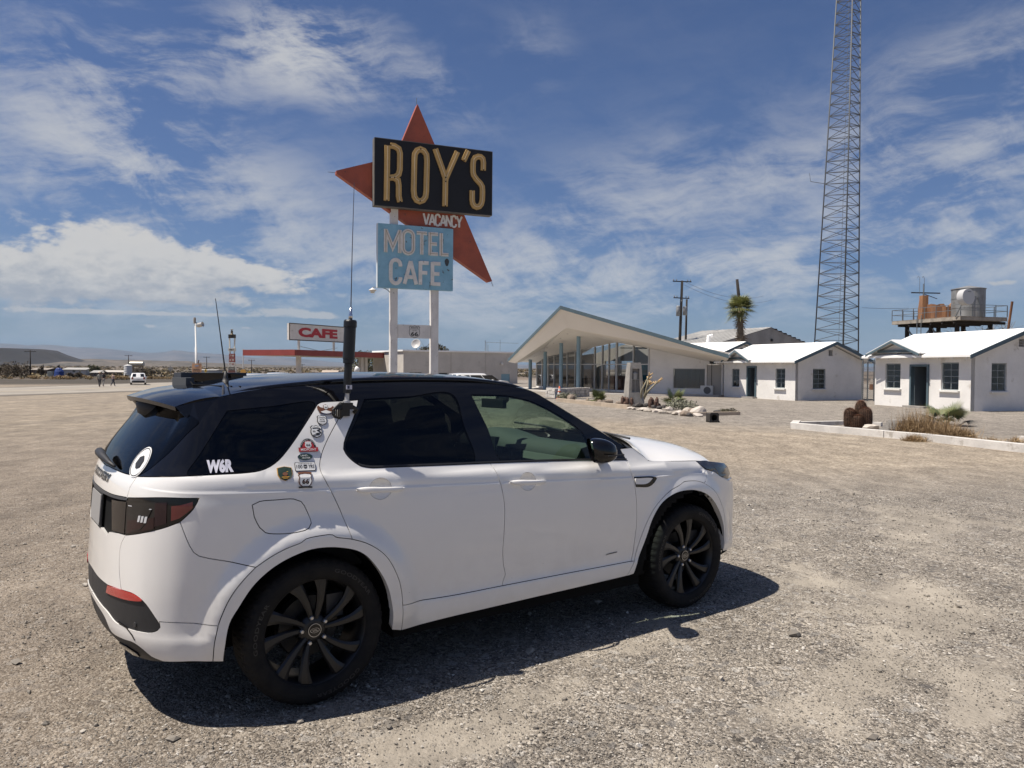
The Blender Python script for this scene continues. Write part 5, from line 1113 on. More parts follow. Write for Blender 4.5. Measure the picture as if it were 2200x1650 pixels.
# ------------------------------------------------------------------ water tower on its platform
def water_tower():
    Fp = at(2063.6, 678, 60); Lp = at(1916.4, 690.4, 67); z = (Fp.z+Lp.z)/2; U = V2(Lp-Fp); ul = U.length; U.normalize(); W_ = Vector((-U.y, U.x, 0)); W_ = W_ if W_.x > 0 else -W_
    Rp = at(2144, 683, 61.8); wl = 4.6
    root = thing('tank_platform', 'rusty raised water tank platform on stilts behind the near cabin', 'platform', V2(Fp)); F0 = V2(Fp); P = lambda u_, w_, h: F0+U*u_+W_*w_+up*h
    deck = M('deck_wood', (.30, .25, .20), .9, var=.35, vscale=2); 
    for k in range(14): MB().box(P(ul/2, wl*(k+.5)/14, z-.05), (ul, wl/14-.02, .07), ax=(U, W_, up)).build('deck_plank', deck, root)
    for w_ in (.04, wl-.04): MB().box(P(ul/2, w_, z-.2), (ul, .1, .24), ax=(U, W_, up)).build('edge_beam', M('deck_pale', (.36, .32, .27), .9, var=.3, vscale=2), root)
    for u_ in (.05, ul-.05): MB().box(P(u_, wl/2, z-.2), (.1, wl-.22, .24), ax=(U, W_, up)).build('edge_beam', M('deck_pale', (.36, .32, .27), .9, var=.3, vscale=2), root)
    for u_ in np.linspace(.7, ul-.7, 6): MB().box(P(u_, wl/2+.3, z-.44), (.14, wl+.5, .22), ax=(U, W_, up)).build('joist', WOODP, root)
    lg = []
    for u_ in (1.0, ul*.5, ul-1.0):
        for w_ in (.7, wl-.6): MB().beam(P(u_, w_, -.3), P(u_, w_, z-.55), .26).build('stilt', WOODP, root); lg.append((u_, w_))
    for (a, b) in ((0, 2), (2, 4), (4, 2), (1, 3), (3, 5), (0, 1), (4, 5)): MB().beam(P(*lg[a], 2.6), P(*lg[b], z-.7), .09).build('brace', STEEL, root)
    MB().beam(P(.3, wl-.2, 1), P(-.25, wl+.2, z+1.25), .13).build('slanting_prop', RUST, root)
    # railing
    per = [(0, 0), (ul, 0), (ul, wl), (0, wl), (0, 0)]
    for (a, b) in zip(per[:-1], per[1:]):
        L = math.hypot(b[0]-a[0], b[1]-a[1]); n = max(2, round(L/1.25))
        for i in range(n): t = i/n; MB().beam(P(a[0]+(b[0]-a[0])*t, a[1]+(b[1]-a[1])*t, z), P(a[0]+(b[0]-a[0])*t, a[1]+(b[1]-a[1])*t, z+.92), .05).build('rail_post', STEEL, root)
        for h in (.48, .92): MB().beam(P(*a, z+h), P(*b, z+h), .04).build('rail', STEEL, root)
    ladder = MB()
    for s in (-.22, .22): ladder.beam(P(ul*.56+s, -.12, .1), P(ul*.56+s, -.12, z+.3), .05)
    for k in range(14): ladder.beam(P(ul*.56-.2, -.12, .4+k*.36), P(ul*.56+.2, -.12, .4+k*.36), .03)
    ladder.build('ladder', STEEL, root)
    # galvanised tank, drum shaped dish, rusted cut down tank, aerial
    tc_ = P(1.75, wl*.55, z); TK = M('tank_grey', (.29, .295, .295), .55, metal=.25, var=.3, vscale=1.4, stretch=(1, 1, .35), spots=(.20, .185, .165), dscale=1.6, thr=(.56, .68))
    tk = thing('water_tank', 'grey galvanised water tank on the raised platform', 'tank', tc_); r_ = 1.22; h = at(2060, 621, 62).z-z
    MB().lathe([(r_, 0), (r_, h*.33), (r_+.02, h*.33), (r_+.02, h*.345), (r_, h*.345), (r_, h*.66), (r_+.02, h*.66), (r_+.02, h*.675), (r_, h*.675), (r_, h), (r_+.05, h), (r_+.05, h+.04), (.15, h+.30), (0, h+.32)], tc_, n=40).build('tank_shell', TK, tk, False)
    MB().tube([tc_+Vector((-.4, -1.24, .1)), tc_+Vector((-.4, -1.24, h*.7)), tc_+Vector((-.1, -1.2, h*.72))], .03, 6).build('pipe', STEEL, tk); MB().beam(tc_+Vector((.0, -1.26, h*.7)), tc_+Vector((.42, -1.18, .05)), .05).build('strut', STEEL, tk)
    dc = at(2073, 638.5, 59.4); dd = Vector((.30, -.95, .05)).normalized(); ds = thing('drum_dish', 'pale drum shaped dish antenna fixed before the grey tank', 'dish', dc-up*.5)
    MB().lathe([(.0, -.0), (.60, 0), (.62, -.02), (.62, -.55), (.56, -.6), (.0, -.6)], dc+dd*.35, axis=dd, n=36).build('drum', M('drum_grey', (.46, .46, .46), .5), ds, False); MB().box(dc+dd*.36+up*.38+Vector((.05, 0, 0)), (.3, .02, .03), rz=.3).build('print', BLACK, ds)
    MB().beam(dc-dd*.2-up*.4, V2(dc)-dd*.5+Vector((.0, .5, z-.03)), .06).build('mount', STEEL, ds)
    rt = thing('rusted_tank', 'rusted cut open tank remains on the raised platform', 'tank', P(ul*.68, wl*.55, z)); cr = P(ul*.62, wl*.55, z); n = 40; rr_ = 1.75
    vs = []; 
    for k in range(n+1):
        a = 2*math.pi*k/n; hh = 1.02+.18*math.sin(a*2+.6)+.08*math.sin(a*7)+(.35 if .9 < (a % 6.28) < 1.6 else 0)+(.5 if 2.9 < a < 3.5 else 0)
        vs += [cr+Vector((rr_*math.cos(a), rr_*math.sin(a), 0)), cr+Vector((rr_*math.cos(a), rr_*math.sin(a), hh))]
    for k in range(n):
        a0, a1, b1, b0_ = vs[2*k], vs[2*k+2], vs[2*k+3], vs[2*k+1]; o_ = (a0-cr); o_.z = 0; MB().prism([a0, a1, b1, b0_], -o_.normalized()*.03).build('plate', RUST if k % 3 else RUSTPLATE, rt)
    MB().prism([cr+Vector((-.4, -1.5, .95)), cr+Vector((1.9, -.7, 1.1)), cr+Vector((2.0, .2, 1.9)), cr+Vector((.6, -.6, 1.5))], Vector((0, .04, 0))).build('loose_plate', RUSTPLATE, rt)
    MB().box(cr+Vector((-1.75, -.5, 1.0)), (.5, .5, 2.0)).build('corner_post', RUSTPLATE, rt)
    am = P(ul*.72, wl*.3, z); ae = thing('aerial', 'cross armed aerial mast on the raised platform left of the tank', 'aerial', am)
    MB().tube([am, am+up*3.1], [.1, .05], 7).build('mast', STEEL, ae); MB().beam(am+Vector((-1.0, .1, 2.35)), am+Vector((1.35, -.1, 2.3)), .09).build('cross_arm', WOODP, ae); MB().beam(am+up*2.25, am+Vector((1.0, -.3, 1.8)), .05).build('cross_arm', WOODP, ae)
    for x in (-.35, .05): MB().tube([am+Vector((x, 0, 2.2)), am+Vector((x, 0, 3.6)), am+Vector((x-.12, 0, 3.75)), am+Vector((x-.2, 0, 3.6))], .018, 5).build('whip', STEEL, ae)
water_tower()
b_ = at(2120, 735, 66); tree('bare_tree', 'bare branched tree top behind the raised platform', Vector((b_.x, b_.y, 0)), 7.2, [], None, 0, 0, 31, bare=True, trunk=.15)
b_ = at(2075, 735, 67); tree('thin_tree', 'sparse olive tree under the raised platform', Vector((b_.x, b_.y, 0)), 5.3, [(0, 0, 4.6, 1.7, 1.2, .6)], OLIVE, 500, .1, 32)

# ------------------------------------------------------------------ utility poles, palm, warehouse
def pole(label, top, base_xy, arms, r_=.16, group=None, cat='utility pole', tf=0):
    g = gnd(*base_xy); b0 = Vector((*base_xy, g-.3)); root = thing('utility_pole', label, cat, Vector((*base_xy, g)), group); MB().tube([b0, top], [r_, r_*.72], 8).build('pole', WOODP, root, True)
    for dz, w_, yaw in arms:
        c = top+(b0-top).normalized()*dz; d = Vector((math.cos(yaw), math.sin(yaw), 0)); am = MB().beam(c-d*w_/2, c+d*w_/2, .13, .1).build('cross_arm', WOODP, root)
        for s in (-.46, -.3, .3, .46): MB().lathe([(.035, 0), (.06, .08), (.04, .2), (0, .21)], c+d*w_*s+up*.05, n=7).build('insulator', M('insulator', (.2, .19, .18), .4), am)
    for k in range(tf):
        c = top+(b0-top).normalized()*(3.4+k*.1)+Vector((.38*(1 if k % 2 else -1), -.3, 0)); MB().lathe([(0, -.5), (.24, -.48), (.25, .4), (.2, .5), (0, .52)], c, n=12).build('transformer', M('transformer_grey', (.22, .23, .24), .5), root, True)
    return root
t_ = at(1465.6, 603, 88); pole('tall dark utility pole with transformers behind the office roof', t_, at(1457, 800, 88).xy, [(.1, 2.3, .25), (2.0, 2.1, .4), (2.5, 1.2, 1.4)], .19, tf=3)
t_ = at(1475.5, 643, 89); pole('second dark pole without arms, right of the transformer pole', t_, at(1471, 800, 89).xy, [], .15)
pb_ = at(1593, 800, 72); pt = at(1590, 662, 72)
def tall_palm():
    base = Vector((pb_.x, 72, -.3)); root = thing('palm_tree', 'fan palm with a shaggy dead skirt behind the middle cabin', 'palm', Vector((pb_.x, 72, 0))); c = Vector((pt.x, 72, pt.z)); r0 = random.Random(8)
    MB().tube([base, base+(c-base)*.5, c], [.36, .3, .26], 10).build('trunk', DEAD, root, True)
    for i in range(46):
        f = r0.random(); p_ = base+(c-base)*(.50+.46*f); frond(p_, r0.uniform(0, 6.28), r0.uniform(-1.45, -.9), .3, r0.uniform(.6, .95), DEAD, root, nb=9, droop=.4, name='dead_frond')
    for i in range(52): frond(c, i*2.399, r0.uniform(-.8, 1.25), r0.uniform(.5, .85), r0.uniform(.9, 1.25), M('palm_crown', (.26, .26, .095), .6, var=.35, vscale=3, col2=(.14, .16, .055)), root, nb=17, droop=.8)
tall_palm()
dt = at(1583.5, 600, 74); db = at(1588.5, 650, 74); dr = thing('dead_palm_trunk', 'headless dead palm trunk rising above the palm crown', 'trunk', Vector((db.x, 74, 0))); MB().tube([Vector((db.x+.3, 74, -.3)), db, dt], [.26, .17, .13], 8).build('trunk', WOODP, dr, True)
def warehouse():
    A = at(1488, 738, 98); B = at(1745, 743.5, 93); Rg = at(1657, 704.5, 87); g = 0
    root = thing('warehouse', 'grey warehouse with corrugated gable roof behind the palm', 'warehouse', V2(A)); a = V2(B-Rg); a.normalize(); L = V2(A-Rg)
    e = Rg+Vector((-(B-Rg).x, -(B-Rg).y, (B-Rg).z)); hz_ = B.z; m = M('warehouse_wall', (.36, .345, .325), .9, var=.2, vscale=.8); rm = M('warehouse_roof', (.33, .325, .31), .7, var=.15, vscale=.3, spots=(.40, .39, .37), dscale=.25)
    L_ = (V2(B)-V2(e)).length; dd = (V2(B)-V2(e)).normalized(); back = L.normalized()*11; bn = Vector((-dd.y, dd.x, 0)); bn = bn if bn.y > 0 else -bn
    wall('wall', e, dd, L_, [(0, hz_), (L_/2, Rg.z), (L_, hz_)], [], m, root, z0=-.3, inn=bn)
    wall('wall', e+bn*.2, back.normalized(), 11, [(0, hz_), (11, hz_)], [], m, root, z0=-.3, inn=dd)
    for s, E_ in ((0, e), (1, Vector((B.x, B.y, hz_)))):
        n = 26
        for k in range(n):       # corrugated sheets
            p0 = Rg+back*(k/n)+up*.06-dd*0; p1 = Rg+back*((k+1)/n-.002)+up*.06; q0 = E_+(E_-Rg)*.05+back*(k/n)+up*.02; q1 = E_+(E_-Rg)*.05+back*((k+1)/n-.002)+up*.02; o = up*(.03*(k % 2))
            MB().prism([p0+o, p1+o, q1+o, q0+o] if s else [q0+o, q1+o, p1+o, p0+o], (0, 0, .03)).build('roof_sheet', rm, root)
    for k in range(9): t = (k+.5)/9; c = Rg+(Vector((B.x, B.y, hz_))-Rg)*t; MB().box(c-bn*.25-up*.05, (.5, .12, .14), ax=(dd, bn, up)).build('rafter_end', WOODP, root)
    MB().box(Rg-bn*.1-up*1.4, (.25, .2, .3), ax=(dd, bn, up)).build('wall_lamp', BLACK, root)
warehouse()
wv = thing('roof_vent', 'white cowl vent rising behind the small cabin roof', 'vent', at(1521, 742, 62)); q = at(1521, 742, 62); MB().tube([q, q+Vector((.05, 0, .75)), q+Vector((.35, 0, .8))], .16, 8).build('cowl', ROOFW, wv)
for (a, b, sag) in ((at(1469, 604, 88), at(1640, 636, 120), 1.0), (at(1470, 612, 88), at(1660, 644, 120), 1.2), (at(1852, 661, 76), at(1952, 662, 64), .05)):
    a, b = Vector(a), Vector(b); mb = MB().tube([a+(b-a)*t-up*sag*4*t*(1-t) for t in np.linspace(0, 1, 14)], .015, 4); solo(mb, 'overhead_wire', BLACK, ('upper thin wire running right from the transformer pole' if sag == 1.0 else 'lower thin wire running right from the transformer pole') if a.y > 80 else 'thin wire from the lattice tower to the raised platform', 'wire', 'wires from the transformer pole' if a.y > 80 else None)
b_ = at(930, 800, 100); tree('tamarisk_tree', 'olive tree top above the flat white building roof', Vector((b_.x, 100, gnd(b_.x, 100))), 5.9, [(-.8, 0, 4.3, 1.5, 1.2, .9), (.8, 0, 4.6, 1.3, 1.2, .9), (.1, 0, 5.2, 1.0, .9, .6)], OLIVE, 1500, .16, 33)
b_ = at(787, 800, 100); tree('tamarisk_tree', 'dark tree standing beyond the station canopy posts', Vector((b_.x, 100, gnd(b_.x, 100))), 5.0, [(-.8, 0, 3.3, 1.5, 1.2, 1.5), (.9, 0, 3.0, 1.3, 1.2, 1.4), (0, 0, 4.0, 1.2, 1, .9), (.5, 0, 1.6, 1.6, 1.2, 1.2)], GRN, 2200, .15, 34)

# ------------------------------------------------------------------ parked and passing cars in the distance
TYRE = M('tyre_far', (.018, .018, .019), .8); CHROME = M('chrome', (.6, .6, .62), .15, metal=1); CARGL = M('car_glass_dark', (.012, .014, .017), .05, coat=.5); LAMPR = M('lamp_red_far', (.22, .012, .012), .25, coat=.6); LAMPW = M('lamp_white_far', (.62, .62, .6), .15, coat=.6); PLATE = M('plate_far', (.55, .55, .53), .5)
def far_car(label, cat, pos, yaw, col, dims=(4.5, 1.8, 1.5), style='hatch', group=None, name='parked_car'):
    L, W_, H = dims; pos = Vector((pos[0], pos[1], gnd(pos[0], pos[1])))
    root = thing(name, label, cat, pos, group); paint = M('paint_%s' % '_'.join('%d' % round(c*100) for c in col), col, .3, coat=1)
    c, s = math.cos(yaw), math.sin(yaw)
    def T(x, y, z): return pos+Vector((c*x-s*y, s*x+c*y, z))
    prof = {'hatch': [(-.5, .62), (-.485, .66), (-.40, .97), (-.30, 1), (.02, 1), (.20, .66), (.42, .58), (.5, .46)], 'suv': [(-.5, .62), (-.48, .68), (-.43, .97), (-.36, 1), (.05, 1), (.20, .68), (.44, .62), (.5, .5)],
            'pickup': [(-.5, .58), (-.49, .60), (-.16, .60), (-.12, .97), (-.06, 1), (.12, 1), (.24, .64), (.44, .6), (.5, .5)]}[style]
    zb = .30; belt = .62*H
    def hw(x, z):
        t = 1-.10*max(0, (abs(x)/L*2-.72)/.28)**2
        return W_/2*t*(1 if z <= belt else 1-.20*(z-belt)/(H-belt))*(.955 if z < .42 else 1)
    xs = [p_[0]*L for p_ in prof]; zs = [p_[1]*H for p_ in prof]
    mb = MB(); rings = []
    X = sorted({*xs, *[L*(-.5+i/14) for i in range(15)]})
    for x in X:
        zt = float(np.interp(x, xs, zs)); lv = [zb, .42, .62, min(belt, zt-.02), zt-.05 if zt-.05 > belt else (belt+zt)/2 if zt > belt else zt-.01, zt]
        ring = [T(x, -hw(x, z), z) for z in lv[:-1]]+[T(x, -hw(x, zt)*.88, zt), T(x, 0, zt+.025)]+[T(x, hw(x, zt)*.88, zt)]+[T(x, hw(x, z), z) for z in lv[:-1][::-1]]
        rings.append(ring)
    n = len(rings[0]); vs = [p_ for r_ in rings for p_ in r_]
    fs = [(i*n+k, i*n+k+1, (i+1)*n+k+1, (i+1)*n+k) for i in range(len(X)-1) for k in range(n-1)]+[(i*n+n-1, i*n, (i+1)*n, (i+1)*n+n-1) for i in range(len(X)-1)]+[tuple(range(n-1, -1, -1)), tuple((len(X)-1)*n+k for k in range(n))]
    mb.add(vs, fs).build('body', paint, root, True)
    # glazing follows the cabin profile a touch proud
    top = [(x, z) for x, z in zip(xs, zs) if z > belt+.01]
    x0, x1 = top[0][0], top[-1][0]
    def side(sg):
        g0 = max(i for i in range(len(xs)) if xs[i] <= x1+1e-6 and zs[i] > belt)
        lo0 = np.interp(belt+.04, [zs[1 if style != 'pickup' else 2], zs[2 if style != 'pickup' else 3]], [xs[1 if style != 'pickup' else 2], xs[2 if style != 'pickup' else 3]])+.16
        hi0 = lo0+.12; lo1 = np.interp(belt+.04, [zs[g0+1], zs[g0]], [xs[g0+1], xs[g0]])-.14; hi1 = xs[g0]-.10
        zt = H-.12; k = 3 if style != 'pickup' else 2
        for i in range(k):
            a, b = i/k+.012, (i+1)/k-.012; q = [(lo0+(lo1-lo0)*a, belt+.03), (lo0+(lo1-lo0)*b, belt+.03), (hi0+(hi1-hi0)*b, zt), (hi0+(hi1-hi0)*a, zt)]
            MB().quad(*[T(x, sg*(hw(x, z)+.006), z) for x, z in (q if sg < 0 else q[::-1])]).build('window', CARGL, root)
    side(-1); side(1)
    i1 = 1 if style != 'pickup' else 2; g0 = max(i for i in range(len(xs)) if zs[i] > .95*H)
    for (xa, za, xb, zb_, o, nm) in ((xs[i1], max(belt+.03, zs[i1]), xs[i1+1], zs[i1+1], -.012, 'rear_window'), (xs[g0+1], zs[g0+1]+.03, xs[g0], zs[g0]-.04, .014, 'windscreen')):
        f = lambda t: (xa+(xb-xa)*t+o, za+(zb_-za)*t); (xl, zl), (xh, zh) = f(.06), f(.9)
        q = [T(xl, -hw(xl, zl)*.86, zl), T(xl, hw(xl, zl)*.86, zl), T(xh, hw(xh, zh)*.84, zh), T(xh, -hw(xh, zh)*.84, zh)]
        MB().quad(*(q if o > 0 else q[::-1])).build(nm, CARGL, root)
    for x in (-.30*L, .30*L):
        for sg in (-1, 1):
            wh = MB().lathe([(.2, -.02), (.30, -.02), (.325, .03), (.325, .17), (.30, .21), (.2, .21)], T(x, sg*(W_/2-.2), .325), axis=(-s*sg, c*sg, 0), n=20).build('wheel', TYRE, root, True)
            MB().lathe([(.0, .19), (.19, .195), (.205, .215)], T(x, sg*(W_/2-.2), .325), axis=(-s*sg, c*sg, 0), n=14).build('hubcap', M('hub_grey', (.3, .3, .31), .4, metal=.6), wh)
    ax_ = (T(0, 1, 0)-T(0, 0, 0), T(1, 0, 0)-T(0, 0, 0), up)
    for sg in (-1, 1):
        MB().box(T(-L/2+.03, sg*W_*.37, belt*.92), (.22, .10, .30), ax=ax_).build('tail_light', LAMPR, root)
        MB().box(T(L/2-.12, sg*W_*.34, .68), (.34, .2, .15), ax=ax_).build('headlight', LAMPW, root)
        MB().box(T(.16*L, sg*(W_/2+.09), belt+.06), (.18, .1, .14), ax=ax_).build('mirror', paint, root)
    MB().box(T(-L/2, 0, .46), (W_*.80, .12, .22), ax=ax_).build('bumper', M('bumper_dark', (.03, .03, .032), .6), root)
    MB().box(T(-L/2-.022, 0, .74), (.34, .02, .15), ax=ax_).build('number_plate', PLATE, root)
    return root
CW = (.74, .74, .73); CS = (.40, .41, .42); CD = (.03, .032, .036)
ws = gpt(297, 826.5); far_car('white hatchback driving away on the road, left', 'car', ws, 2.03, CW, (4.4, 1.95, 1.62), name='passing_car')
def slot(px_, D): p_ = at(px_, 800, D); return (p_.x, D)
far_car('silver estate seen from behind over the roof, next to the dark roof panel', 'car', slot(548, 52), 1.93, CS, (4.7, 1.9, 1.62), 'suv')
far_car('silver four wheel drive seen from behind, left of the canopy post', 'car', slot(597, 56), 1.88, (.46, .47, .48), (4.6, 1.95, 1.72), 'suv')
far_car('dark car parked under the station canopy', 'car', slot(684, 60), .25, CD, (4.6, 1.85, 1.55), 'suv')
far_car('white saloon parked beside the dark car at the canopy', 'car', slot(721, 57), .15, CW, (4.6, 1.8, 1.42), 'hatch')
far_car('white car parked before the flat building, left of the pair', 'car', slot(985, 58), .35, CW, (4.6, 1.85, 1.38), 'suv')
far_car('white four wheel drive parked before the flat building, right of the pair', 'car', slot(1026, 56), .5, (.70, .70, .69), (4.6, 1.9, 1.43), 'suv')

# ------------------------------------------------------------------ people
def person(label, pos, yaw, h, shirt, legs_c, skin, hat=None, hair=(.05, .035, .025), skirt=False, stride=.22, arm=.25):
    pos = Vector((pos[0], pos[1], gnd(pos[0], pos[1]))); root = thing('person', label, 'person', pos); k = h/1.75; c, s = math.cos(yaw), math.sin(yaw)
    T = lambda x, y, z: Vector((c*x-s*y, s*x+c*y, z))*k
    def skinned(name, pts, edges, rad, m, parent, rootv=0, sub=1):
        me = bpy.data.meshes.new(name); me.from_pydata([T(*p_) for p_ in pts], edges, []); o = bpy.data.objects.new(name, me); COL.objects.link(o); o.parent = parent
        o.modifiers.new('skin', 'SKIN')
        if not me.skin_vertices: bm = bmesh.new(); bm.from_mesh(me); bm.verts.layers.skin.verify(); bm.to_mesh(me); bm.free()
        for i, r_ in enumerate(rad): me.skin_vertices[0].data[i].radius = (r_*k, r_*k) if not hasattr(r_, '__len__') else (r_[0]*k, r_[1]*k)
        for i in range(len(pts)): me.skin_vertices[0].data[i].use_root = i == rootv
        o.modifiers.new('sub', 'SUBSURF').levels = sub; o.modifiers['sub'].render_levels = sub; me.materials.append(m); return o
    A = stride
    J = [(0, 0, .95), (0, 0, 1.12), (0, .01, 1.32), (0, 0, 1.46), (0, .01, 1.56), (0, .02, 1.66),
         (-.09, 0, .90), (-.10, A*.55, .50), (-.10, A*.75, .08), (-.10, A*.75+.13, .035), (.09, 0, .90), (.10, -A*.45, .50), (.10, -A*1.05, .12), (.10, -A*1.05+.11, .05),
         (-.19, 0, 1.40), (-.25, -arm*.45, 1.14), (-.26, -arm*.3, .88), (-.26, -arm*.25, .79), (.19, 0, 1.40), (.25, arm*.35, 1.14), (.26, arm*.75, .90), (.26, arm*.85, .81)]
    E = [(0, 1), (1, 2), (2, 3), (3, 4), (4, 5), (0, 6), (6, 7), (7, 8), (8, 9), (0, 10), (10, 11), (11, 12), (12, 13), (3, 14), (14, 15), (15, 16), (16, 17), (3, 18), (18, 19), (19, 20), (20, 21)]
    Rr = [.13, .115, .14, .08, .055, .095, .085, .058, .04, .035, .085, .058, .04, .035, .055, .04, .03, .032, .055, .04, .03, .032]
    def mk(name, idx, grow, m, parent, sub=1):
        mp_ = {v: i for i, v in enumerate(idx)}
        return skinned(name, [J[i] for i in idx], [(mp_[a], mp_[b]) for a, b in E if a in mp_ and b in mp_], [Rr[i]*grow[0]+grow[1] for i in idx], m, parent, 0, sub)
    body = mk('body', list(range(22)), (1, 0), skin, root)
    mk('shirt', [0, 1, 2, 3, 14, 15, 18, 19], (1.05, .018), shirt, root)
    mk('trousers', [0, 6, 7, 8, 10, 11, 12] if not skirt else [0, 6, 7, 10, 11], (1.05, .02), legs_c, root)
    hd = T(0, .02, 1.67)+pos; mb = MB()
    if hat: mb.lathe([(.19*k, 0), (.19*k, .012), (.105*k, .03), (.095*k, .11), (.0, .125)], hd+up*.035*k, n=14).build('hat', hat, root, True)
    else: mb.lathe([(.0, .125), (.075, .1), (.112, .03), (.108, -.03), (.0, -.04)], hd+T(0, -.015, .0), n=14).build('hair', M('hair', hair, .7), root, True)
    return root
SK = M('skin', (.40, .25, .18), .6)

p1 = gpt(214, 832); p2 = gpt(222, 830.5); p3 = gpt(243, 830)
person('walker in straw hat, grey shirt and dark trousers, left of the three on the road', p1, .1, 1.80, M('shirt_grey', (.20, .20, .185), .9), M('trousers_dark', (.05, .05, .055), .9), SK, hat=M('straw_hat', (.50, .42, .31), .9))
person('walker in pale cap and black top, close beside the straw hat walker', p2, -.1, 1.78, M('top_black', (.03, .03, .036), .9), M('shorts_grey', (.22, .21, .20), .9), SK, hat=M('cap_pale', (.48, .46, .42), .9))
person('dark haired walker in pink top and wide dark trousers, alone on the right', p3, -.7, 1.62, M('top_pink', (.36, .26, .235), .9), M('trousers_navy', (.055, .06, .08), .9), SK, stride=.34)

# ------------------------------------------------------------------ beyond the road, left
def slotg(px_, D): p_ = at(px_, 800, D); return Vector((p_.x, D, gnd(p_.x, D)))
WTK = M('white_tank', (.66, .65, .63), .5, var=.08, vscale=1)
b_ = slotg(275, 190); h = at(275, 783.5, 190).z-b_.z; tk = thing('white_tank', 'upright white ribbed water tank beyond the road', 'tank', b_)
prof = [(.93, 0)]
for i in range(6): z_ = h*.93*i/6; prof += [(.93, z_+.02), (.93, z_+h*.93/6-.08), (.965, z_+h*.93/6-.05), (.965, z_+h*.93/6-.02)]
MB().lathe(prof+[(.93, h*.94), (.3, h), (0, h)], b_, n=28).build('shell', WTK, tk, False); MB().lathe([(.25, 0), (.25, .14), (0, .15)], b_+up*h*.985, n=14).build('lid', WTK, tk)
b_ = slotg(294, 194); z0 = at(294, 788, 194).z; z1 = at(294, 776.5, 194).z; st = thing('raised_tank', 'silver horizontal tank on a rusty stand beside the white tank', 'tank', b_)
MB().lathe([(0, -1.75), (.55, -1.73), ((z1-z0)/2, -1.6), ((z1-z0)/2, 1.6), (.55, 1.73), (0, 1.75)], Vector((b_.x, b_.y, (z0+z1)/2)), axis=(1, .1, 0), n=24).build('tank', M('tank_silver', (.46, .43, .36), .4, metal=.4, var=.2, vscale=.6), st, False)
for x in (-1.2, 1.2):
    for y in (-.6, .6): MB().beam((b_.x+x, b_.y+y, b_.z-.2), (b_.x+x, b_.y+y, z0+.15), .2).build('leg', DRYW, st)
for x in (-1.2, 1.2): MB().beam((b_.x+x, b_.y-.6, b_.z+.3), (b_.x-x, b_.y-.6, z0), .1).build('brace', DRYW, st)
def shed(name, label, px0, px1, ytop, D, dep, wm, rm, cat='building', pitch=.5, wins=()):
    A, B = slotg(px0, D), slotg(px1, D); zt = at((px0+px1)/2, ytop, D).z; root = thing(name, label, cat, (A+B)/2); g = min(A.z, B.z)-.3; L = (B-A).length; d = V2(B-A).normalized(); n = Vector((-d.y, d.x, 0))
    hw_ = zt-pitch; rects = [(L*a, L*b, g+.3+(hw_-g)*c, g+.3+(hw_-g)*e) for a, b, c, e in wins]
    wall('wall', A, d, L, [(0, hw_), (L, hw_)], rects, wm, root, z0=g, inn=n, th=.12); wall('wall', A+n*.13, n, dep, [(0, hw_), (dep/2, zt-.06), (dep, hw_)], [], wm, root, z0=g, inn=d, th=.12); wall('wall', B+n*.13, n, dep, [(0, hw_), (dep/2, zt-.06), (dep, hw_)], [], wm, root, z0=g, inn=-d, th=.12)
    for q in rects: window(A, d, n, q, 2, 1, root, sill=False, depth=.05)
    for sg in (0, 1):
        e0 = A-n*.3 if sg == 0 else A+n*(dep+.3); r_ = A+n*dep/2; q = [e0-d*.3+up*hw_, e0+d*(L+.3)+up*hw_, r_+d*(L+.3)+up*zt, r_-d*.3+up*zt]; q = [Vector((v.x, v.y, z)) for v, z in zip(q, (hw_, hw_, zt, zt))]
        MB().prism(q if sg == 0 else q[::-1], (0, 0, .08)).build('roof', rm, root)
    return root
MHW = M('mobile_home', (.50, .49, .47), .7, var=.1, vscale=.4); GRF = M('grey_roof', (.36, .35, .33), .7, var=.15, vscale=.4); BRN = M('brown_wall', (.20, .155, .12), .9, var=.25, vscale=.5)
shed('mobile_home', 'long white mobile home beyond the road, left of the walkers', 134, 184, 790.5, 205, 6, MHW, GRF, wins=[(.44, .56, .42, .78), (.72, .80, .1, .8)])
shed('brown_house', 'low brown house between the walkers and the white tank', 219, 266, 796, 215, 6, BRN, M('pale_roof', (.44, .41, .37), .8), wins=[(.2, .3, .3, .7)])
shed('dark_shed', 'low dark shed by the pole at the far left', 66, 100, 791, 200, 6, M('shed_brown', (.135, .105, .085), .9, var=.3, vscale=.5), M('shed_roof', (.25, .22, .19), .8), wins=[(.3, .42, .2, .75)])
shed('small_hut', 'small brown hut just left of the walkers', 196, 212, 796.5, 180, 3.5, BRN, GRF, wins=[(.35, .6, .3, .7)])
shed('white_trailer', 'white box trailer behind the snack sign', 428, 463, 794.5, 215, 5, MHW, M('trailer_roof', (.55, .54, .52), .6), 'trailer', .12); shed('green_container', 'dark green container before the white trailer', 438, 462, 801, 208, 2.4, M('container_green', (.055, .10, .085), .7), M('container_green', (.055, .10, .085), .7), 'container', .05)
shed('distant_pavilion', 'far pale roofed pavilion seen under the cafe sign', 690, 722, 796, 260, 6, M('pavilion', (.33, .27, .22), .9), M('pavilion_roof', (.40, .33, .27), .9), pitch=1.4)
b_ = slotg(127, 172); bt = thing('blue_tarp', 'bright blue tarpaulin heaped over junk before the mobile home', 'tarpaulin', b_); TP = M('tarp_blue', (.02, .055, .24), .6, var=.3, vscale=1.2)
mb = MB(); rg_ = np.random.default_rng(3); n = 16; rows = []
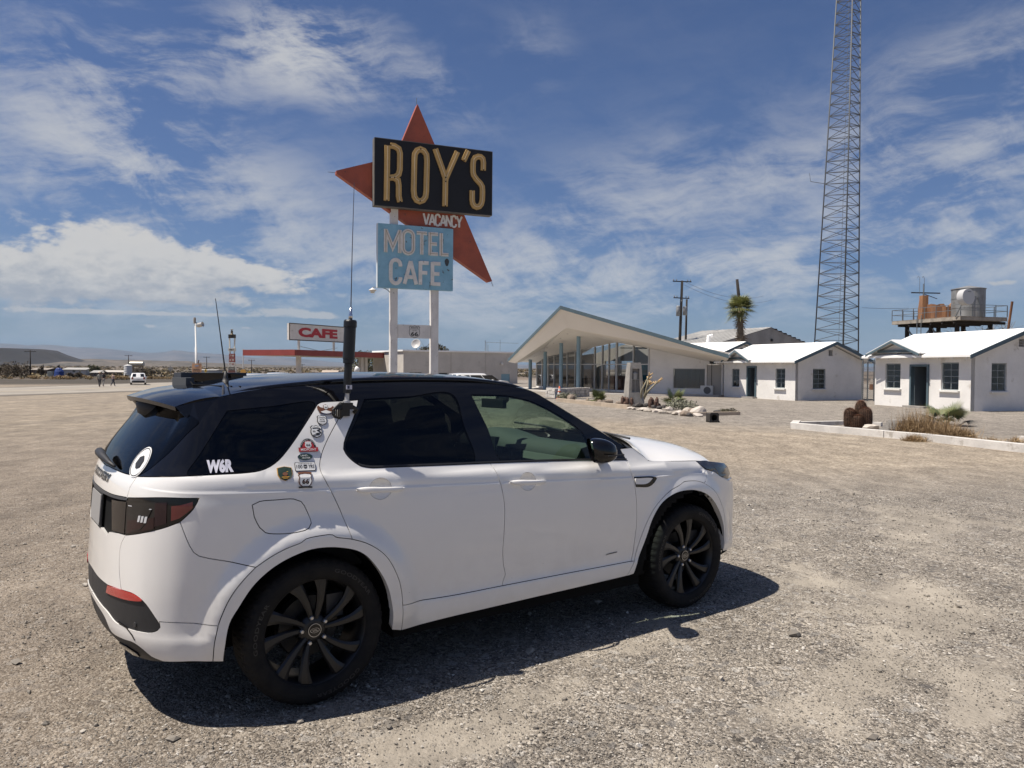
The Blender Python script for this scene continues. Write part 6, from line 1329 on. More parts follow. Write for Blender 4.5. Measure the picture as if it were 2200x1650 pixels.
for j, (r_, z_) in enumerate([(1.15, 0), (1.05, .6), (.98, 1.2), (.7, 1.75), (.25, 2.0)]): rows.append([b_+Vector(((r_*rg_.uniform(.85, 1.1))*math.cos(6.283*k/n), r_*.8*math.sin(6.283*k/n), z_*rg_.uniform(.92, 1.05))) for k in range(n)])
mb.add([p_ for r_ in rows for p_ in r_], [(j*n+k, j*n+(k+1) % n, (j+1)*n+(k+1) % n, (j+1)*n+k) for j in range(4) for k in range(n)]+[tuple(4*n+k for k in range(n))]); mb.build('sheet', TP, bt); MB().tube([b_+up*1.7, b_+Vector((-.1, 0, 2.5)), b_+Vector((.1, 0, 2.6))], [.12, .2, .14], 7).build('chimney', BLACK, bt)
b_ = slotg(108, 160); jb = thing('grey_crate', 'pale grey cabinet standing left of the blue tarpaulin', 'cabinet', b_); MB().box(b_+up*.65, (.85, .7, 1.3)).build('body', M('crate_grey', (.27, .29, .29), .7), jb); MB().box(b_+up*.75-Vector((0, .36, 0)), (.6, .02, .8)).build('panel', M('crate_dark', (.16, .18, .18), .7), jb)
# power poles across the flats
for px_, ytop, D, l in ((65, 752.5, 150, 'tallest dark power pole at the far left by the shed'), (276, 762.5, 230, 'power pole standing behind the two tanks'), (444, 766, 260, 'power pole right of the snack sign'), (540.5, 772.5, 250, 'power pole between the price sign and the silver cars'), (649, 782, 300, 'distant power pole beside the canopy post'), (93, 783, 200, 'short thin pole beside the dark shed')):
    t = at(px_, ytop, D); pole(l, t, (t.x, D), [(.25, 2.2, .05)] if D != 200 else [], .13)
# lamp standard
b_ = slotg(423, 80); t = at(419.5, 690, 80); ls = thing('lamp_standard', 'white lamp standard with tilted drum floodlight by the road', 'lamp post', b_); PWH = M('lamp_pole_white', (.56, .56, .55), .6)
MB().tube([b_-up*.3, b_+(t-b_)*.62, b_+(t-b_)*.62, t], [.12, .11, .075, .07], 10).build('pole', PWH, ls, True); MB().lathe([(0, -.35), (.12, -.35), (.14, .1), (.12, .28), (0, .3)], t+Vector((-.06, 0, .1)), n=12).build('head', M('lamp_head', (.30, .28, .25), .6), ls)
MB().lathe([(0, -.33), (.2, -.32), (.23, -.2), (.23, .26), (.27, .33), (.2, .33), (0, .2)], t+Vector((.5, 0, -.38)), axis=(1, -.2, .22), n=18).build('floodlight', M('flood_silver', (.5, .48, .44), .35, metal=.6), ls, False); MB().tube([t-up*.1, t+Vector((.35, 0, -.3))], .035, 6).build('bracket', BLACK, ls)
# snack board
b_ = slotg(423, 77); sb_ = thing('snack_sign', 'orange shield shaped sign reading DRINKS SNACKS ICE', 'sign', b_); OC = M('sign_orange', (.50, .29, .17), .7, var=.08, vscale=2)
c = at(422.5, 796.5, 77); w2 = 10.2/FPX*77; h2 = 16/FPX*77
out_ = [(-.92, .98), (.92, .98), (1, .7), (1, .1), (.85, -.5), (.55, -.95), (0, -1.02), (-.55, -.95), (-.85, -.5), (-1, .1), (-1, .7)]
mp = lambda x, y, hh: c+Vector((x, -hh, y)); bd = MB().prism([mp(a*w2, b*h2, 0) for a, b in out_], (0, .08, 0)).build('board', OC, sb_); INK = M('ink_dark', (.04, .035, .035), .7)
for i, tx in enumerate(('DRINKS', 'SNACKS', 'ICE')): text_on(tx, w2*(1.55 if i < 2 else .7), h2*.27, mp, INK, bd, bold=.03, cy=h2*(.12-.36*i), lift=.02)
MB().prism([mp(a*w2*.5, h2*.66+b*h2*.16, .015) for a, b in ((-1, -.2), (-.5, .6), (.1, .3), (.6, .8), (1, .1), (.3, -.7), (-.5, -.6))], (0, -.005, 0)).build('emblem', M('emblem_blue', (.20, .25, .36), .7), bd)
MB().beam(b_-up*.3, c-up*h2*.6+Vector((0, .12, 0)), .12).build('post', DRYW, sb_); MB().tube([c+Vector((.15, 0, h2)), c+Vector((.22, 0, h2*1.45))], .05, 6).build('finial', M('rust_dark', (.09, .045, .03), .8), sb_)
# fuel price sign tower
b_ = slotg(499, 95); ps = thing('price_sign', 'white fuel price tower with red number panels', 'sign', b_); K_ = 95/FPX; Z = lambda y: at(499, y, 95).z
for x0, x1, xt in ((-5.6, -4.2, -6.2), (5.2, 4.0, 5.6)): MB().tube([b_+Vector((x0*K_, 0, -.3)), Vector((b_.x+x1*K_, b_.y, Z(770))), Vector((b_.x+xt*K_, b_.y, Z(722)))], .085, 4).build('post', M('price_white', (.60, .57, .50), .7), ps)
def pp(y0, y1, w_, m, txt=None, tm=None, dx=0):
    z0, z1 = Z(y1), Z(y0); o = MB().box((b_.x+dx*K_, b_.y-.05, (z0+z1)/2), (w_*K_, .22, z1-z0)).build('panel', m, ps)
    if txt: text_on(txt, w_*K_*.78, (z1-z0)*.55, lambda x, y, hh: Vector((b_.x+dx*K_+x, b_.y-.16-hh, (z0+z1)/2+y)), tm, o, bold=.02)
PRD = M('price_red', (.24, .05, .04), .7); PWT = M('price_pale', (.55, .53, .48), .7); PBK = M('price_black', (.03, .025, .02), .6)
pp(718.5, 726.5, 15, PBK); MB().lathe([(.0, -.3), (.25, -.3), (.12, -.1), (.16, .1), (.05, .25), (.22, .32), (0, .4)], (b_.x-.05, b_.y, Z(714)), n=10).build('finial', M('price_brass', (.12, .09, .05), .6), ps)
pp(748, 754.5, 15.5, PWT, 'AMBOY', PBK); pp(760, 769, 12.4, PRD, '7 99', PWT); pp(769.6, 778, 12.6, PRD, '8 29', PWT); pp(778.6, 786.5, 14, PWT, '7 99', PRD); pp(788, 806, 18, PWT); pp(789, 795.5, 14.5, M('price_teal', (.16, .33, .30), .7), 'OPEN', PWT); MB().box((b_.x, b_.y-.19, Z(799)), (15*K_, .04, 6.5*K_)).build('panel', M('price_brown', (.14, .06, .05), .7), ps)
# slim pole with orange disc, yellow road signs
b_ = slotg(522.5, 110); sp2 = thing('slim_pole', 'slim pale pole with an orange disc low down, right of the price tower', 'pole', b_); t = at(522.5, 751, 110); MB().tube([b_-up*.3, t], .07, 7).build('pole', PWH, sp2); MB().box(t, (.3, .2, .1)).build('head', PWH, sp2); MB().lathe([(0, -.05), (.40, -.05), (.40, .05), (0, .05)], at(522.5, 799.5, 109.5), axis=(0, -1, 0), n=22).build('disc', M('disc_orange', (.50, .27, .06), .7), sp2)
for px_, py_, D, l in ((442, 796.5, 120, 'small yellow diamond road sign beside the snack sign'), (535.5, 800, 118, 'small yellow diamond road sign right of the orange disc')):
    c = at(px_, py_, D); g_ = slotg(px_, D); rsn = thing('road_sign', l, 'road sign', g_); hs_ = 3.4/FPX*D; MB().tube([g_-up*.2, c+Vector((0, .06, 0))], .04, 6).build('post', STEEL, rsn)
    MB().prism([c+Vector((hs_*a, 0, hs_*b*1.25)) for a, b in ((-1, 0), (0, -1), (1, 0), (0, 1))], (0, .03, 0)).build('plate', M('sign_yellow', (.55, .37, .05), .6), rsn); MB().beam(c+Vector((-hs_*.3, -.02, hs_*.4)), c+Vector((hs_*.3, -.02, -hs_*.5)), .1).build('arrow', INK, rsn)
# dim grey road sign seen from behind, white lion statue
c = at(366, 792.5, 220); g_ = slotg(366, 220); rs2 = thing('road_sign', 'grey back of a diamond road sign far down the road', 'road sign', g_); MB().tube([g_-up*.2, c], .05, 6).build('post', STEEL, rs2); MB().prism([c+Vector((.85*a, 0, .85*b)) for a, b in ((-1, 0), (0, -1), (1, 0), (0, 1))], (0, .04, 0)).build('plate', M('sign_back', (.28, .27, .25), .6), rs2)
b_ = slotg(765, 62); st = thing('white_statue', 'white seated animal statue under the canopy edge', 'statue', b_); SW = M('statue_white', (.72, .71, .69), .6); k_ = 62/FPX; zt_ = at(765, 787.5, 62).z
mb = MB(); hh = zt_-b_.z
mb.tube([b_+up*.0, b_+up*hh*.35, b_+Vector((-.02, 0, hh*.62)), b_+Vector((.05, 0, hh*.80))], [.42, .40, .30, .20], 14); mb.tube([b_+Vector((.02, -.05, hh*.78)), b_+Vector((.12, -.1, hh*.93)), b_+Vector((.02, -.1, hh))], [.2, .22, .08], 12); mb.build('figure', SW, st, True)
for x in (-.2, .22): MB().tube([b_+Vector((x, -.3, hh*.55)), b_+Vector((x*1.2, -.42, .05)), b_+Vector((x*1.2, -.6, .05))], [.13, .10, .09], 8).build('foreleg', SW, st, True)
# palms leaning white timbers by the canopy
for a, b, l in ((at(778, 800, 84), at(803, 786, 84), 'left'), (at(803, 786, 84), at(845, 783, 86), 'right')):
    pass
# trees and scrub beyond the road
def lump(n, w_, h, seed): rg = random.Random(seed); return [(rg.uniform(-.5, .5)*w_, rg.uniform(-.3, .3)*w_, h*rg.uniform(.2, .8), w_*rg.uniform(.14, .26), w_*rg.uniform(.14, .24), h*rg.uniform(.16, .28)) for _ in range(n)]
TB = M('tamarisk', (.125, .10, .07), .95, var=.45, vscale=.5, col2=(.06, .048, .034))
for px_, D, ytop, w_, l, s in ((45, 150, 769, 3.6, 'round brown tree left of the tallest power pole', 1), (12, 155, 778, 4.4, 'wide dark thicket at the far left edge', 2), (27, 150, 782, 3.2, 'low brown tree in the thicket beside the round tree', 3), (-8, 160, 780, 4.5, 'dark tree cut by the left edge of the view', 4), (199, 200, 781, 1.6, 'upright dark tree right of the mobile home', 5), (209, 205, 786, 1.6, 'smaller dark tree behind the small brown hut', 6), (88, 175, 786, 1.6, 'spiky bare shrub by the short thin pole', 7), (302, 205, 787, 2.6, 'brown tree under the raised silver tank', 8), (162, 150, 797, 2.6, 'dark shrub before the mobile home', 9), (117, 175, 796, 1.6, 'dark shrub left of the blue tarpaulin', 10), (330, 230, 795, 2.4, 'dull bush beyond the white hatchback', 11)):
    g_ = slotg(px_, D); hgt = at(px_, ytop, D).z-g_.z; tree('desert_tree', l, g_, hgt, lump(9, w_, hgt, s), TB if s not in (5, 6) else GRN, 700, .17, 200+s, 'trees beyond the road', trunk=.1)
S2 = M('straw_far', (.36, .26, .135), .9, var=.35, vscale=.6, col2=(.24, .165, .085))
spots = [(70, 814, 1.7), (80, 814.5, 1.2), (100, 815, 1.0), (118, 815, 1.5), (130, 814, 1.6), (143, 814, 1.4), (152, 813.5, 1.0), (174, 812, 1.6), (192, 813, 1.3), (160, 815, .8), (230, 812, 1.2), (250, 813, 1.6), (262, 813, 1.8), (273, 814, 1.3), (316, 811, 1.3), (330, 812, 1.4), (22, 816, 1.0), (345, 811, 1.1), (8, 812, 1.2), (360, 811.5, 1.2), (390, 809, 1.3), (47, 817, .6)]
proto = None
for i, (px_, py_, w_) in enumerate(spots):
    g_ = gpt(px_, py_); g_ = slotg(px_, 150 if py_ < 813 else 140)
    if i in (0, 7, 13): proto = bush('dry_shrub', 'low straw coloured dry shrub in the row beyond the road', 'shrub', g_, 2.4, .95, S2, 420, .11, 300+i, 'dry shrubs beyond the road')
    else:
        o = copy_tree(proto); o.location = g_; o.scale = (w_/1.5, w_/1.5, w_/1.6); o.rotation_euler.z = i*1.3
b_ = slotg(650, 120)
for px_, D, w_ in ((560, 115, 2.0), (612, 120, 1.6), (632, 118, 2.2), (585, 112, 1.8)):
    o = copy_tree(proto); o.location = slotg(px_, D); o.scale = (w_/1.5,)*3; o.rotation_euler.z = px_

# ================================================================== THE WHITE SPORT UTILITY CAR
CX, CY, CYAW = -1.498, 4.527, .6246
def pchip(xs,ys):
    xs=np.array(xs,float);ys=np.array(ys,float);h=np.diff(xs);d=np.diff(ys)/h
    m=np.zeros_like(ys);m[0]=d[0];m[-1]=d[-1]
    for i in range(1,len(xs)-1):
        if d[i-1]*d[i]>0:
            w1=2*h[i]+h[i-1];w2=h[i]+2*h[i-1];m[i]=(w1+w2)/(w1/d[i-1]+w2/d[i])
    def f(x):
        x=np.clip(np.asarray(x,float),xs[0],xs[-1]);i=np.clip(np.searchsorted(xs,x)-1,0,len(h)-1)
        t=(x-xs[i])/h[i]
        return (ys[i]*(2*t**3-3*t*t+1)+h[i]*m[i]*(t**3-2*t*t+t)+ys[i+1]*(3*t*t-2*t**3)+h[i]*m[i+1]*(t**3-t*t))
    return f
FP=[(-.905,0),(-.898,.2),(-.876,.4),(-.832,.58),(-.765,.72),(-.655,.83),(-.50,.893),(-.30,.922),(0,.938),(.6,.948),(1.4,.95),(2.2,.946),(2.741,.934),(3.05,.908),(3.27,.862),(3.46,.77),(3.60,.62),(3.69,.42),(3.73,.2),(3.74,0)]
def _foot():
    p=np.array(FP);q=np.vstack([[p[1,0],-p[1,1]],p,[p[-2,0],-p[-2,1]]]);o=[]
    for i in range(1,len(q)-2):
        a,b,c,d=q[i-1:i+3];t=np.linspace(0,1,24,endpoint=False)[:,None]
        o.append(.5*((2*b)+(c-a)*t+(2*a-5*b+4*c-d)*t*t+(3*b-a-3*c+d)*t**3))
    o=np.vstack(o+[p[-1:]])
    for _ in range(12): o[1:-1]=.25*o[:-2]+.5*o[1:-1]+.25*o[2:]
    s=np.r_[0,np.cumsum(np.linalg.norm(np.diff(o,axis=0),axis=1))]
    S=np.linspace(0,s[-1],500);o=np.stack([np.interp(S,s,o[:,0]),np.interp(S,s,o[:,1])],-1)
    tn=np.gradient(o,axis=0);tn/=np.linalg.norm(tn,axis=1)[:,None]
    tn[0]=(0,1);tn[-1]=(0,-1)
    n=np.stack([-tn[:,1],tn[:,0]],-1)
    for _ in range(6): n[1:-1]=.25*n[:-2]+.5*n[1:-1]+.25*n[2:]
    n/=np.linalg.norm(n,axis=1)[:,None]
    return S,o,n
FS,FO,FN=_foot();SMAX=FS[-1]
side_in=pchip([.18,.24,.30,.36,.405,.43,.46,.55,.7,.85,.97,1.028,1.040,1.046,1.075,1.105,1.135,1.15,1.35,1.5,1.58,1.64],
 [.10,.055,.030,.018,.016,.022,.024,.018,.006,0,.003,.008,.0085,.0135,.0155,.024,.047,.055,.128,.195,.245,.30])
rear_in=pchip([.18,.24,.28,.34,.42,.52,.58,.66,.8,.95,1.05,1.12,1.16,1.2,1.44,1.52,1.64],
 [.17,.13,.10,.05,.028,.024,.024,.028,.036,.046,.055,.068,.085,.105,.285,.345,.44])
front_in=pchip([.18,.26,.36,.5,.65,.8,.9,.98,1.06,1.15],[.16,.09,.045,.045,.06,.10,.19,.29,.43,.6])
def bulge(x,z):
    o=0
    for x0,a in((0,.044),(2.741,.024)):
        r=np.hypot(x-x0,z-.37);t=np.clip((.60-r)/.125,0,1);o=o+a*t*t*(3-2*t)*np.clip((z-.25)/.2,0,1)
    return o
def P(s,z):
    s=np.asarray(s,float);z=np.asarray(z,float);s,z=np.broadcast_arrays(s,z)
    sg=np.where(s<0,-1.,1.);s=np.abs(s)
    fx=np.interp(s,FS,FO[:,0]);fy=np.interp(s,FS,FO[:,1]);nx=np.interp(s,FS,FN[:,0]);ny=np.interp(s,FS,FN[:,1])
    wr=np.clip(-nx,0,1)**2;wf=np.clip(nx,0,1)**2;ws=1-wr-wf
    zs=z+.048*(fx-.75)*np.clip((z-.7)/.28,0,1)*np.clip((1.5-z)/.3,0,1)
    i=ws*(side_in(zs)-bulge(fx,z))+wr*rear_in(z)+wf*front_in(z)
    return np.stack([fx-nx*i,-sg*(fy-ny*i),z],-1)   # right-hand side of the car (y<0)
def sx(x): # s at given x on the side
    k=np.argmax(FO[:,1]>.6);m=FO[:,1]>.3
    return np.interp(x,FO[m,0],FS[m])
# outlines of the body panels on the body surface: (distance round the car from the middle of the tail, height), metres
LN = {
 'tgseam_hi': [(0.5442, 1.058), (0.549, 1.078), (0.5578, 1.107), (0.5759, 1.136), (0.5948, 1.16)],
 'belt_q': [(0.5948, 1.16), (0.8168, 1.174), (0.9806, 1.181), (1.117, 1.183), (1.22, 1.183), (1.291, 1.188), (1.343, 1.204), (1.39, 1.232), (1.431, 1.269), (1.475, 1.316), (1.548, 1.4), (1.63, 1.496)],
 'ptop': [(1.63, 1.496), (1.648, 1.504), (1.8, 1.51)],
 'ptop2': [(1.8, 1.51), (1.861, 1.514)],
 'gapR': [(1.8, 1.51), (1.76, 1.461), (1.721, 1.409), (1.679, 1.355), (1.644, 1.305), (1.61, 1.245), (1.593, 1.195), (1.595, 1.155), (1.611, 1.116), (1.64, 1.056), (1.684, 0.9565), (1.707, 0.8864), (1.726, 0.8257)],
 'wedge': [(1.861, 1.514), (1.843, 1.475), (1.809, 1.414), (1.766, 1.348), (1.739, 1.297), (1.732, 1.267), (1.741, 1.243), (1.767, 1.21), (1.803, 1.182), (1.816, 1.176), (1.864, 1.165), (1.949, 1.161), (2.125, 1.155), (2.359, 1.147), (2.621, 1.139)],
 'Bgap': [(2.621, 1.139), (2.636, 1.103), (2.66, 1.035), (2.675, 0.9659), (2.686, 0.8964), (2.687, 0.8188), (2.686, 0.732), (2.683, 0.6361), (2.695, 0.5374), (2.711, 0.4862), (2.694, 0.4452), (2.686, 0.4221)],
 'sillgap1': [(2.686, 0.4221), (2.344, 0.4222), (2.021, 0.4333)],
 'sillgap2': [(3.733, 0.4172), (3.144, 0.421), (2.686, 0.4221)],
 'archR_b': [(2.021, 0.4333), (2.016, 0.485), (1.999, 0.56), (1.965, 0.6368), (1.921, 0.706), (1.861, 0.7606), (1.794, 0.7998), (1.727, 0.8248)],
 'archR_a': [(1.726, 0.8257), (1.638, 0.8474), (1.624, 0.8592), (1.548, 0.8615), (1.489, 0.8546), (1.467, 0.8402), (1.396, 0.82), (1.32, 0.7864), (1.255, 0.7469)],
 'archR_c': [(1.255, 0.747), (1.207, 0.6996), (1.163, 0.6454), (1.131, 0.5894), (1.113, 0.546), (1.097, 0.5005), (1.087, 0.4543), (1.078, 0.4069), (1.072, 0.3134)],
 'archR_in': [(1.119, 0.3066), (1.122, 0.3592), (1.137, 0.4697), (1.151, 0.5121), (1.177, 0.5552), (1.241, 0.6535), (1.307, 0.715), (1.376, 0.7565), (1.445, 0.7828), (1.518, 0.7996), (1.593, 0.7997), (1.662, 0.7896), (1.749, 0.7638), (1.807, 0.7261), (1.866, 0.6571), (1.911, 0.5873), (1.943, 0.5111), (1.958, 0.4441), (1.968, 0.3822), (1.975, 0.3016)],
 'Qseam': [(1.255, 0.7469), (1.178, 0.7682), (1.114, 0.7855), (1.05, 0.8021), (1.012, 0.8143), (0.9878, 0.8334), (0.9697, 0.8669), (0.9499, 0.915), (0.9279, 0.9735)],
 'lamp_lo': [(0.9279, 0.9735), (0.8434, 0.9431), (0.7007, 0.9079), (0.5611, 0.8817)],
 'lamp_tip': [(0.9279, 0.9735), (0.9855, 1.03), (1.013, 1.081)],
 'lamp_top': [(1.013, 1.081), (0.8362, 1.082), (0.5442, 1.058)],
 'lampseam': [(0.5523, 1.059), (0.5376, 1.034), (0.5419, 0.9735), (0.5481, 0.9262), (0.5559, 0.8814)],
 'lampL_top': [(0.5494, 1.042), (0.4513, 1.035), (0.3448, 1.029)],
 'lampL_lo': [(0.5513, 0.8827), (0.4749, 0.8805), (0.3854, 0.8777)],
 'garn_top': [(0.5523, 1.059), (0.4714, 1.056), (0.3415, 1.051), (0.1757, 1.05), (-0.0324, 1.052), (-0.3312, 1.045)],
 'garn_lo': [(0.5528, 1.044), (0.4769, 1.039), (0.3424, 1.035), (0.1852, 1.033), (-0.0107, 1.029), (-0.1367, 1.026)],
 'rearglass_lo': [(0.5999, 1.162), (0.4705, 1.161), (0.3182, 1.163), (0.1388, 1.165), (0.0233, 1.164), (-0.095, 1.177)],
 'rg_edge': [(0.5942, 1.161), (0.6758, 1.196), (0.7616, 1.254), (0.869, 1.336), (0.9879, 1.412)],
 'bumpseam': [(0.5593, 0.8837), (0.5121, 0.8255), (0.505, 0.7608), (0.5151, 0.6919), (0.5428, 0.6194)],
 'ins_top': [(0.8212, 0.4971), (0.7938, 0.5301), (0.7605, 0.5687), (0.7238, 0.598), (0.6574, 0.6199), (0.5427, 0.6207), (0.3716, 0.6103)],
 'ins_top2': [(0.3716, 0.6103), (0.1829, 0.6118), (0.0068, 0.6201), (-0.194, 0.6185)],
 'ins_bot': [(0.8212, 0.4971), (0.8231, 0.4819), (0.8081, 0.4669), (0.7698, 0.4525), (0.698, 0.4491), (0.5881, 0.4471), (0.4597, 0.4518), (0.3577, 0.4759), (0.2484, 0.4834), (0.0133, 0.4961), (-0.2288, 0.494)],
 'refl': [(0.3716, 0.6103), (0.5168, 0.6202), (0.6574, 0.6199), (0.7238, 0.598), (0.6338, 0.5849), (0.5193, 0.5782), (0.35, 0.5684)],
 'strip_lo': [(0.8236, 0.3138), (0.7573, 0.3329), (0.7065, 0.3638), (0.6428, 0.3842), (0.5419, 0.3806), (0.3928, 0.3817), (0.3228, 0.4302), (0.1408, 0.461), (-0.0555, 0.4714)],
 'val_lo': [(0.8232, 0.3129), (0.7834, 0.3106), (0.5815, 0.2974), (0.2452, 0.2348), (0.3931, 0.3433), (0.3819, 0.3959)],
 'bseam_h': [(0.8208, 0.5083), (0.9427, 0.504), (1.05, 0.4926), (1.093, 0.489), (1.145, 0.485)],
 'bumpbot': [(0.8236, 0.3138), (0.961, 0.3198), (1.072, 0.3134)],
 'fdoor_top': [(2.621, 1.139), (2.936, 1.127), (3.44, 1.103), (3.72, 1.086)],
 'fgap': [(3.72, 1.086), (3.719, 1.017), (3.739, 0.948), (3.754, 0.8493), (3.765, 0.7494), (3.77, 0.649), (3.761, 0.5499), (3.749, 0.4617), (3.733, 0.4172)],
 'fgap_lo': [(3.733, 0.4181), (3.711, 0.3771), (3.697, 0.3227)],
 'sill_bot': [(3.695, 0.3229), (3.307, 0.3163), (2.937, 0.311), (2.599, 0.3043), (2.29, 0.2977), (2.036, 0.2849)],
 'fend_top': [(3.721, 1.083), (3.922, 1.07), (4.197, 1.049), (4.419, 1.036)],
 'fend_lamp': [(4.419, 1.036), (4.449, 1.001), (4.494, 0.972)],
 'fend_bump': [(4.494, 0.972), (4.492, 0.9266), (4.471, 0.8915), (4.438, 0.8808)],
 'archF_a': [(4.438, 0.8808), (4.376, 0.8994), (4.317, 0.9071), (4.218, 0.9069), (4.187, 0.8932), (4.062, 0.8517), (3.933, 0.7638), (3.851, 0.6547), (3.79, 0.5187), (3.758, 0.4156)],
 'archF_b': [(4.764, 0.4464), (4.717, 0.6105), (4.641, 0.7296), (4.559, 0.8149), (4.438, 0.8808)],
 'archF_lo': [(3.758, 0.4156), (3.729, 0.3655), (3.699, 0.3223)],
 'archF_in': [(3.76, 0.328), (3.788, 0.4212), (3.826, 0.5065), (3.856, 0.5756), (3.906, 0.6877), (3.991, 0.7835), (4.12, 0.8384), (4.258, 0.8475), (4.375, 0.8298), (4.486, 0.7862), (4.579, 0.7153), (4.666, 0.6173), (4.723, 0.5192), (4.739, 0.4464), (4.733, 0.3413)],
 'cowl': [(3.686, 1.16), (3.743, 1.161), (3.806, 1.158), (3.88, 1.109), (3.925, 1.071), (3.721, 1.084), (3.705, 1.124)],
 'fuel': [(1.247, 1.034), (1.281, 1.048), (1.358, 1.049), (1.444, 1.046), (1.48, 1.031), (1.508, 0.9813), (1.525, 0.9232), (1.509, 0.9011), (1.464, 0.8897), (1.368, 0.8877), (1.307, 0.898), (1.28, 0.9254), (1.256, 0.9768)],
 'vent': [(3.741, 0.9763), (3.949, 0.9601), (3.958, 0.9497), (3.93, 0.9253), (3.877, 0.903), (3.753, 0.911)],
 'vent_in': [(3.747, 0.9672), (3.912, 0.9542), (3.879, 0.933), (3.839, 0.9239), (3.752, 0.9295)],
 'roofB': [(1.112, 1.539), (1.293, 1.569), (1.444, 1.584), (1.7, 1.597), (1.973, 1.605), (2.266, 1.609), (2.579, 1.603), (2.776, 1.593), (2.908, 1.578), (3.045, 1.549), (3.151, 1.492), (3.363, 1.373), (3.534, 1.283), (3.649, 1.218), (3.745, 1.17)],
 'apil_base': [(3.752, 1.171), (3.69, 1.16), (3.704, 1.121), (3.72, 1.086)],
 'gl_quarter': [(1.157, 1.471), (1.377, 1.488), (1.615, 1.501), (1.551, 1.419), (1.468, 1.324), (1.425, 1.275), (1.383, 1.238), (1.34, 1.211), (1.288, 1.195), (1.221, 1.189), (1.117, 1.189), (0.9509, 1.187), (1.003, 1.266), (1.078, 1.372)],
 'gl_rear': [(1.899, 1.516), (2.169, 1.526), (2.46, 1.532), (2.485, 1.359), (2.514, 1.153), (2.127, 1.162), (1.865, 1.17), (1.825, 1.182), (1.785, 1.209), (1.751, 1.251), (1.746, 1.278), (1.765, 1.318), (1.821, 1.399)],
 'gl_front': [(2.59, 1.531), (2.818, 1.523), (2.924, 1.507), (3.03, 1.479), (3.186, 1.407), (3.344, 1.309), (3.389, 1.26), (3.412, 1.194), (3.424, 1.108), (2.937, 1.132), (2.709, 1.142), (2.647, 1.345)],
 'hood_edge': [(3.806, 1.158), (3.88, 1.109), (3.925, 1.071), (4.197, 1.05), (4.42, 1.037)],
 'hl': [(4.419, 1.036), (4.584, 1.021), (4.617, 0.9808), (4.671, 0.9104), (4.605, 0.9433), (4.52, 0.9689), (4.449, 1.001)],
}
def paint_mat():
    m = bpy.data.materials.new('white_car_paint'); m.use_nodes = True; t = NT(m.node_tree); b = t.N['Principled BSDF']
    p = t.new('ShaderNodeTexCoord').outputs['Object']; x, y, z = t.sep(p)
    dust = t.m('MULTIPLY', t.mapr(z, .95, .25), t.mapr(t.noise(p, 7, 5, .6), .25, .8, .12, .6))
    fl = t.voro(p, 26.0); fx = t.sep(fl.outputs['Color']); fleck = t.m('MULTIPLY', t.m('LESS_THAN', fl.outputs['Distance'], t.m('MULTIPLY', fx[1], .055)), t.m('GREATER_THAN', fx[0], .74)); fleck = t.m('MULTIPLY', fleck, t.mapr(z, 1.0, .4))
    c = t.mix(t.m('MULTIPLY', dust, .42), (.80, .785, .758), (.52, .455, .385)); c = t.mix(t.m('MULTIPLY', fleck, .75), c, (.10, .085, .07))
    t.put(b.inputs['Base Color'], c); b.inputs['Roughness'].default_value = .42; b.inputs['Coat Weight'].default_value = 1; b.inputs['Coat IOR'].default_value = 1.6
    t.put(b.inputs['Coat Roughness'], t.mapr(dust, 0, .6, .01, .05)); return m
PAINT = paint_mat()
GLOSSB = M('gloss_black', (.004, .004, .005), .07)
TRIMB = M('trim_black', (.022, .022, .024), .55, var=.15, vscale=30, bump=.1, bscale=400); TRIMG = M('trim_grey', (.055, .056, .06), .5); MATTE = M('matte_black', (.006, .006, .006), .9, spec=.15)
GL_DARK = GLASS('privacy_glass', (.035, .037, .042), .62); GL_REAR = GLASS('privacy_glass_rear', (.018, .019, .022), .7, .02); GL_FRONT = GLASS('green_glass', (.40, .50, .44), 1.0); GL_WS = GLASS('windscreen_glass', (.60, .72, .65), 1.0)
DUSTY = M('dusty_plastic', (.06, .055, .05), .75, var=.5, vscale=9, col2=(.14, .12, .10))
RUB = M('tyre_rubber', (.008, .008, .009), .75, spec=.22, var=.3, vscale=14, col2=(.015, .014, .013)); RIMB = M('rim_black', (.009, .009, .010), .36); STUD = M('wheel_nut', (.52, .51, .50), .3, metal=.85); SILV = M('silver_trim', (.6, .6, .62), .2, metal=1)
SEAT = M('seat_black', (.012, .012, .013), .7); DASH = M('dash_grey', (.10, .108, .10), .7); DASHD = M('dash_dark', (.016, .018, .018), .6); PALE = M('interior_pale', (.34, .36, .33), .8)
suv = thing('parked_suv', 'white sport utility car with black roof and stickers parked in the foreground', 'car', (CX, CY, 0)); suv.rotation_euler.z = CYAW; ORG[suv.name] = Vector((0, 0, 0))

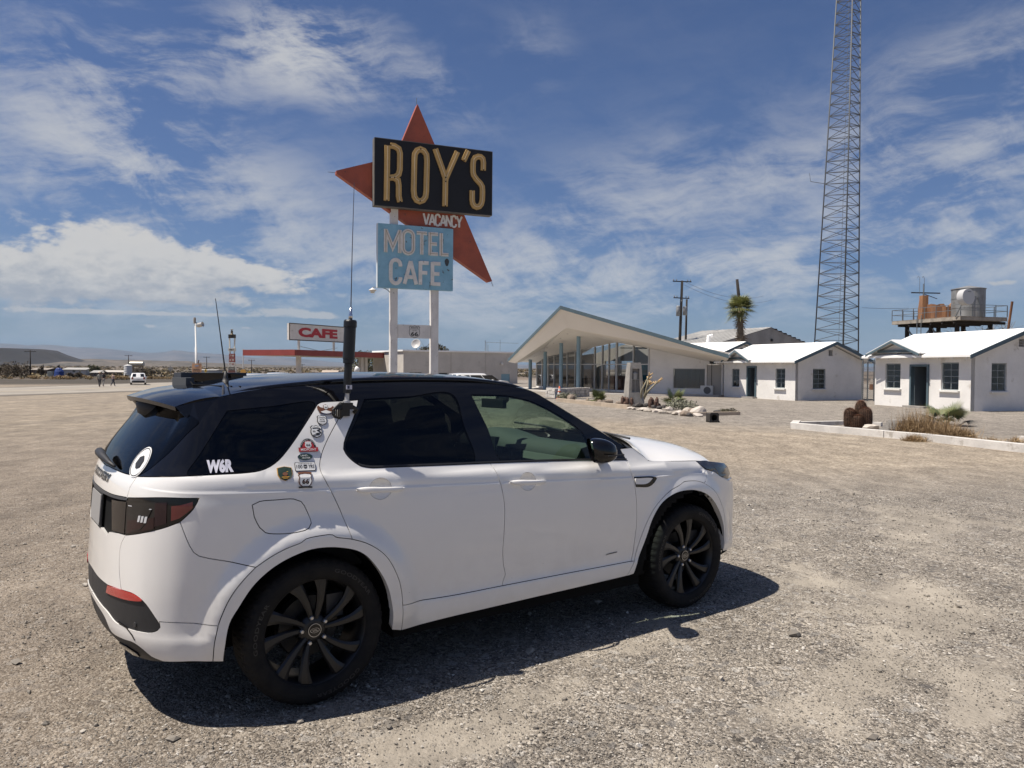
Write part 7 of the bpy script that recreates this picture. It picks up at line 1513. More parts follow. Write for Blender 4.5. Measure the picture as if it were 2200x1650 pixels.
def nrm_at(s, z):
    e = 1e-3; a = P(s+e, z)-P(s-e, z); b = P(s, z+e)-P(s, z-e); n = np.cross(a, b); n /= np.linalg.norm(n, axis=-1)[..., None]
    flip = np.sign((n*(P(s, z)-np.array([1.3, 0, z*0+.7] if np.ndim(z) == 0 else [1.3, 0, .7]))).sum(-1)); flip = np.where(flip == 0, 1, flip)
    return n*flip[..., None]
def sp(pts, step=.02):          # smooth open curve through points
    p = np.array(pts, float); L = np.linalg.norm(np.diff(p, axis=0), axis=1)
    if len(p) < 3: n = max(1, int(L.sum()/step)); return [tuple(p[0]+(p[-1]-p[0])*i/n) for i in range(n+1)]
    q = np.vstack([2*p[0]-p[1], p, 2*p[-1]-p[-2]]); o = []
    for i in range(1, len(q)-2):
        a, b, c, d = q[i-1:i+3]; n = max(1, int(np.linalg.norm(c-b)/step)); l1, l2, l3 = [max(1e-6, np.linalg.norm(v))**.5 for v in (b-a, c-b, d-c)]
        m1 = ((b-a)/l1-(c-a)/(l1+l2)+(c-b)/l2)*l2; m2 = ((c-b)/l2-(d-b)/(l2+l3)+(d-c)/l3)*l2
        for k in range(n):
            t = k/n; o.append(tuple((2*t**3-3*t*t+1)*b+(t**3-2*t*t+t)*m1+(3*t*t-2*t**3)*c+(t**3-t*t)*m2))
    return o+[tuple(p[-1])]
def ln(*names):                 # join named outlines; a leading '-' walks one backwards
    o = []
    for n in names:
        if isinstance(n, str): q = sp(LN[n.lstrip('-')]); q = q[::-1] if n[0] == '-' else q
        else: q = sp(n) if len(n) > 1 else list(n)
        o += q
    return o
def clean(pl, eps=.0015):
    o = []
    for p_ in pl:
        if not o or math.hypot(p_[0]-o[-1][0], p_[1]-o[-1][1]) > eps: o.append(tuple(p_))
    while len(o) > 2 and math.hypot(o[0][0]-o[-1][0], o[0][1]-o[-1][1]) <= eps: o.pop()
    a = sum(o[i-1][0]*o[i][1]-o[i][0]*o[i-1][1] for i in range(len(o)))
    return o if a > 0 else o[::-1]
def inset(pl, g):
    p = np.array(pl); n = len(p); a = p-np.roll(p, 1, 0); b = np.roll(p, -1, 0)-p
    a /= np.linalg.norm(a, axis=1)[:, None]; b /= np.linalg.norm(b, axis=1)[:, None]
    na = np.stack([-a[:, 1], a[:, 0]], -1); nb = np.stack([-b[:, 1], b[:, 0]], -1); m = na+nb; m /= np.maximum(.45, (m*m).sum(1)/2)[:, None]
    return p+m*g
def inside(q, pl):
    x, y = q[:, 0], q[:, 1]; p = np.asarray(pl); r = np.zeros(len(q), bool)
    for (x0, y0), (x1, y1) in zip(p, np.roll(p, -1, 0)):
        c = (y0 > y) != (y1 > y)
        with np.errstate(divide='ignore', invalid='ignore'): r ^= c & (x < (x1-x0)*(y-y0)/(y1-y0)+x0)
    return r
def dist_to(q, pl):
    p = np.asarray(pl); d = np.full(len(q), 9.)
    for a, b in zip(p, np.roll(p, -1, 0)):
        ab = b-a; t = np.clip(((q-a)@ab)/max(1e-12, ab@ab), 0, 1); d = np.minimum(d, np.linalg.norm(q-(a+t[:, None]*ab), axis=1))
    return d
def panel(name, outline, m, holes=(), gap=.0021, lift=0.0, rim=.014, grid=.032, parent=None, mirror=True, label=None, surf=P, both=None):
    out_ = inset(clean(outline), gap); hs = [inset(clean(h)[::-1], gap if gap > 0 else 0) for h in holes]
    lo, hi = out_.min(0), out_.max(0)
    gx_, gy_ = np.meshgrid(np.arange(lo[0]+grid/2, hi[0], grid), np.arange(lo[1]+grid/2, hi[1], grid)); q = np.stack([gx_.ravel(), gy_.ravel()], -1)
    if lo[1] < 1.0 < hi[1] and lo[0] > .5 and hi[0] < 4.6 and hi[0]-lo[0] > .3:      # extra rows resolve the waist crease
        sx_ = np.arange(lo[0]+.01, hi[0], .03); q = np.vstack([q[np.abs(q[:, 1]+.048*(q[:, 0]-2.325)-1.040) > .024]]+[np.stack([sx_, zc_-.048*(sx_-2.325)], -1) for zc_ in (1.024, 1.033, 1.040, 1.0455, 1.054)])
    ok = inside(q, out_) & (dist_to(q, out_) > np.where(np.abs(q[:, 1]+.048*(q[:, 0]-2.325)-1.040) < .024, .006, grid*.42))
    for h in hs: ok &= ~inside(q, h) & (dist_to(q, h) > .008)
    loops = [out_]+hs; base = 0; E_ = []; V_ = []
    for l in loops: E_ += [(base+i, base+(i+1) % len(l)) for i in range(len(l))]; V_ += [Vector(p_) for p_ in l]; base += len(l)
    nb = base; V_ += [Vector(p_) for p_ in q[ok]]
    r = delaunay_2d_cdt(V_, E_, [], 0, 1e-6); v2 = np.array([tuple(v) for v in r[0]]); T_ = np.array([f for f in r[2] if len(f) == 3])
    c = v2[T_].mean(1); k = inside(c, out_)
    for h in hs: k &= ~inside(c, h)
    T_ = T_[k]
    p3 = surf(v2[:, 0], v2[:, 1]); n3 = nrm_at(v2[:, 0], v2[:, 1]); p3 = p3+n3*lift
    fn = np.cross(p3[T_[:, 1]]-p3[T_[:, 0]], p3[T_[:, 2]]-p3[T_[:, 0]]); bad = (fn*n3[T_[:, 0]]).sum(1) < 0; T_[bad] = T_[bad][:, ::-1]
    vs = [p3]; ns = [n3]; fs = [tuple(t) for t in T_]; b0 = len(p3)
    for l in loops:                 # returned edge
        l = np.asarray(l); pe = surf(l[:, 0], l[:, 1]); ne = nrm_at(l[:, 0], l[:, 1]); pe = pe+ne*lift; tg = np.roll(pe, -1, 0)-np.roll(pe, 1, 0); sd = np.cross(tg, ne); sd /= np.maximum(1e-9, np.linalg.norm(sd, axis=1))[:, None]
        vs += [pe, pe-ne*rim]; ns += [sd, sd]; n = len(l)
        fs += [(b0+i, b0+n+i, b0+n+(i+1) % n, b0+(i+1) % n) for i in range(n)]; b0 += 2*n
    vs = np.vstack(vs); ns = np.vstack(ns); os_ = []
    for sg in ((1, -1) if mirror else (1,)):
        me = bpy.data.meshes.new(name); v = vs*np.array([1, sg, 1]); nn = ns*np.array([1, sg, 1]); ff = fs if sg > 0 else [f[::-1] for f in fs]
        me.from_pydata(v.tolist(), [], ff); me.polygons.foreach_set('use_smooth', [True]*len(ff)); me.materials.append(m)
        # orient rim faces to their normals
        me.update(); me.normals_split_custom_set_from_vertices(nn.tolist())
        o = bpy.data.objects.new(name, me); COL.objects.link(o); o.parent = parent or suv; ORG[o.name] = Vector((0, 0, 0))
        if label and sg > 0: o['label'] = label
        os_.append(o)
    return os_
def symm(right):                # close a right half outline (ending at s=0) with its mirror image
    r = [(max(0., a), b) for a, b in right]; return r+[(-a, b) for a, b in r[::-1]]
pos_ = lambda l: [p_ for p_ in l if p_[0] > .012]

# --- side panels
ell = lambda cs, cz, a, b, n=28: [(cs+a*math.cos(2*math.pi*i/n), cz+b*math.sin(2*math.pi*i/n)) for i in range(n)]
fuel = ln('fuel', [LN['fuel'][-1], LN['fuel'][0]])
panel('quarter_panel', ln('tgseam_hi', 'belt_q', 'ptop', 'gapR', 'archR_a', 'Qseam', 'lamp_tip', 'lamp_top'), PAINT, holes=[fuel])
panel('fuel_door', fuel, PAINT, lift=.0008)
cupR, cupF = ell(1.905, 1.058, .062, .054), ell(2.862, 1.019, .060, .052)
rd = panel('rear_door', ln('ptop2', 'wedge', 'Bgap', 'sillgap1', 'archR_b', '-gapR'), PAINT, holes=[cupR])
fd = panel('front_door', ln('fdoor_top', 'fgap', 'sillgap2', '-Bgap'), PAINT, holes=[cupF])
panel('wheel_arch_moulding', ln('archR_b', 'archR_a', 'archR_c')+ln([LN['archR_c'][-1], LN['archR_in'][0]])+ln('archR_in')+ln([LN['archR_in'][-1], LN['sill_bot'][-1]])+ln([LN['sill_bot'][-1], LN['archR_b'][0]]), PAINT, rim=.045, grid=.026)
panel('wheel_arch_moulding', ln('archF_b', 'archF_a', 'archF_lo', 'archF_in')+ln([LN['archF_in'][-1], LN['archF_b'][0]]), PAINT, rim=.045, grid=.026)
panel('sill', ln('sillgap2', 'sillgap1')+ln([LN['sillgap1'][-1], LN['sill_bot'][-1]])+ln('-sill_bot', '-archF_lo')+[LN['sillgap2'][0]], PAINT, rim=.05)
panel('front_wing', ln('fend_top', 'fend_lamp', 'fend_bump', 'archF_a', [LN['archF_a'][-1], LN['sillgap2'][0]], '-fgap'), PAINT)
panel('cowl_panel', ln('cowl')+[LN['cowl'][0]], PAINT)
panel('wing_vent', ln('vent')+[LN['vent'][0]], GLOSSB, gap=0, lift=.0035, rim=.006); panel('vent_insert', ln('vent_in')+[LN['vent_in'][0]], PAINT, gap=0, lift=.007, rim=.006)
S1 = SMAX-.02
hl = ln('hl')+[LN['hl'][0]]
LENS = M('headlight_lens', (.035, .034, .038), .08, coat=1, var=.5, vscale=22)
for o in panel('headlight', ln('hl')+[LN['hl'][0]], LENS, grid=.02): pass
panel('headlight', [LN['hl'][1], LN['hl'][2], LN['hl'][3]]+[(4.82, .87), (5.02, .855), (5.02, .93), (4.82, .99)], LENS, grid=.02)
fb = ln('-fend_bump')+ln([LN['fend_bump'][0], LN['hl'][4], LN['hl'][3]])+[(4.82, .86), (5.02, .845), (5.2, .80), (S1, .79), (S1, .30), (5.2, .30), (4.95, .31), (4.83, .33)]+ln([LN['archF_in'][-1], LN['archF_b'][0]])+ln('archF_b')
panel('front_bumper', fb, PAINT)
panel('grille', [(5.03, .93), (5.03, .855), (5.2, .81), (S1, .80), (S1, .92), (5.2, .935)], GLOSSB)
# --- tail
SEAM = .556
panel('tailgate_upper', symm([(0, 1.052)]+pos_(ln('garn_top'))[::-1]+ln('tgseam_hi')+pos_(ln('rearglass_lo'))+[(0, 1.163)]), PAINT, mirror=False)
panel('tailgate_garnish', symm([(0, 1.030)]+pos_(ln('garn_lo'))[::-1]+pos_(ln('garn_top'))+[(0, 1.052)]), TRIMG, mirror=False, lift=.003)
panel('rear_window', symm([(0, 1.166)]+pos_(ln('rearglass_lo'))[::-1]+ln('rg_edge')[1:]+[(.99, 1.43), (.9, 1.455), (.6, 1.47), (.3, 1.478), (0, 1.48)]), GL_REAR, mirror=False, grid=.04)
panel('lower_tailgate', symm([(0, .856), (.18, .862), (.30, .842), (.345, .868)]+LN['lampL_lo'][::-1][1:2]+[LN['lampL_lo'][0]]+ln('bumpseam')+LN['ins_top'][-1:]+pos_(ln('ins_top2'))+[(0, .62)]), PAINT, mirror=False)
panel('plate_recess', symm([(0, 1.029)]+pos_(ln('lampL_top'))[-1:]+[LN['lampL_lo'][-1], (.345, .868), (.30, .842), (.18, .862), (0, .856)]), TRIMG, mirror=False, lift=-.022, rim=.02)
# smoked tail lamps: dark housing, inner red and clear elements, smoked cover
lampo = ln('lamp_lo')[::-1]+ln('lamp_tip')+ln('lamp_top')+ln('lampseam')
SMOKE = M('lamp_smoke', (.035, .022, .024), .06, coat=1, var=.4, vscale=16, col2=(.05, .012, .014)); LRED = M('lamp_red', (.10, .008, .010), .12, coat=1); LCLR = M('lamp_clear', (.55, .56, .58), .1, coat=1); LGREY = M('lamp_grey', (.014, .0135, .014), .1)
for o in panel('tail_light', lampo, GLOSSB, gap=.001): pass
lampL = ln('lampL_top')+ln('-lampL_lo')
panel('tail_light', ln('lampL_top', '-lampL_lo', [LN['lampL_lo'][0], LN['lampL_top'][0]]), M('lamp_brown', (.012, .009, .009), .12), gap=.004, lift=.002)
lc = np.array(clean(lampo)); 
def between(z0f, z1f, s0, s1, n=10):      # band inside the lamp outline
    o = []
    for s in np.linspace(s0, s1, n):
        xs_ = [(a[1]+(b[1]-a[1])*(s-a[0])/(b[0]-a[0])) for a, b in zip(lc, np.roll(lc, -1, 0)) if (a[0]-s)*(b[0]-s) <= 0 and abs(a[0]-b[0]) > 1e-9]; o.append((s, min(xs_), max(xs_)))
    return [(s, lo+(hi-lo)*z1f) for s, lo, hi in o]+[(s, lo+(hi-lo)*z0f) for s, lo, hi in o[::-1]]
panel('lamp_lens', between(.10, .86, .572, .80), LGREY, gap=0, lift=.002, rim=.002, grid=.02); panel('lamp_lens', between(.06, .40, .575, .79), M('lamp_plum', (.022, .008, .009), .12), gap=0, lift=.004, rim=.002, grid=.02)
panel('lamp_lens', between(.16, .70, .885, .985), LRED, gap=0, lift=.003, rim=.002, grid=.02); panel('lamp_lens', between(.12, .84, .79, .86), M('lamp_plum2', (.018, .007, .010), .1), gap=0, lift=.0025, rim=.002, grid=.02)
for k in range(3): s_ = .672+.026*k; panel('reflector_cell', [(s_, .958), (s_+.017, .960), (s_+.025, .990), (s_+.008, .988)], LCLR, gap=0, lift=.006, rim=.003, grid=.02)
panel('lamp_line', [(.575, 1.022), (.77, 1.022), (.775, 1.026), (.575, 1.026)], LCLR, gap=0, lift=.0045, rim=.002, grid=.02); panel('lamp_line', [(.775, 1.024), (.735, .955), (.70, .925), (.62, .905), (.62, .9085), (.698, .929), (.731, .957), (.770, 1.024)], LGREY, gap=0, lift=.006, rim=.002, grid=.02)
# bumper with black insert, red reflector and dark valance
arc_c = sp(LN['archR_c']); hz_end = LN['bseam_h'][3]; ia = min(range(len(arc_c)), key=lambda i: abs(arc_c[i][0]-hz_end[0])+abs(arc_c[i][1]-hz_end[1]))
bs = sp(LN['bseam_h'][:4])
it = ln('ins_top'); kx = min(range(len(it)), key=lambda i: abs(it[i][0]-LN['bumpseam'][-1][0])+abs(it[i][1]-LN['bumpseam'][-1][1]))
panel('rear_bumper', ln('lamp_lo')[::-1]+ln('-Qseam')+arc_c[:ia+1]+bs[::-1]+it[:kx+1]+ln('-bumpseam'), PAINT)
ib = ln('ins_bot'); ibp = pos_(ib); zi = ibp[-1][1]; slp = pos_(ln('strip_lo')); zs_ = slp[-1][1]
low = bs+arc_c[ia:]+ln('-bumpbot')+slp+[(0, zs_)]; 
panel('rear_bumper_lower', low+[(0, zi)]+ibp[::-1], PAINT, gap=.0021)
i2 = pos_(ln('ins_top2'))
panel('bumper_insert', it+i2+[(0, .62), (0, zi)]+ibp[::-1], TRIMB, lift=-.004)
panel('rear_reflector', ln('refl')+[LN['refl'][0]], M('reflector_red', (.42, .02, .018), .18, coat=1), gap=.001, lift=.003, rim=.008, grid=.02)
panel('parking_sensor', ell(.66, .475, .012, .012, 14), M('sensor', (.04, .04, .042), .5), gap=0, lift=.001, rim=.004, grid=.02)
panel('insert_groove', [(.50, .462), (.59, .452), (.64, .425), (.66, .40), (.652, .399), (.632, .42), (.585, .445), (.50, .455)], GLOSSB, gap=0, lift=.001, rim=.004, grid=.02)
panel('rear_valance', [(0, zs_-.004)]+slp[::-1]+[(.80, .298), (.70, .285), (.55, .262), (.35, .235), (.2, .228), (0, .226)], TRIMB, lift=-.008, rim=.05)
panel('exhaust_trim', [(.36, .30), (.44, .335), (.54, .34), (.62, .318), (.60, .292), (.48, .268), (.38, .262)], GLOSSB, lift=.0, rim=.02, gap=0)
# --- black greenhouse, glass
roofB = sp(LN['roofB']); rg = ln('rg_edge')
sur = ln('belt_q', 'ptop', 'ptop2', 'wedge', 'fdoor_top')+ln('-apil_base')+roofB[::-1]+[(1.06, 1.50)]+rg[::-1]
gq, gr, gf = ln('gl_quarter')+[LN['gl_quarter'][0]], ln('gl_rear')+[LN['gl_rear'][0]], ln('gl_front')+[LN['gl_front'][0]]
gq, gr, gf = [list(map(tuple, g)) for g in (gq, gr, gf)]
panel('window_surround', sur, GLOSSB, holes=[gq, gr, gf], gap=.002, rim=.02)
panel('quarter_window', gq, GL_REAR, gap=.0005, lift=-.001, rim=.003); panel('rear_door_window', gr, GL_DARK, gap=.0005, lift=-.001, rim=.003); panel('front_door_window', gf, GL_FRONT, gap=.0005, lift=-.001, rim=.003)
grow = lambda g, k: [tuple(x) for x in inset(clean(g), -k)]
liner = ln('belt_q')[:1]+[(1.75, 1.12), (3.72, 1.06)]+roofB[::-1][1:]+[(1.06, 1.49)]+rg[::-1]
panel('pillar_liner', liner, MATTE, holes=[grow(gq, .012), grow(gr, .012), grow(gf, .012)], gap=.012, lift=-.018, rim=.004)
# waist seal line and pillar highlight strip
panel('waist_seal', sp([(a, b+.002) for a, b in LN['wedge'][8:]+LN['fdoor_top'][1:]])+sp([(a, b+.011) for a, b in LN['wedge'][8:]+LN['fdoor_top'][1:]])[::-1], TRIMB, gap=0, lift=.003, rim=.006)
# --- dark inner shell so the shut lines read black, floor, wheel housings
def shell():
    ss = np.linspace(.02, SMAX-.02, 240); zz = np.linspace(.30, 1.055, 30); A, B = np.meshgrid(ss, zz, indexing='ij'); p3 = P(A, B)-nrm_at(A.ravel(), B.ravel()).reshape(240, 30, 3)*.016
    ok = np.ones((239, 29), bool); c = (p3[:-1, :-1]+p3[1:, 1:])/2
    for x0 in (0, 2.741): ok &= np.hypot(c[..., 0]-x0, c[..., 2]-.366) > .45
    for (s0, s1, z0_, z1_) in ((1.83, 1.98, .98, 1.13), (2.78, 2.95, .95, 1.09)): ok &= ~((A[:-1, :-1] > s0) & (A[:-1, :-1] < s1) & (B[:-1, :-1] > z0_) & (B[:-1, :-1] < z1_))
    ok &= ~((A[:-1, :-1] > 4.3) & (B[1:, 1:] > .84))
    ids = np.arange(240*30).reshape(240, 30); f = np.stack([ids[:-1, :-1], ids[1:, :-1], ids[1:, 1:], ids[:-1, 1:]], -1)[ok]
    for sg in (1, -1):
        me = np_mesh('inner_shell', p3.reshape(-1, 3)*np.array([1, sg, 1]), f if sg > 0 else f[:, ::-1], MATTE, True); o = bpy.data.objects.new('inner_shell', me); COL.objects.link(o); o.parent = suv
    mb = MB(); mb.box((1.42, 0, .32), (3.9, 1.16, .12)); mb.box((1.37, 0, .285), (1.85, 1.74, .10)); mb.build('underbody', MATTE, suv)
    for x0 in (0, 2.741):
        for sg in (-1, 1):
            mb = MB(); n = 28; vs = []
            for k in range(n+1):
                a = R(-2+184*k/n); vs += [(x0+.432*math.cos(a), sg*.875, .366+.432*math.sin(a)), (x0+.432*math.cos(a), sg*.60, .366+.432*math.sin(a))]
            mb.add(vs, [(2*k, 2*k+1, 2*k+3, 2*k+2) for k in range(n)]); c = len(mb.v); mb.add([(x0, sg*.60, .366)], []); mb.f += [(2*k+1, c, 2*k+3) for k in range(n)]; mb.build('wheel_housing', MATTE, suv)
shell()
# --- door handles in their cups
def cup(cs, cz, a, b, door):
    for sg, dr in ((1, door[0]), (-1, door[1])):
        vs = []; n = 28; L = 7
        for j in range(L):
            f = math.cos(j/(L-1)*math.pi/2); d = math.sin(j/(L-1)*math.pi/2)*.030
            q = np.array([(cs+(a+.001)*f*math.cos(2*math.pi*i/n), cz+(b+.001)*f*math.sin(2*math.pi*i/n)) for i in range(n)]); p3 = P(q[:, 0], q[:, 1])+np.array([0, 1, 0])*(d+.001); vs += [tuple(v*np.array([1, sg, 1])) for v in p3]
        mb = MB(); mb.add(vs, [(j*n+i, j*n+(i+1) % n, (j+1)*n+(i+1) % n, (j+1)*n+i) for j in range(L-1) for i in range(n)]); mb.build('handle_cup', PAINT, dr, True)
        # grip: rounded bar standing proud of the door
        mb = MB(); K = 22; n = 12; vs = []
        for i in range(K+1):
            t = i/K; s = cs-.137+.270*t; zc = cz+.004+(.004-.018*t)*.9; e = 1-abs(2*t-1)**5
            hh = .0165*(.35+.65*e)*(1 if t < .32 else .92-.22*(t-.32)); out_ = .006+.034*math.sin(min(1, max(0, t*1.04))*math.pi)**.35*(.3+.7*e); th = .010*(.4+.6*e)
            b0 = np.array([*P(s, .97)[:2], zc]); nn = np.array([0, -1., 0])
            for k in range(n):
                a_ = 2*math.pi*k/n; ca, sa = math.cos(a_), math.sin(a_); r1 = abs(ca)**.7*math.copysign(1, ca); r2 = abs(sa)**.7*math.copysign(1, sa)
                v = b0+nn*(out_-.008+th*r1)+np.array([0, 0, hh*r2]); vs.append(tuple(v*np.array([1, sg, 1])))
        mb.add(vs, [(i*n+k, i*n+(k+1) % n, (i+1)*n+(k+1) % n, (i+1)*n+k) for i in range(K) for k in range(n)]+[tuple(range(n)), tuple(K*n+k for k in range(n-1, -1, -1))]); h = mb.build('door_handle', PAINT, dr, True)
        s = cs-.137+.27*.33; b0 = P(s, cz+.005)*np.array([1, sg, 1]); 
cup(1.905, 1.058, .062, .054, rd); cup(2.862, 1.019, .060, .052, fd)
MB().add([tuple(P(s, z)+nrm_at(np.array([s]), np.array([z]))[0]*.003) for s, z in ((3.505, .487), (3.53, .49), (3.605, .493), (3.605, .499), (3.535, .4965), (3.51, .492))], [(0, 1, 2, 3, 4, 5)]).build('door_badge', TRIMG, fd[0])

# --- roof, spoiler, windscreen, bonnet
rB = P(np.array([a for a, _ in roofB]), np.array([b for _, b in roofB]))     # right hand edge of the roof and windscreen
def loft(name, edge, crown, bow, m, ny=22, k=2.6, smooth=True, parent=None, lip=0):
    vs = []; n = len(edge)
    for i, e in enumerate(edge):
        for j in range(ny+1):
            v = -1+2*j/ny; vs.append((e[0]+bow[i]*(1-v*v), abs(e[1])*v, e[2]+crown[i]*(1-abs(v)**k)))
    fs = [(i*(ny+1)+j, (i+1)*(ny+1)+j, (i+1)*(ny+1)+j+1, i*(ny+1)+j+1) for i in range(n-1) for j in range(ny)]
    return MB().add(vs, fs).build(name, m, parent or suv, smooth)
ih = int(np.argmin(np.abs(rB[:, 0]-1.47)))
e = rB[:ih+1]; cr = np.interp(e[:, 0], [-.42, .1, .9, 1.3, 1.5], [.042, .05, .052, .05, .046]); loft('roof', e, cr, np.interp(e[:, 0], [-.4, 1.0, 1.48], [0, 0, .10]), GLOSSB, k=2.2)
e2 = rB[ih:]; loft('windscreen', e2, np.interp(e2[:, 0], [1.47, 1.8, 2.18], [.046, .03, .012]), np.interp(e2[:, 0], [1.47, 1.8, 2.18], [.10, .22, .36]), GL_WS, k=2.2)
cw = [(2.174, -.857, 1.168), (2.235, -.859, 1.150)]; loft('scuttle', np.array(cw), [.010, .02], [.37, .33], TRIMB, k=2.2)
HE = sp([(2.235, 0), (2.309, 0), (2.354, 0), (2.626, 0), (2.846, 0), (3.0, 0), (3.12, 0)], .04)
hx = [p_[0] for p_ in HE]; ez = pchip([2.235, 2.309, 2.354, 2.626, 2.846, 3.0, 3.12], [1.158, 1.109, 1.071, 1.05, 1.037, 1.018, .985])(hx); ey = pchip([2.235, 2.309, 2.354, 2.626, 2.846, 3.0, 3.12], [.861, .877, .890, .888, .878, .862, .815])(hx)
cxh = np.interp(hx, [2.235, 2.354, 2.626, 2.846, 3.0, 3.12], [2.53, 2.58, 2.80, 3.08, 3.32, 3.52]); czh = np.interp(cxh, [2.53, 2.65, 2.9, 3.13, 3.3, 3.42, 3.52], [1.205, 1.195, 1.166, 1.128, 1.085, 1.038, .975])
loft('bonnet', np.stack([hx, -ey, ez], -1), czh-ez, cxh-np.array(hx), PAINT, ny=30, k=3.0)
jv = np.linspace(-1, 1, 31); e9 = (hx[-1], ey[-1], ez[-1]); nose = [[(e9[0]+(cxh[-1]-hx[-1])*(1-v*v), e9[1]*v, e9[2]+(czh[-1]-ez[-1])*(1-abs(v)**3)) for v in jv]]
for z_, dz in ((.95, .5), (.905, .75), (.86, 1.0)): nose.append([tuple(np.array(nose[0][j])*(1-dz)+dz*(P((SMAX-.001)-(SMAX-4.74)*abs(v), .86)*np.array([1, 1 if v < 0 else -1, 1]))+np.array([.012*math.sin(dz*3.14), 0, (1-dz)*.02])) for j, v in enumerate(jv)])
MB().add([p_ for r_ in nose for p_ in r_], [(i*31+j, (i+1)*31+j, (i+1)*31+j+1, i*31+j+1) for i in range(3) for j in range(30)]).build('bonnet_nose', PAINT, suv, True)
wp_ = MB()
for y0 in (-.62, .12): wp_.tube([(2.44, y0, 1.195), (2.47, y0+.30, 1.215), (2.36, y0+.55, 1.235)], .009, 6)
wp_.build('windscreen_wiper', TRIMB, suv)
# spoiler: visor over the rear glass with side fins
def spoiler():
    ny = 24; rows = []
    fr = rB[0]; 
    for t in np.linspace(0, 1, 9):
        row = []
        for j in range(ny+1):
            v = -1+2*j/ny; x0, z0_ = fr[0]+.03, fr[2]+.042*(1-abs(v)**2.2)+.004; x1 = -.60-.085*(1-v*v); z1_ = 1.492+.030*(1-abs(v)**2.4); yv = .685-.07*t
            row.append((x0+(x1-x0)*t, yv*v, z0_+(z1_-z0_)*t+.012*math.sin(t*math.pi)))
        rows.append(row)
    n = ny+1; vs = [p_ for r_ in rows for p_ in r_]; fs = [(i*n+j, i*n+j+1, (i+1)*n+j+1, (i+1)*n+j) for i in range(8) for j in range(ny)]
    mb = MB().add(vs, fs); mb.build('spoiler', GLOSSB, suv, True)
    lip = MB(); a = rows[-1]; b = [(x+.006, y*.998, z-.020) for x, y, z in a]; c = [(x+.13, y*.97, z-.026) for x, y, z in a]; d_ = [(-.40, y*.98, 1.47) for x, y, z in a]
    for p_, q_ in ((a, b), (b, c), (c, d_)): lip.add(p_+q_, [(j, j+1, n+j+1, n+j) for j in range(ny)])
    lip.build('spoiler_lip', M('spoiler_dark', (.012, .012, .014), .3), suv, False)
    for sg in (-1, 1):
        top = [(-.60, .615, 1.492), (-.52, .640, 1.512), (-.45, .66, 1.528), (-.385, .683, 1.543)]; bot = [(-.565, .60, 1.455), (-.545, .655, 1.43), (-.505, .705, 1.402), (-.43, .705, 1.455)]
        mb = MB(); T_ = [(x, sg*y, z) for x, y, z in top]; B_ = [(x, sg*y, z) for x, y, z in bot]; I_ = [(x+.02, sg*(y-.06), z-.005) for x, y, z in bot]
        mb.add(T_+B_+I_, [(j, j+1, 5+j, 4+j) for j in range(3)]+[(4+j, 5+j, 9+j, 8+j) for j in range(3)]+[(0, 4, 8)]); mb.build('spoiler_fin', GLOSSB, suv, False)
    MB().lathe([(0, .0), (.11, 0), (.14, .04), (.14, .10), (.0, .10)], (-.56, 0, 1.385), axis=(.45, 0, .9), n=20).build('camera_pod', TRIMB, suv, True)
spoiler()
# roof rails
for sg in (-1, 1):
    pts = sp([(-.395, 1.540), (-.337, 1.556), (-.253, 1.576), (-.035, 1.602), (.247, 1.623), (.57, 1.631), (.875, 1.630), (1.04, 1.626), (1.243, 1.608), (1.385, 1.586), (1.53, 1.540)], .05)
    rr_ = [.006]+[.015]*(len(pts)-2)+[.005]; mb = MB().tube([(x, sg*.648, z-.010) for x, z in pts], rr_, 10); 
    for x, z in pts[6:-6:9]: mb.box((x, sg*.648, z-.032), (.06, .022, .036))
    mb.build('roof_rail', GLOSSB, suv, True)
# door mirrors
def mirrors():
    for sg in (-1, 1):
        vs = []; K, n = 12, 24; c = np.array([1.815, sg*1.035, 1.185])
        for i in range(K+1):
            t = i/K; x = -.085+.165*t; f = (1-max(0, (t-.12)/.88)**2.4)**.5 if t > .12 else .93+.07*t/.12
            for k in range(n):
                a = 2*math.pi*k/n; ca, sa = math.cos(a), math.sin(a); yy = .115*abs(ca)**.62*math.copysign(1, ca)*max(.02, f); zz = .072*abs(sa)**.62*math.copysign(1, sa)*max(.02, f)*(1.08-.10*ca*sg*-1)
                lx, ly = x-.10*(zz/.07)*.14, yy; ca_, sa_ = math.cos(sg*.55), math.sin(sg*.55); vs.append(tuple(c+np.array([lx*ca_-ly*sa_, lx*sa_+ly*ca_, zz])))
        mb = MB().add(vs, [(i*n+k, i*n+(k+1) % n, (i+1)*n+(k+1) % n, (i+1)*n+k) for i in range(K) for k in range(n)]+[tuple(K*n+k for k in range(n))]); mo = mb.build('door_mirror', GLOSSB, suv, True)
        g = [tuple(np.array(v)*np.array([1, 1, 1])+np.array([.010, sg*.006, 0])) for v in vs[:n]]; cc = np.array(g).mean(0); g = [tuple(cc+(np.array(v)-cc)*.88) for v in g]; MB().add(g, [tuple(range(n))]).build('mirror_glass', M('mirror_silver', (.75, .77, .78), .02, metal=1), mo)
        MB().tube([(1.93, sg*.88, 1.105), (1.86, sg*.95, 1.125), (1.82, sg*.99, 1.135)], [.035, .028, .03], 10).build('mirror_arm', GLOSSB, mo, True)
        q = np.array([(x, sg*.9, z) for x, z in ((1.86, 1.10), (2.14, 1.088), (2.10, 1.14), (2.0, 1.17))])
        MB().box((1.80, sg*1.157, 1.165), (.13, .006, .008)).build('mirror_seam', TRIMB, mo)
mirrors()
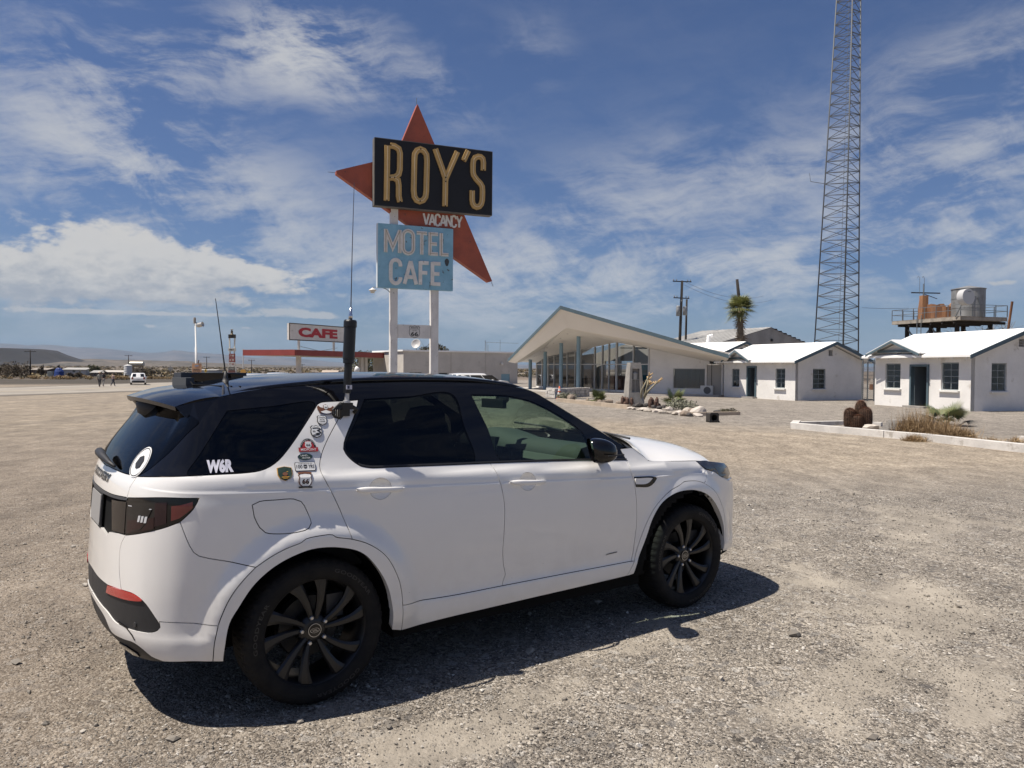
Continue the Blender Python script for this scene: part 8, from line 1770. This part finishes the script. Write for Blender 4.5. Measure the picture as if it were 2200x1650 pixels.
# --- wheels
def wheel(x0, sg, steer=0):
    root = bpy.data.objects.new('wheel', None); COL.objects.link(root); root.parent = suv; ORG[root.name] = Vector((0, 0, 0)); c = Vector((x0, sg*.815, .366)); ax_ = Vector((0, sg, 0)); RT = .366
    X = Vector((1, 0, 0)); Z = up; n = 200; prof = [(.262, .098), (.272, .108), (.285, .113), (.306, .1175), (.326, .117), (.342, .111), (.352, .104), (.360, .094), (.3645, .075), (.366, .04), (.3665, 0), (.366, -.04), (.3645, -.075), (.360, -.094), (.345, -.108), (.30, -.117), (.262, -.10)]
    vs = []; m_ = len(prof)
    for k in range(n):
        a = 2*math.pi*k/n
        for i, (r_, h) in enumerate(prof):
            g = 0
            if i in (6, 7) and k % 4 in (0, 1): g = -.004
            if i == 8 and k % 4 in (0,): g = -.0045
            if i in (9, 11) and k % 4 in (2,): g = -.004
            if i in (5,) and k % 4 in (0, 1): g = -.0012
            r2 = r_+g; v = c+X*(r2*math.cos(a))+Z*(r2*math.sin(a))+ax_*h; 
            if v.z < .004: v.z = .004
            vs.append(v)
    mb = MB(); mb.add(vs, [(k*m_+i, k*m_+i+1, ((k+1) % n)*m_+i+1, ((k+1) % n)*m_+i) for k in range(n) for i in range(m_-1)]); mb.build('tyre', RUB, root, False)
    vs2, fs2 = text2d('GOODYEAR', 1, .02, 1.12)
    wx = max(v[0] for v in vs2)
    for rot in ((2.9, .9, -1.2) if sg < 0 else (0.9,)):
        tb = MB(); tb.add([c+X*((.313+v[1]*.026)*math.cos(rot-v[0]/wx*.40*1))*(1)+Z*((.313+v[1]*.026)*math.sin(rot-v[0]/wx*.40))+ax_*.1195 for v in vs2], fs2); tb.build('tyre_lettering', M('tyre_letter', (.020, .020, .021), .45), root)
    MB().lathe([(.262, .096), (.2725, .106), (.274, .100), (.266, .088), (.252, .07), (.245, .02), (.24, -.10), (.262, -.10)], c, axis=ax_, n=72).build('rim', RIMB, root, True)
    MB().lathe([(0, -.02), (.155, -.02), (.16, -.035), (.165, -.05), (.0, -.05)], c, axis=ax_, n=40).build('brake_disc', M('brake', (.03, .03, .03), .5, metal=.5), root)
    MB().box(c+Vector((.12, 0, .10))+ax_*.0, (.09, .07, .12)).build('brake_caliper', M('caliper', (.035, .034, .033), .6), root)
    MB().lathe([(0, .060), (.04, .060), (.072, .052), (.082, .03), (.082, -.02)], c, axis=ax_, n=30).build('hub', RIMB, root, True)
    side = -1
    for k in range(10):                  # ten swept blades in five pairs
        pr, wh = divmod(k, 2); a0 = R(90+72*pr+(-13 if wh else 13)); mb = MB(); L = 12; rows = []
        for i in range(L+1):
            t = i/L; r_ = .055+.206*t; a = a0+side*(-.17*t**1.5+(.05 if wh else -.03)*t)
            wd_ = .012+.017*t+.016*max(0, t-.7)*2; h1 = .060+.022*math.sin(t*1.7)+.006*t; h0 = h1-.030
            d = X*math.cos(a)+Z*math.sin(a); tn = -X*math.sin(a)+Z*math.cos(a)
            rows.append([c+d*r_+tn*wd_+ax_*(h1-.006), c+d*r_+tn*wd_*.45+ax_*h1, c+d*r_-tn*wd_*.6+ax_*(h1-.002), c+d*r_-tn*wd_+ax_*(h1-.012), c+d*r_-tn*wd_*.8+ax_*h0, c+d*r_+tn*wd_*.8+ax_*h0])
        n6 = 6; mb.add([v for r_ in rows for v in r_], [(i*n6+j, i*n6+(j+1) % n6, (i+1)*n6+(j+1) % n6, (i+1)*n6+j) for i in range(L) for j in range(n6)]); mb.build('spoke', RIMB, root, False)
    for k in range(5):
        a = R(90+72*k+36-22); q = c+X*(.066*math.cos(a))+Z*(.066*math.sin(a)); MB().lathe([(.0115, .045), (.0115, .070), (.008, .074), (0, .074)], q, axis=ax_, n=6).build('wheel_nut', STUD, root)
    cap = MB().lathe([(.034, .058), (.034, .068), (.0, .069)], c, axis=ax_, n=28).build('centre_cap', GLOSSB, root, False)
    rg_ = MB().lathe([(.034, .0685), (.034, .0695), (.0315, .0697), (.0315, .0685)], c, axis=ax_, n=36); mp = lambda x, y, h: c+X*x*(-sg)+Z*y+ax_*(.0697+h)
    rg_.add([mp(.024*math.cos(a)*s_, .0125*math.sin(a)*s_, .0008) for s_ in (1, .9) for a in np.linspace(0, 6.283, 25)[:-1]], [(i, (i+1) % 24, 24+(i+1) % 24, 24+i) for i in range(24)])
    rg_.build('cap_ring', STUD, root); text_on('LAND', .022, .006, mp, STUD, root, 'cap_lettering', .01, .001, -.002, .0035); text_on('ROVER', .026, .006, mp, STUD, root, 'cap_lettering', .01, .001, .002, -.0035)
    return root
for x0 in (0, 2.741):
    for sg in (-1, 1): wheel(x0, sg)
# --- interior seen through the front glass
def interior():
    for y in (-.37, .37):
        mb = MB(); mb.lathe([(.0, 0), (.2, .0), (.25, .06), (.26, .35), (.23, .55), (.17, .62), (0, .63)], (.93, y, .74), axis=(-.22, 0, 1), n=18); mb.box((1.2, y, .68), (.5, .5, .16)); mb.build('front_seat', SEAT, suv, False)
        MB().lathe([(0, 0), (.105, .0), (.13, .05), (.125, .14), (.09, .19), (0, .2)], (.925, y, 1.255), axis=(-.1, 0, 1), n=18).build('headrest', SEAT, suv, True)
    for y in (-.42, 0, .42): MB().lathe([(0, 0), (.11, 0), (.13, .06), (.12, .13), (0, .17)], (.02, y, 1.24), axis=(-.1, 0, 1), n=16).build('headrest', SEAT, suv, True)
    mb = MB(); mb.box((-.02, 0, .95), (.2, 1.35, .62)); mb.box((.25, 0, .7), (.5, 1.35, .18)); mb.build('rear_seat', SEAT, suv)
    # dashboard: swept top with binnacle, dark face, pale lower band
    prof = [(1.86, 1.03), (1.84, 1.10), (1.88, 1.165), (1.98, 1.185), (2.12, 1.17), (2.24, 1.135), (2.30, 1.08), (2.30, .9), (1.95, .8)]; ys = np.linspace(-.74, .74, 25); vs = []
    for y in ys:
        b = .045*math.exp(-((y-.36)/.2)**2); vs += [(x, y, z+(b if z > 1.12 and x < 2.3 else 0)) for x, z in prof]
    n = len(prof); MB().add(vs, [(i*n+j, i*n+(j+1) % n, (i+1)*n+(j+1) % n, (i+1)*n+j) for i in range(24) for j in range(n)]+[tuple(range(n)), tuple(24*n+j for j in range(n-1, -1, -1))]).build('dashboard', DASH, suv, True)
    MB().box((1.845, .0, 1.03), (.05, .30, .16)).build('screen', GLOSSB, suv); MB().box((1.86, -.42, 1.075), (.05, .62, .05)).build('dash_band', PALE, suv); MB().box((1.85, .36, 1.12), (.04, .34, .10)).build('instrument_hood', DASHD, suv)
    for y in (-.83, .83): MB().box((1.45, y, .98), (1.0, .05, .14)).build('door_card', PALE, suv)
    mb = MB(); c = Vector((1.66, .37, 1.06)); a1 = Vector((0, 1, 0)); a2 = Vector((.38, 0, .92)).normalized(); mb.tube([c+a1*.185*math.cos(t)+a2*.185*math.sin(t) for t in np.linspace(0, 6.2832, 33)], .016, 8, False); mb.build('steering_wheel', SEAT, suv, True)
    mb = MB(); mb.box(c, (.05, .16, .11)); mb.tube([c, c+Vector((.25, 0, -.1))], .035, 8); mb.box(c, (.02, .34, .035)); mb.build('steering_column', SEAT, suv)
    MB().box((1.70, 0.02, 1.435), (.035, .24, .065), rz=.1).build('inner_mirror', DASHD, suv); MB().tube([(1.72, 0, 1.46), (1.80, 0, 1.47)], .03, 8).build('mirror_stalk', DASHD, suv)
    MB().box((1.15, 0, .55), (3.1, 1.4, .06)).build('cabin_floor', MATTE, suv)
    e = rB[2:ih]; loft('headlining', np.array([(x, y*.985, z-.03) for x, y, z in e]), np.full(len(e), .04), np.interp(e[:, 0], [-.4, 1.0, 1.48], [0, 0, .10]), M('headlining', (.20, .20, .19), .9), k=2.2)
interior()
# --- tail details
wp2 = MB(); wp2.tube([tuple(P(s, z)+nrm_at(np.array([s]), np.array([z]))[0]*h) for s, z, h in ((-.02, 1.205, .05), (.10, 1.195, .045), (.22, 1.183, .03), (.30, 1.176, .018))], [.024, .02, .012, .007], 8); wp2.build('rear_wiper', TRIMB, suv, True)
def on_body(cs, cz, tilt=0, sgn=1):
    n0 = nrm_at(np.array([cs]), np.array([cz]))[0]; kz = math.sqrt(max(.05, 1-n0[2]**2)); c, s = math.cos(tilt), math.sin(tilt)
    def f(x, y, h):
        a, b = cs+(c*x-s*y), cz+(s*x+c*y)*kz; return tuple(P(a, b)+nrm_at(np.array([a]), np.array([b]))[0]*(h))
    return f
def decal(pts, mp, h, m, parent, name, th=.0012, label=None):
    n = len(pts); mb = MB(); mb.add([mp(x, y, h+th) for x, y in pts]+[mp(x, y, h-.0006) for x, y in pts], [tuple(range(n))]+[(i, n+i, n+(i+1) % n, (i+1) % n) for i in range(n)])
    return mb.build(name, m, parent, label=label)
circ = lambda r_, n=32, a=1: [(r_*math.cos(2*math.pi*i/n), r_*a*math.sin(2*math.pi*i/n)) for i in range(n)]
rc = lambda w_, h: [(w_/2*a, h/2*b) for a, b in ((-1, -.7), (-.95, -1), (.95, -1), (1, -.7), (1, .7), (.95, 1), (-.95, 1), (-1, .7))]
ST_W = M('sticker_white', (.72, .72, .71), .5); ST_K = M('sticker_black', (.018, .018, .02), .5); ST_R = M('sticker_red', (.42, .03, .035), .5); ST_B = M('sticker_brown', (.13, .05, .025), .5); ST_O = M('sticker_orange', (.50, .27, .045), .5); ST_G = M('sticker_green', (.018, .04, .03), .5); ST_N = M('sticker_navy', (.03, .04, .09), .5); ST_L = M('sticker_lilac', (.60, .60, .68), .5)
rw = [o for o in suv.children if o.name.startswith('rear_window')][0]; qw = [o for o in suv.children if o.name.startswith('quarter_window')][0]; qp = [o for o in suv.children if o.name.startswith('quarter_panel')][0]; tu = [o for o in suv.children if o.name.startswith('tailgate_upper')][0]
text_on('W6R', .128, .068, on_body(1.106, 1.220, .0), ST_L, qw, 'window_lettering', .06, .0015, label='white letters W6R on the quarter window')
mp = on_body(.552, 1.222); d0 = decal(circ(.082), mp, .002, ST_W, rw, 'round_decal', label='white round decal with a dark plain hexagon on the rear window')
for r0_, r1_ in ((.0755, .0715),): MB().add([mp(r_*math.cos(a), r_*math.sin(a), .0045) for r_ in (r0_, r1_) for a in np.linspace(0, 6.283, 41)[:-1]], [(i, (i+1) % 40, 40+(i+1) % 40, 40+i) for i in range(40)]).build('round_decal', ST_K, rw)
decal([(.036*math.cos(a+.3), .036*math.sin(a+.3)) for a in np.linspace(0, 6.283, 7)[:-1]], mp, .0045, ST_K, rw, 'round_decal')
text_on('DISCOVERY', .52, .043, on_body(0, 1.118), M('badge_black', (.006, .006, .007), .3), tu, 'tailgate_lettering', .045, .004)
npl = on_body(.0, .945); np_ = decal(rc(.31, .155), npl, .003, M('plate_white', (.30, .295, .29), .5), suv, 'number_plate', .004); decal([(-.165, -.09), (.165, -.09), (.165, .09), (-.165, .09)], npl, -.004, TRIMB, suv, 'plate_frame', .006)
def shield_badge(cs, cz, w_, h, base, edge, label, tilt=-.05):
    mp = on_body(cs, cz, tilt); o = decal([(a*w_*1.16, b*h) for a, b in SHIELD], mp, .002, edge, qp, 'sticker', .003, label); decal([(a*w_*1.0, b*h*.88) for a, b in SHIELD], mp, .0055, base, qp, 'sticker', .0005); return mp
# winged badge
mp = on_body(1.668, 1.467, -.06)
o = decal([(-.046, .012), (-.040, .022), (-.03, .012), (-.014, .008), (-.012, .024), (0, .029), (.012, .024), (.014, .008), (.03, .012), (.040, .022), (.046, .012), (.044, -.004), (.036, -.008), (.038, -.018), (.02, -.026), (0, -.029), (-.02, -.026), (-.038, -.018), (-.036, -.008), (-.044, -.004)], mp, .002, ST_B, qp, 'sticker', .003, 'brown winged road shield sticker, topmost on the pillar')
decal([(a*.026, b*.026+.013) for a, b in SHIELD], mp, .0055, ST_W, qp, 'sticker', .0006); text_on('66', .014, .010, mp, ST_K, qp, 'sticker_lettering', .02, .0068, 0, .011); decal([(-.03, -.014), (0, -.004), (.03, -.014), (.018, -.021), (0, -.024), (-.018, -.021)], mp, .0055, ST_W, qp, 'sticker', .0006)
decal([(-.034, -.019), (-.018, -.0265), (0, -.030), (.018, -.0265), (.034, -.019), (.018, -.022), (0, -.025), (-.018, -.022)], mp, .006, ST_N, qp, 'sticker', .0006)
mp = shield_badge(1.637, 1.414, .054, .056, ST_W, ST_K, 'white shield sticker reading STANDIN ON THE CORNER')
for i, (tx, wd_) in enumerate((('STANDIN', .034), ('ON THE', .026), ('CORNER', .032), ('WINSLOW ARIZONA', .036))): text_on(tx, wd_, .0062 if i < 3 else .0035, mp, ST_K, qp, 'sticker_lettering', .02, .0068, 0, .0135-.0105*i)
mp = shield_badge(1.598, 1.360, .064, .068, ST_W, ST_K, 'white shield sticker with a winding black road')
rb = MB(); ribbon(rb, sp([(-.020, .016), (.014, .016), (.020, .010), (.006, .004), (.018, -.002), (.022, -.008), (.0, -.013), (.012, -.018), (-.018, -.021)], .004), .006, lambda x, y, h: Vector(mp(x, y, h)), .0006, .006); rb.build('sticker', ST_K, qp); text_on('66', .014, .009, mp, ST_K, qp, 'sticker_lettering', .02, .0068, -.013, .0)
mp = on_body(1.545, 1.291, -.03)
decal([(-.048, -.030), (.048, -.030), (.050, -.008), (.040, -.008)]+[(.040*math.cos(a), -.008+.046*math.sin(a)) for a in np.linspace(.1, 3.04, 16)]+[(-.040, -.008), (-.050, -.008)], mp, .002, ST_K, qp, 'sticker', .003, 'black and red half round sticker reading 66 MIDPOINT')
decal([(.030*math.cos(a), -.008+.034*math.sin(a)) for a in np.linspace(0, 3.1416, 18)], mp, .0055, ST_R, qp, 'sticker', .0006); decal([(a*.040, b*.036+.006) for a, b in SHIELD], mp, .0065, ST_W, qp, 'sticker', .0006); decal([(-.049, -.030), (.049, -.030), (.050, -.009), (-.050, -.009)], mp, .0062, ST_R, qp, 'sticker', .0008)
text_on('66', .022, .012, mp, ST_K, qp, 'sticker_lettering', .02, .0078, 0, .004); text_on('MIDPOINT', .080, .0125, mp, ST_W, qp, 'sticker_lettering', .01, .0078, 0, -.0195)
vs2, fs2 = text2d('ADRIAN, TEXAS', 1, .01, 1.1); wx = max(v[0] for v in vs2); MB().add([mp(-(.0375+v[1]*.0072)*math.cos(math.pi/2+v[0]/wx*1.25), -.008+(.0385+v[1]*.0072)*math.sin(math.pi/2+v[0]/wx*1.25), .0065) for v in vs2], fs2).build('sticker_lettering', ST_W, qp)
mp = on_body(1.523, 1.239, -.03); decal(circ(.039, 32, .47), mp, .002, SILV, qp, 'sticker', .003, 'dark green oval maker badge sticker'); decal(circ(.0365, 32, .46), mp, .0055, ST_G, qp, 'sticker', .0006); text_on('LAND-', .038, .0085, mp, ST_W, qp, 'sticker_lettering', .01, .0068, -.004, .0065); text_on('-ROVER', .044, .0085, mp, ST_W, qp, 'sticker_lettering', .01, .0068, .003, -.006)
mp = on_body(1.516, 1.193, -.03); decal(rc(.104, .047), mp, .002, ST_K, qp, 'sticker', .003, 'white licence plate sticker reading 100 YRS'); decal(rc(.099, .042), mp, .0055, ST_W, qp, 'sticker', .0006); text_on('100', .030, .019, mp, ST_K, qp, 'sticker_lettering', .015, .0068, -.030, -.001); text_on('YRS', .030, .019, mp, ST_K, qp, 'sticker_lettering', .015, .0068, .030, -.001); decal([(a*.022, b*.022-.001) for a, b in SHIELD], mp, .0062, ST_K, qp, 'sticker', .0006); text_on('66', .011, .007, mp, ST_W, qp, 'sticker_lettering', .02, .0075, 0, -.002); text_on('THE MOTHER ROAD 1926', .07, .0045, mp, ST_K, qp, 'sticker_lettering', .01, .0068, 0, .0150)
mp = on_body(1.409, 1.168, -.04); pent = [(-.034, .032), (-.02, .036), (0, .040), (.02, .036), (.034, .032), (.034, -.008), (.026, -.026), (0, -.042), (-.026, -.026), (-.034, -.008)]
decal([(a*1.08, b*1.06) for a, b in pent], mp, .002, ST_O, qp, 'sticker', .003, 'dark green and orange badge shaped sticker, left of the others'); decal(pent, mp, .0055, ST_G, qp, 'sticker', .0006)
decal([(-.028, .010), (-.014, .014), (-.011, .024), (0, .027), (.011, .024), (.014, .014), (.028, .010), (.014, .006), (-.014, .006)], mp, .0065, ST_O, qp, 'sticker', .0006); decal(circ(.013, 16, .8), lambda x, y, h: mp(x, y-.006, h), .0065, ST_B, qp, 'sticker', .0006)
for yy, ww in ((-.022, .036), (-.029, .024)): decal([(-ww/2, yy-.002), (ww/2, yy-.002), (ww/2, yy+.002), (-ww/2, yy+.002)], mp, .0065, ST_O, qp, 'sticker', .0006)
mp = shield_badge(1.505, 1.131, .070, .072, ST_W, ST_B, 'white and brown shield sticker with ornate 66, lowest on the pillar'); text_on('66', .036, .024, mp, ST_K, qp, 'sticker_lettering', .03, .0068, 0, -.006); text_on('66', .026, .015, mp, ST_B, qp, 'sticker_lettering', .0, .0075, 0, -.006)
for yy in (.032, -.034): decal([(-.034, yy-.005), (0, yy-.003), (.034, yy-.005), (.034, yy+.004), (0, yy+.006), (-.034, yy+.004)], mp, .0065, ST_B if yy > 0 else ST_K, qp, 'sticker', .0008)
# --- radio antenna clamped to the door seam, roof kit
YA = -.800
an = bpy.data.objects.new('radio_antenna', None); COL.objects.link(an); an.parent = suv; ORG[an.name] = Vector((0, 0, 0)); an['label'] = 'black coil antenna with long thin whip clamped beside the stickers'
ABK = M('antenna_black', (.007, .007, .008), .35)
MB().lathe([(.0, 0), (.021, 0), (.021, .155), (.0285, .158), (.0285, .178), (.031, .18), (.031, .345), (.0345, .348), (.0345, .376), (.030, .384), (0, .384)], (.205, YA, 1.553), axis=(.045, -.0, 1), n=26).build('coil_tube', ABK, an, False)
MB().lathe([(.0, 0), (.0105, 0), (.0105, .03), (.008, .035), (.0065, .068), (0, .068)], (.2225, YA, 1.935), axis=(.04, 0, 1), n=14).build('whip_base', SILV, an, True); MB().tube([(.225, YA, 2.0), (.231, YA, 2.3), (.241, YA, 2.655)], [.0032, .0024, .0016], 6).build('whip', M('whip_steel', (.12, .12, .13), .4, metal=.6), an)
MB().lathe([(.019, 0), (.019, .012), (.012, .014), (.012, .05), (.016, .052), (0, .052)], (.2035, YA, 1.503), axis=(.045, 0, 1), n=16).build('collar', M('collar_pale', (.50, .50, .50), .35, metal=.5), an); MB().box((.207, YA-.0215, 1.585), (.032, .003, .022)).build('maker_label', ST_L, an); MB().box((.203, YA-.0232, 1.585), (.012, .002, .016)).build('maker_label', ST_N, an)
mb = MB(); mb.box((.205, -.785, 1.485), (.06, .05, .035)); mb.box((.195, -.775, 1.455), (.055, .045, .045)); mb.tube([(.235, -.80, 1.48), (.262, -.795, 1.468), (.255, -.78, 1.45)], .012, 7); mb.box((.185, -.77, 1.425), (.03, .03, .05), rz=.4)
for k in range(5): mb.tube([(.20-.008*k, -.80, 1.505), (.165-.012*k, -.805-.004*k, 1.47), (.17-.01*k, -.79, 1.42+.006*k), (.185-.004*k, -.775, 1.40)], .0045, 5)
mb.build('clamp_mount', M('clamp_black', (.013, .013, .013), .5), an)
kt = thing_ = bpy.data.objects.new('roof_kit', None); COL.objects.link(kt); kt.parent = suv; ORG[kt.name] = Vector((0, 0, 0)); kt['label'] = 'black panels and a thin whip aerial on a mat at the back of the roof'
MB().box((-.31, -.17, 1.577), (.36, .36, .010), ax=(Vector((.985, 0, .14)).normalized(), Vector((0, 1, 0)), Vector((-.14, 0, .985)).normalized())).build('rubber_mat', M('mat_grey', (.055, .055, .058), .8), kt)
MB().box((-.22, .22, 1.625), (.40, .10, .05), rz=.18).build('flat_panel', M('panel_slate', (.035, .04, .05), .45), kt); MB().box((-.385, .10, 1.60), (.09, .16, .045), rz=.25).build('flat_panel', M('panel_grey', (.075, .08, .085), .5), kt)
mb = MB(); n = 12; vs = []
for i in range(n+1): t = -1+2*i/n; vs += [(-.265+.02*t*t+.13*t, -.02-.05*t, 1.600), (-.265+.02*t*t+.13*t, -.02-.05*t, 1.652-.014*t*t)]
mb.add(vs, [(2*i, 2*i+1, 2*i+3, 2*i+2) for i in range(n)]).build('curved_board', GLOSSB, kt, True)
MB().lathe([(.062, 0), (.058, .008), (.02, .016), (.012, .04), (.006, .075), (0, .075)], (-.255, -.22, 1.588), n=20).build('aerial_base', TRIMB, kt, True); MB().tube([(-.255, -.22, 1.65), (-.303, -.20, 2.06)], [.0042, .0018], 6).build('aerial_whip', ABK, kt)
for k in range(3): MB().tube([(-.39+.06*k, -.02, 1.60), (-.41+.05*k, -.16, 1.585), (-.36+.05*k, -.3, 1.585), (-.33+.03*k, -.45-.05*k, 1.585)], .004, 5).build('cable', MATTE, kt)
MB().tube([(-.33, -.45, 1.588), (-.37, -.60, 1.566), (-.395, -.685, 1.535)], .006, 6).build('cable', TRIMB, kt)
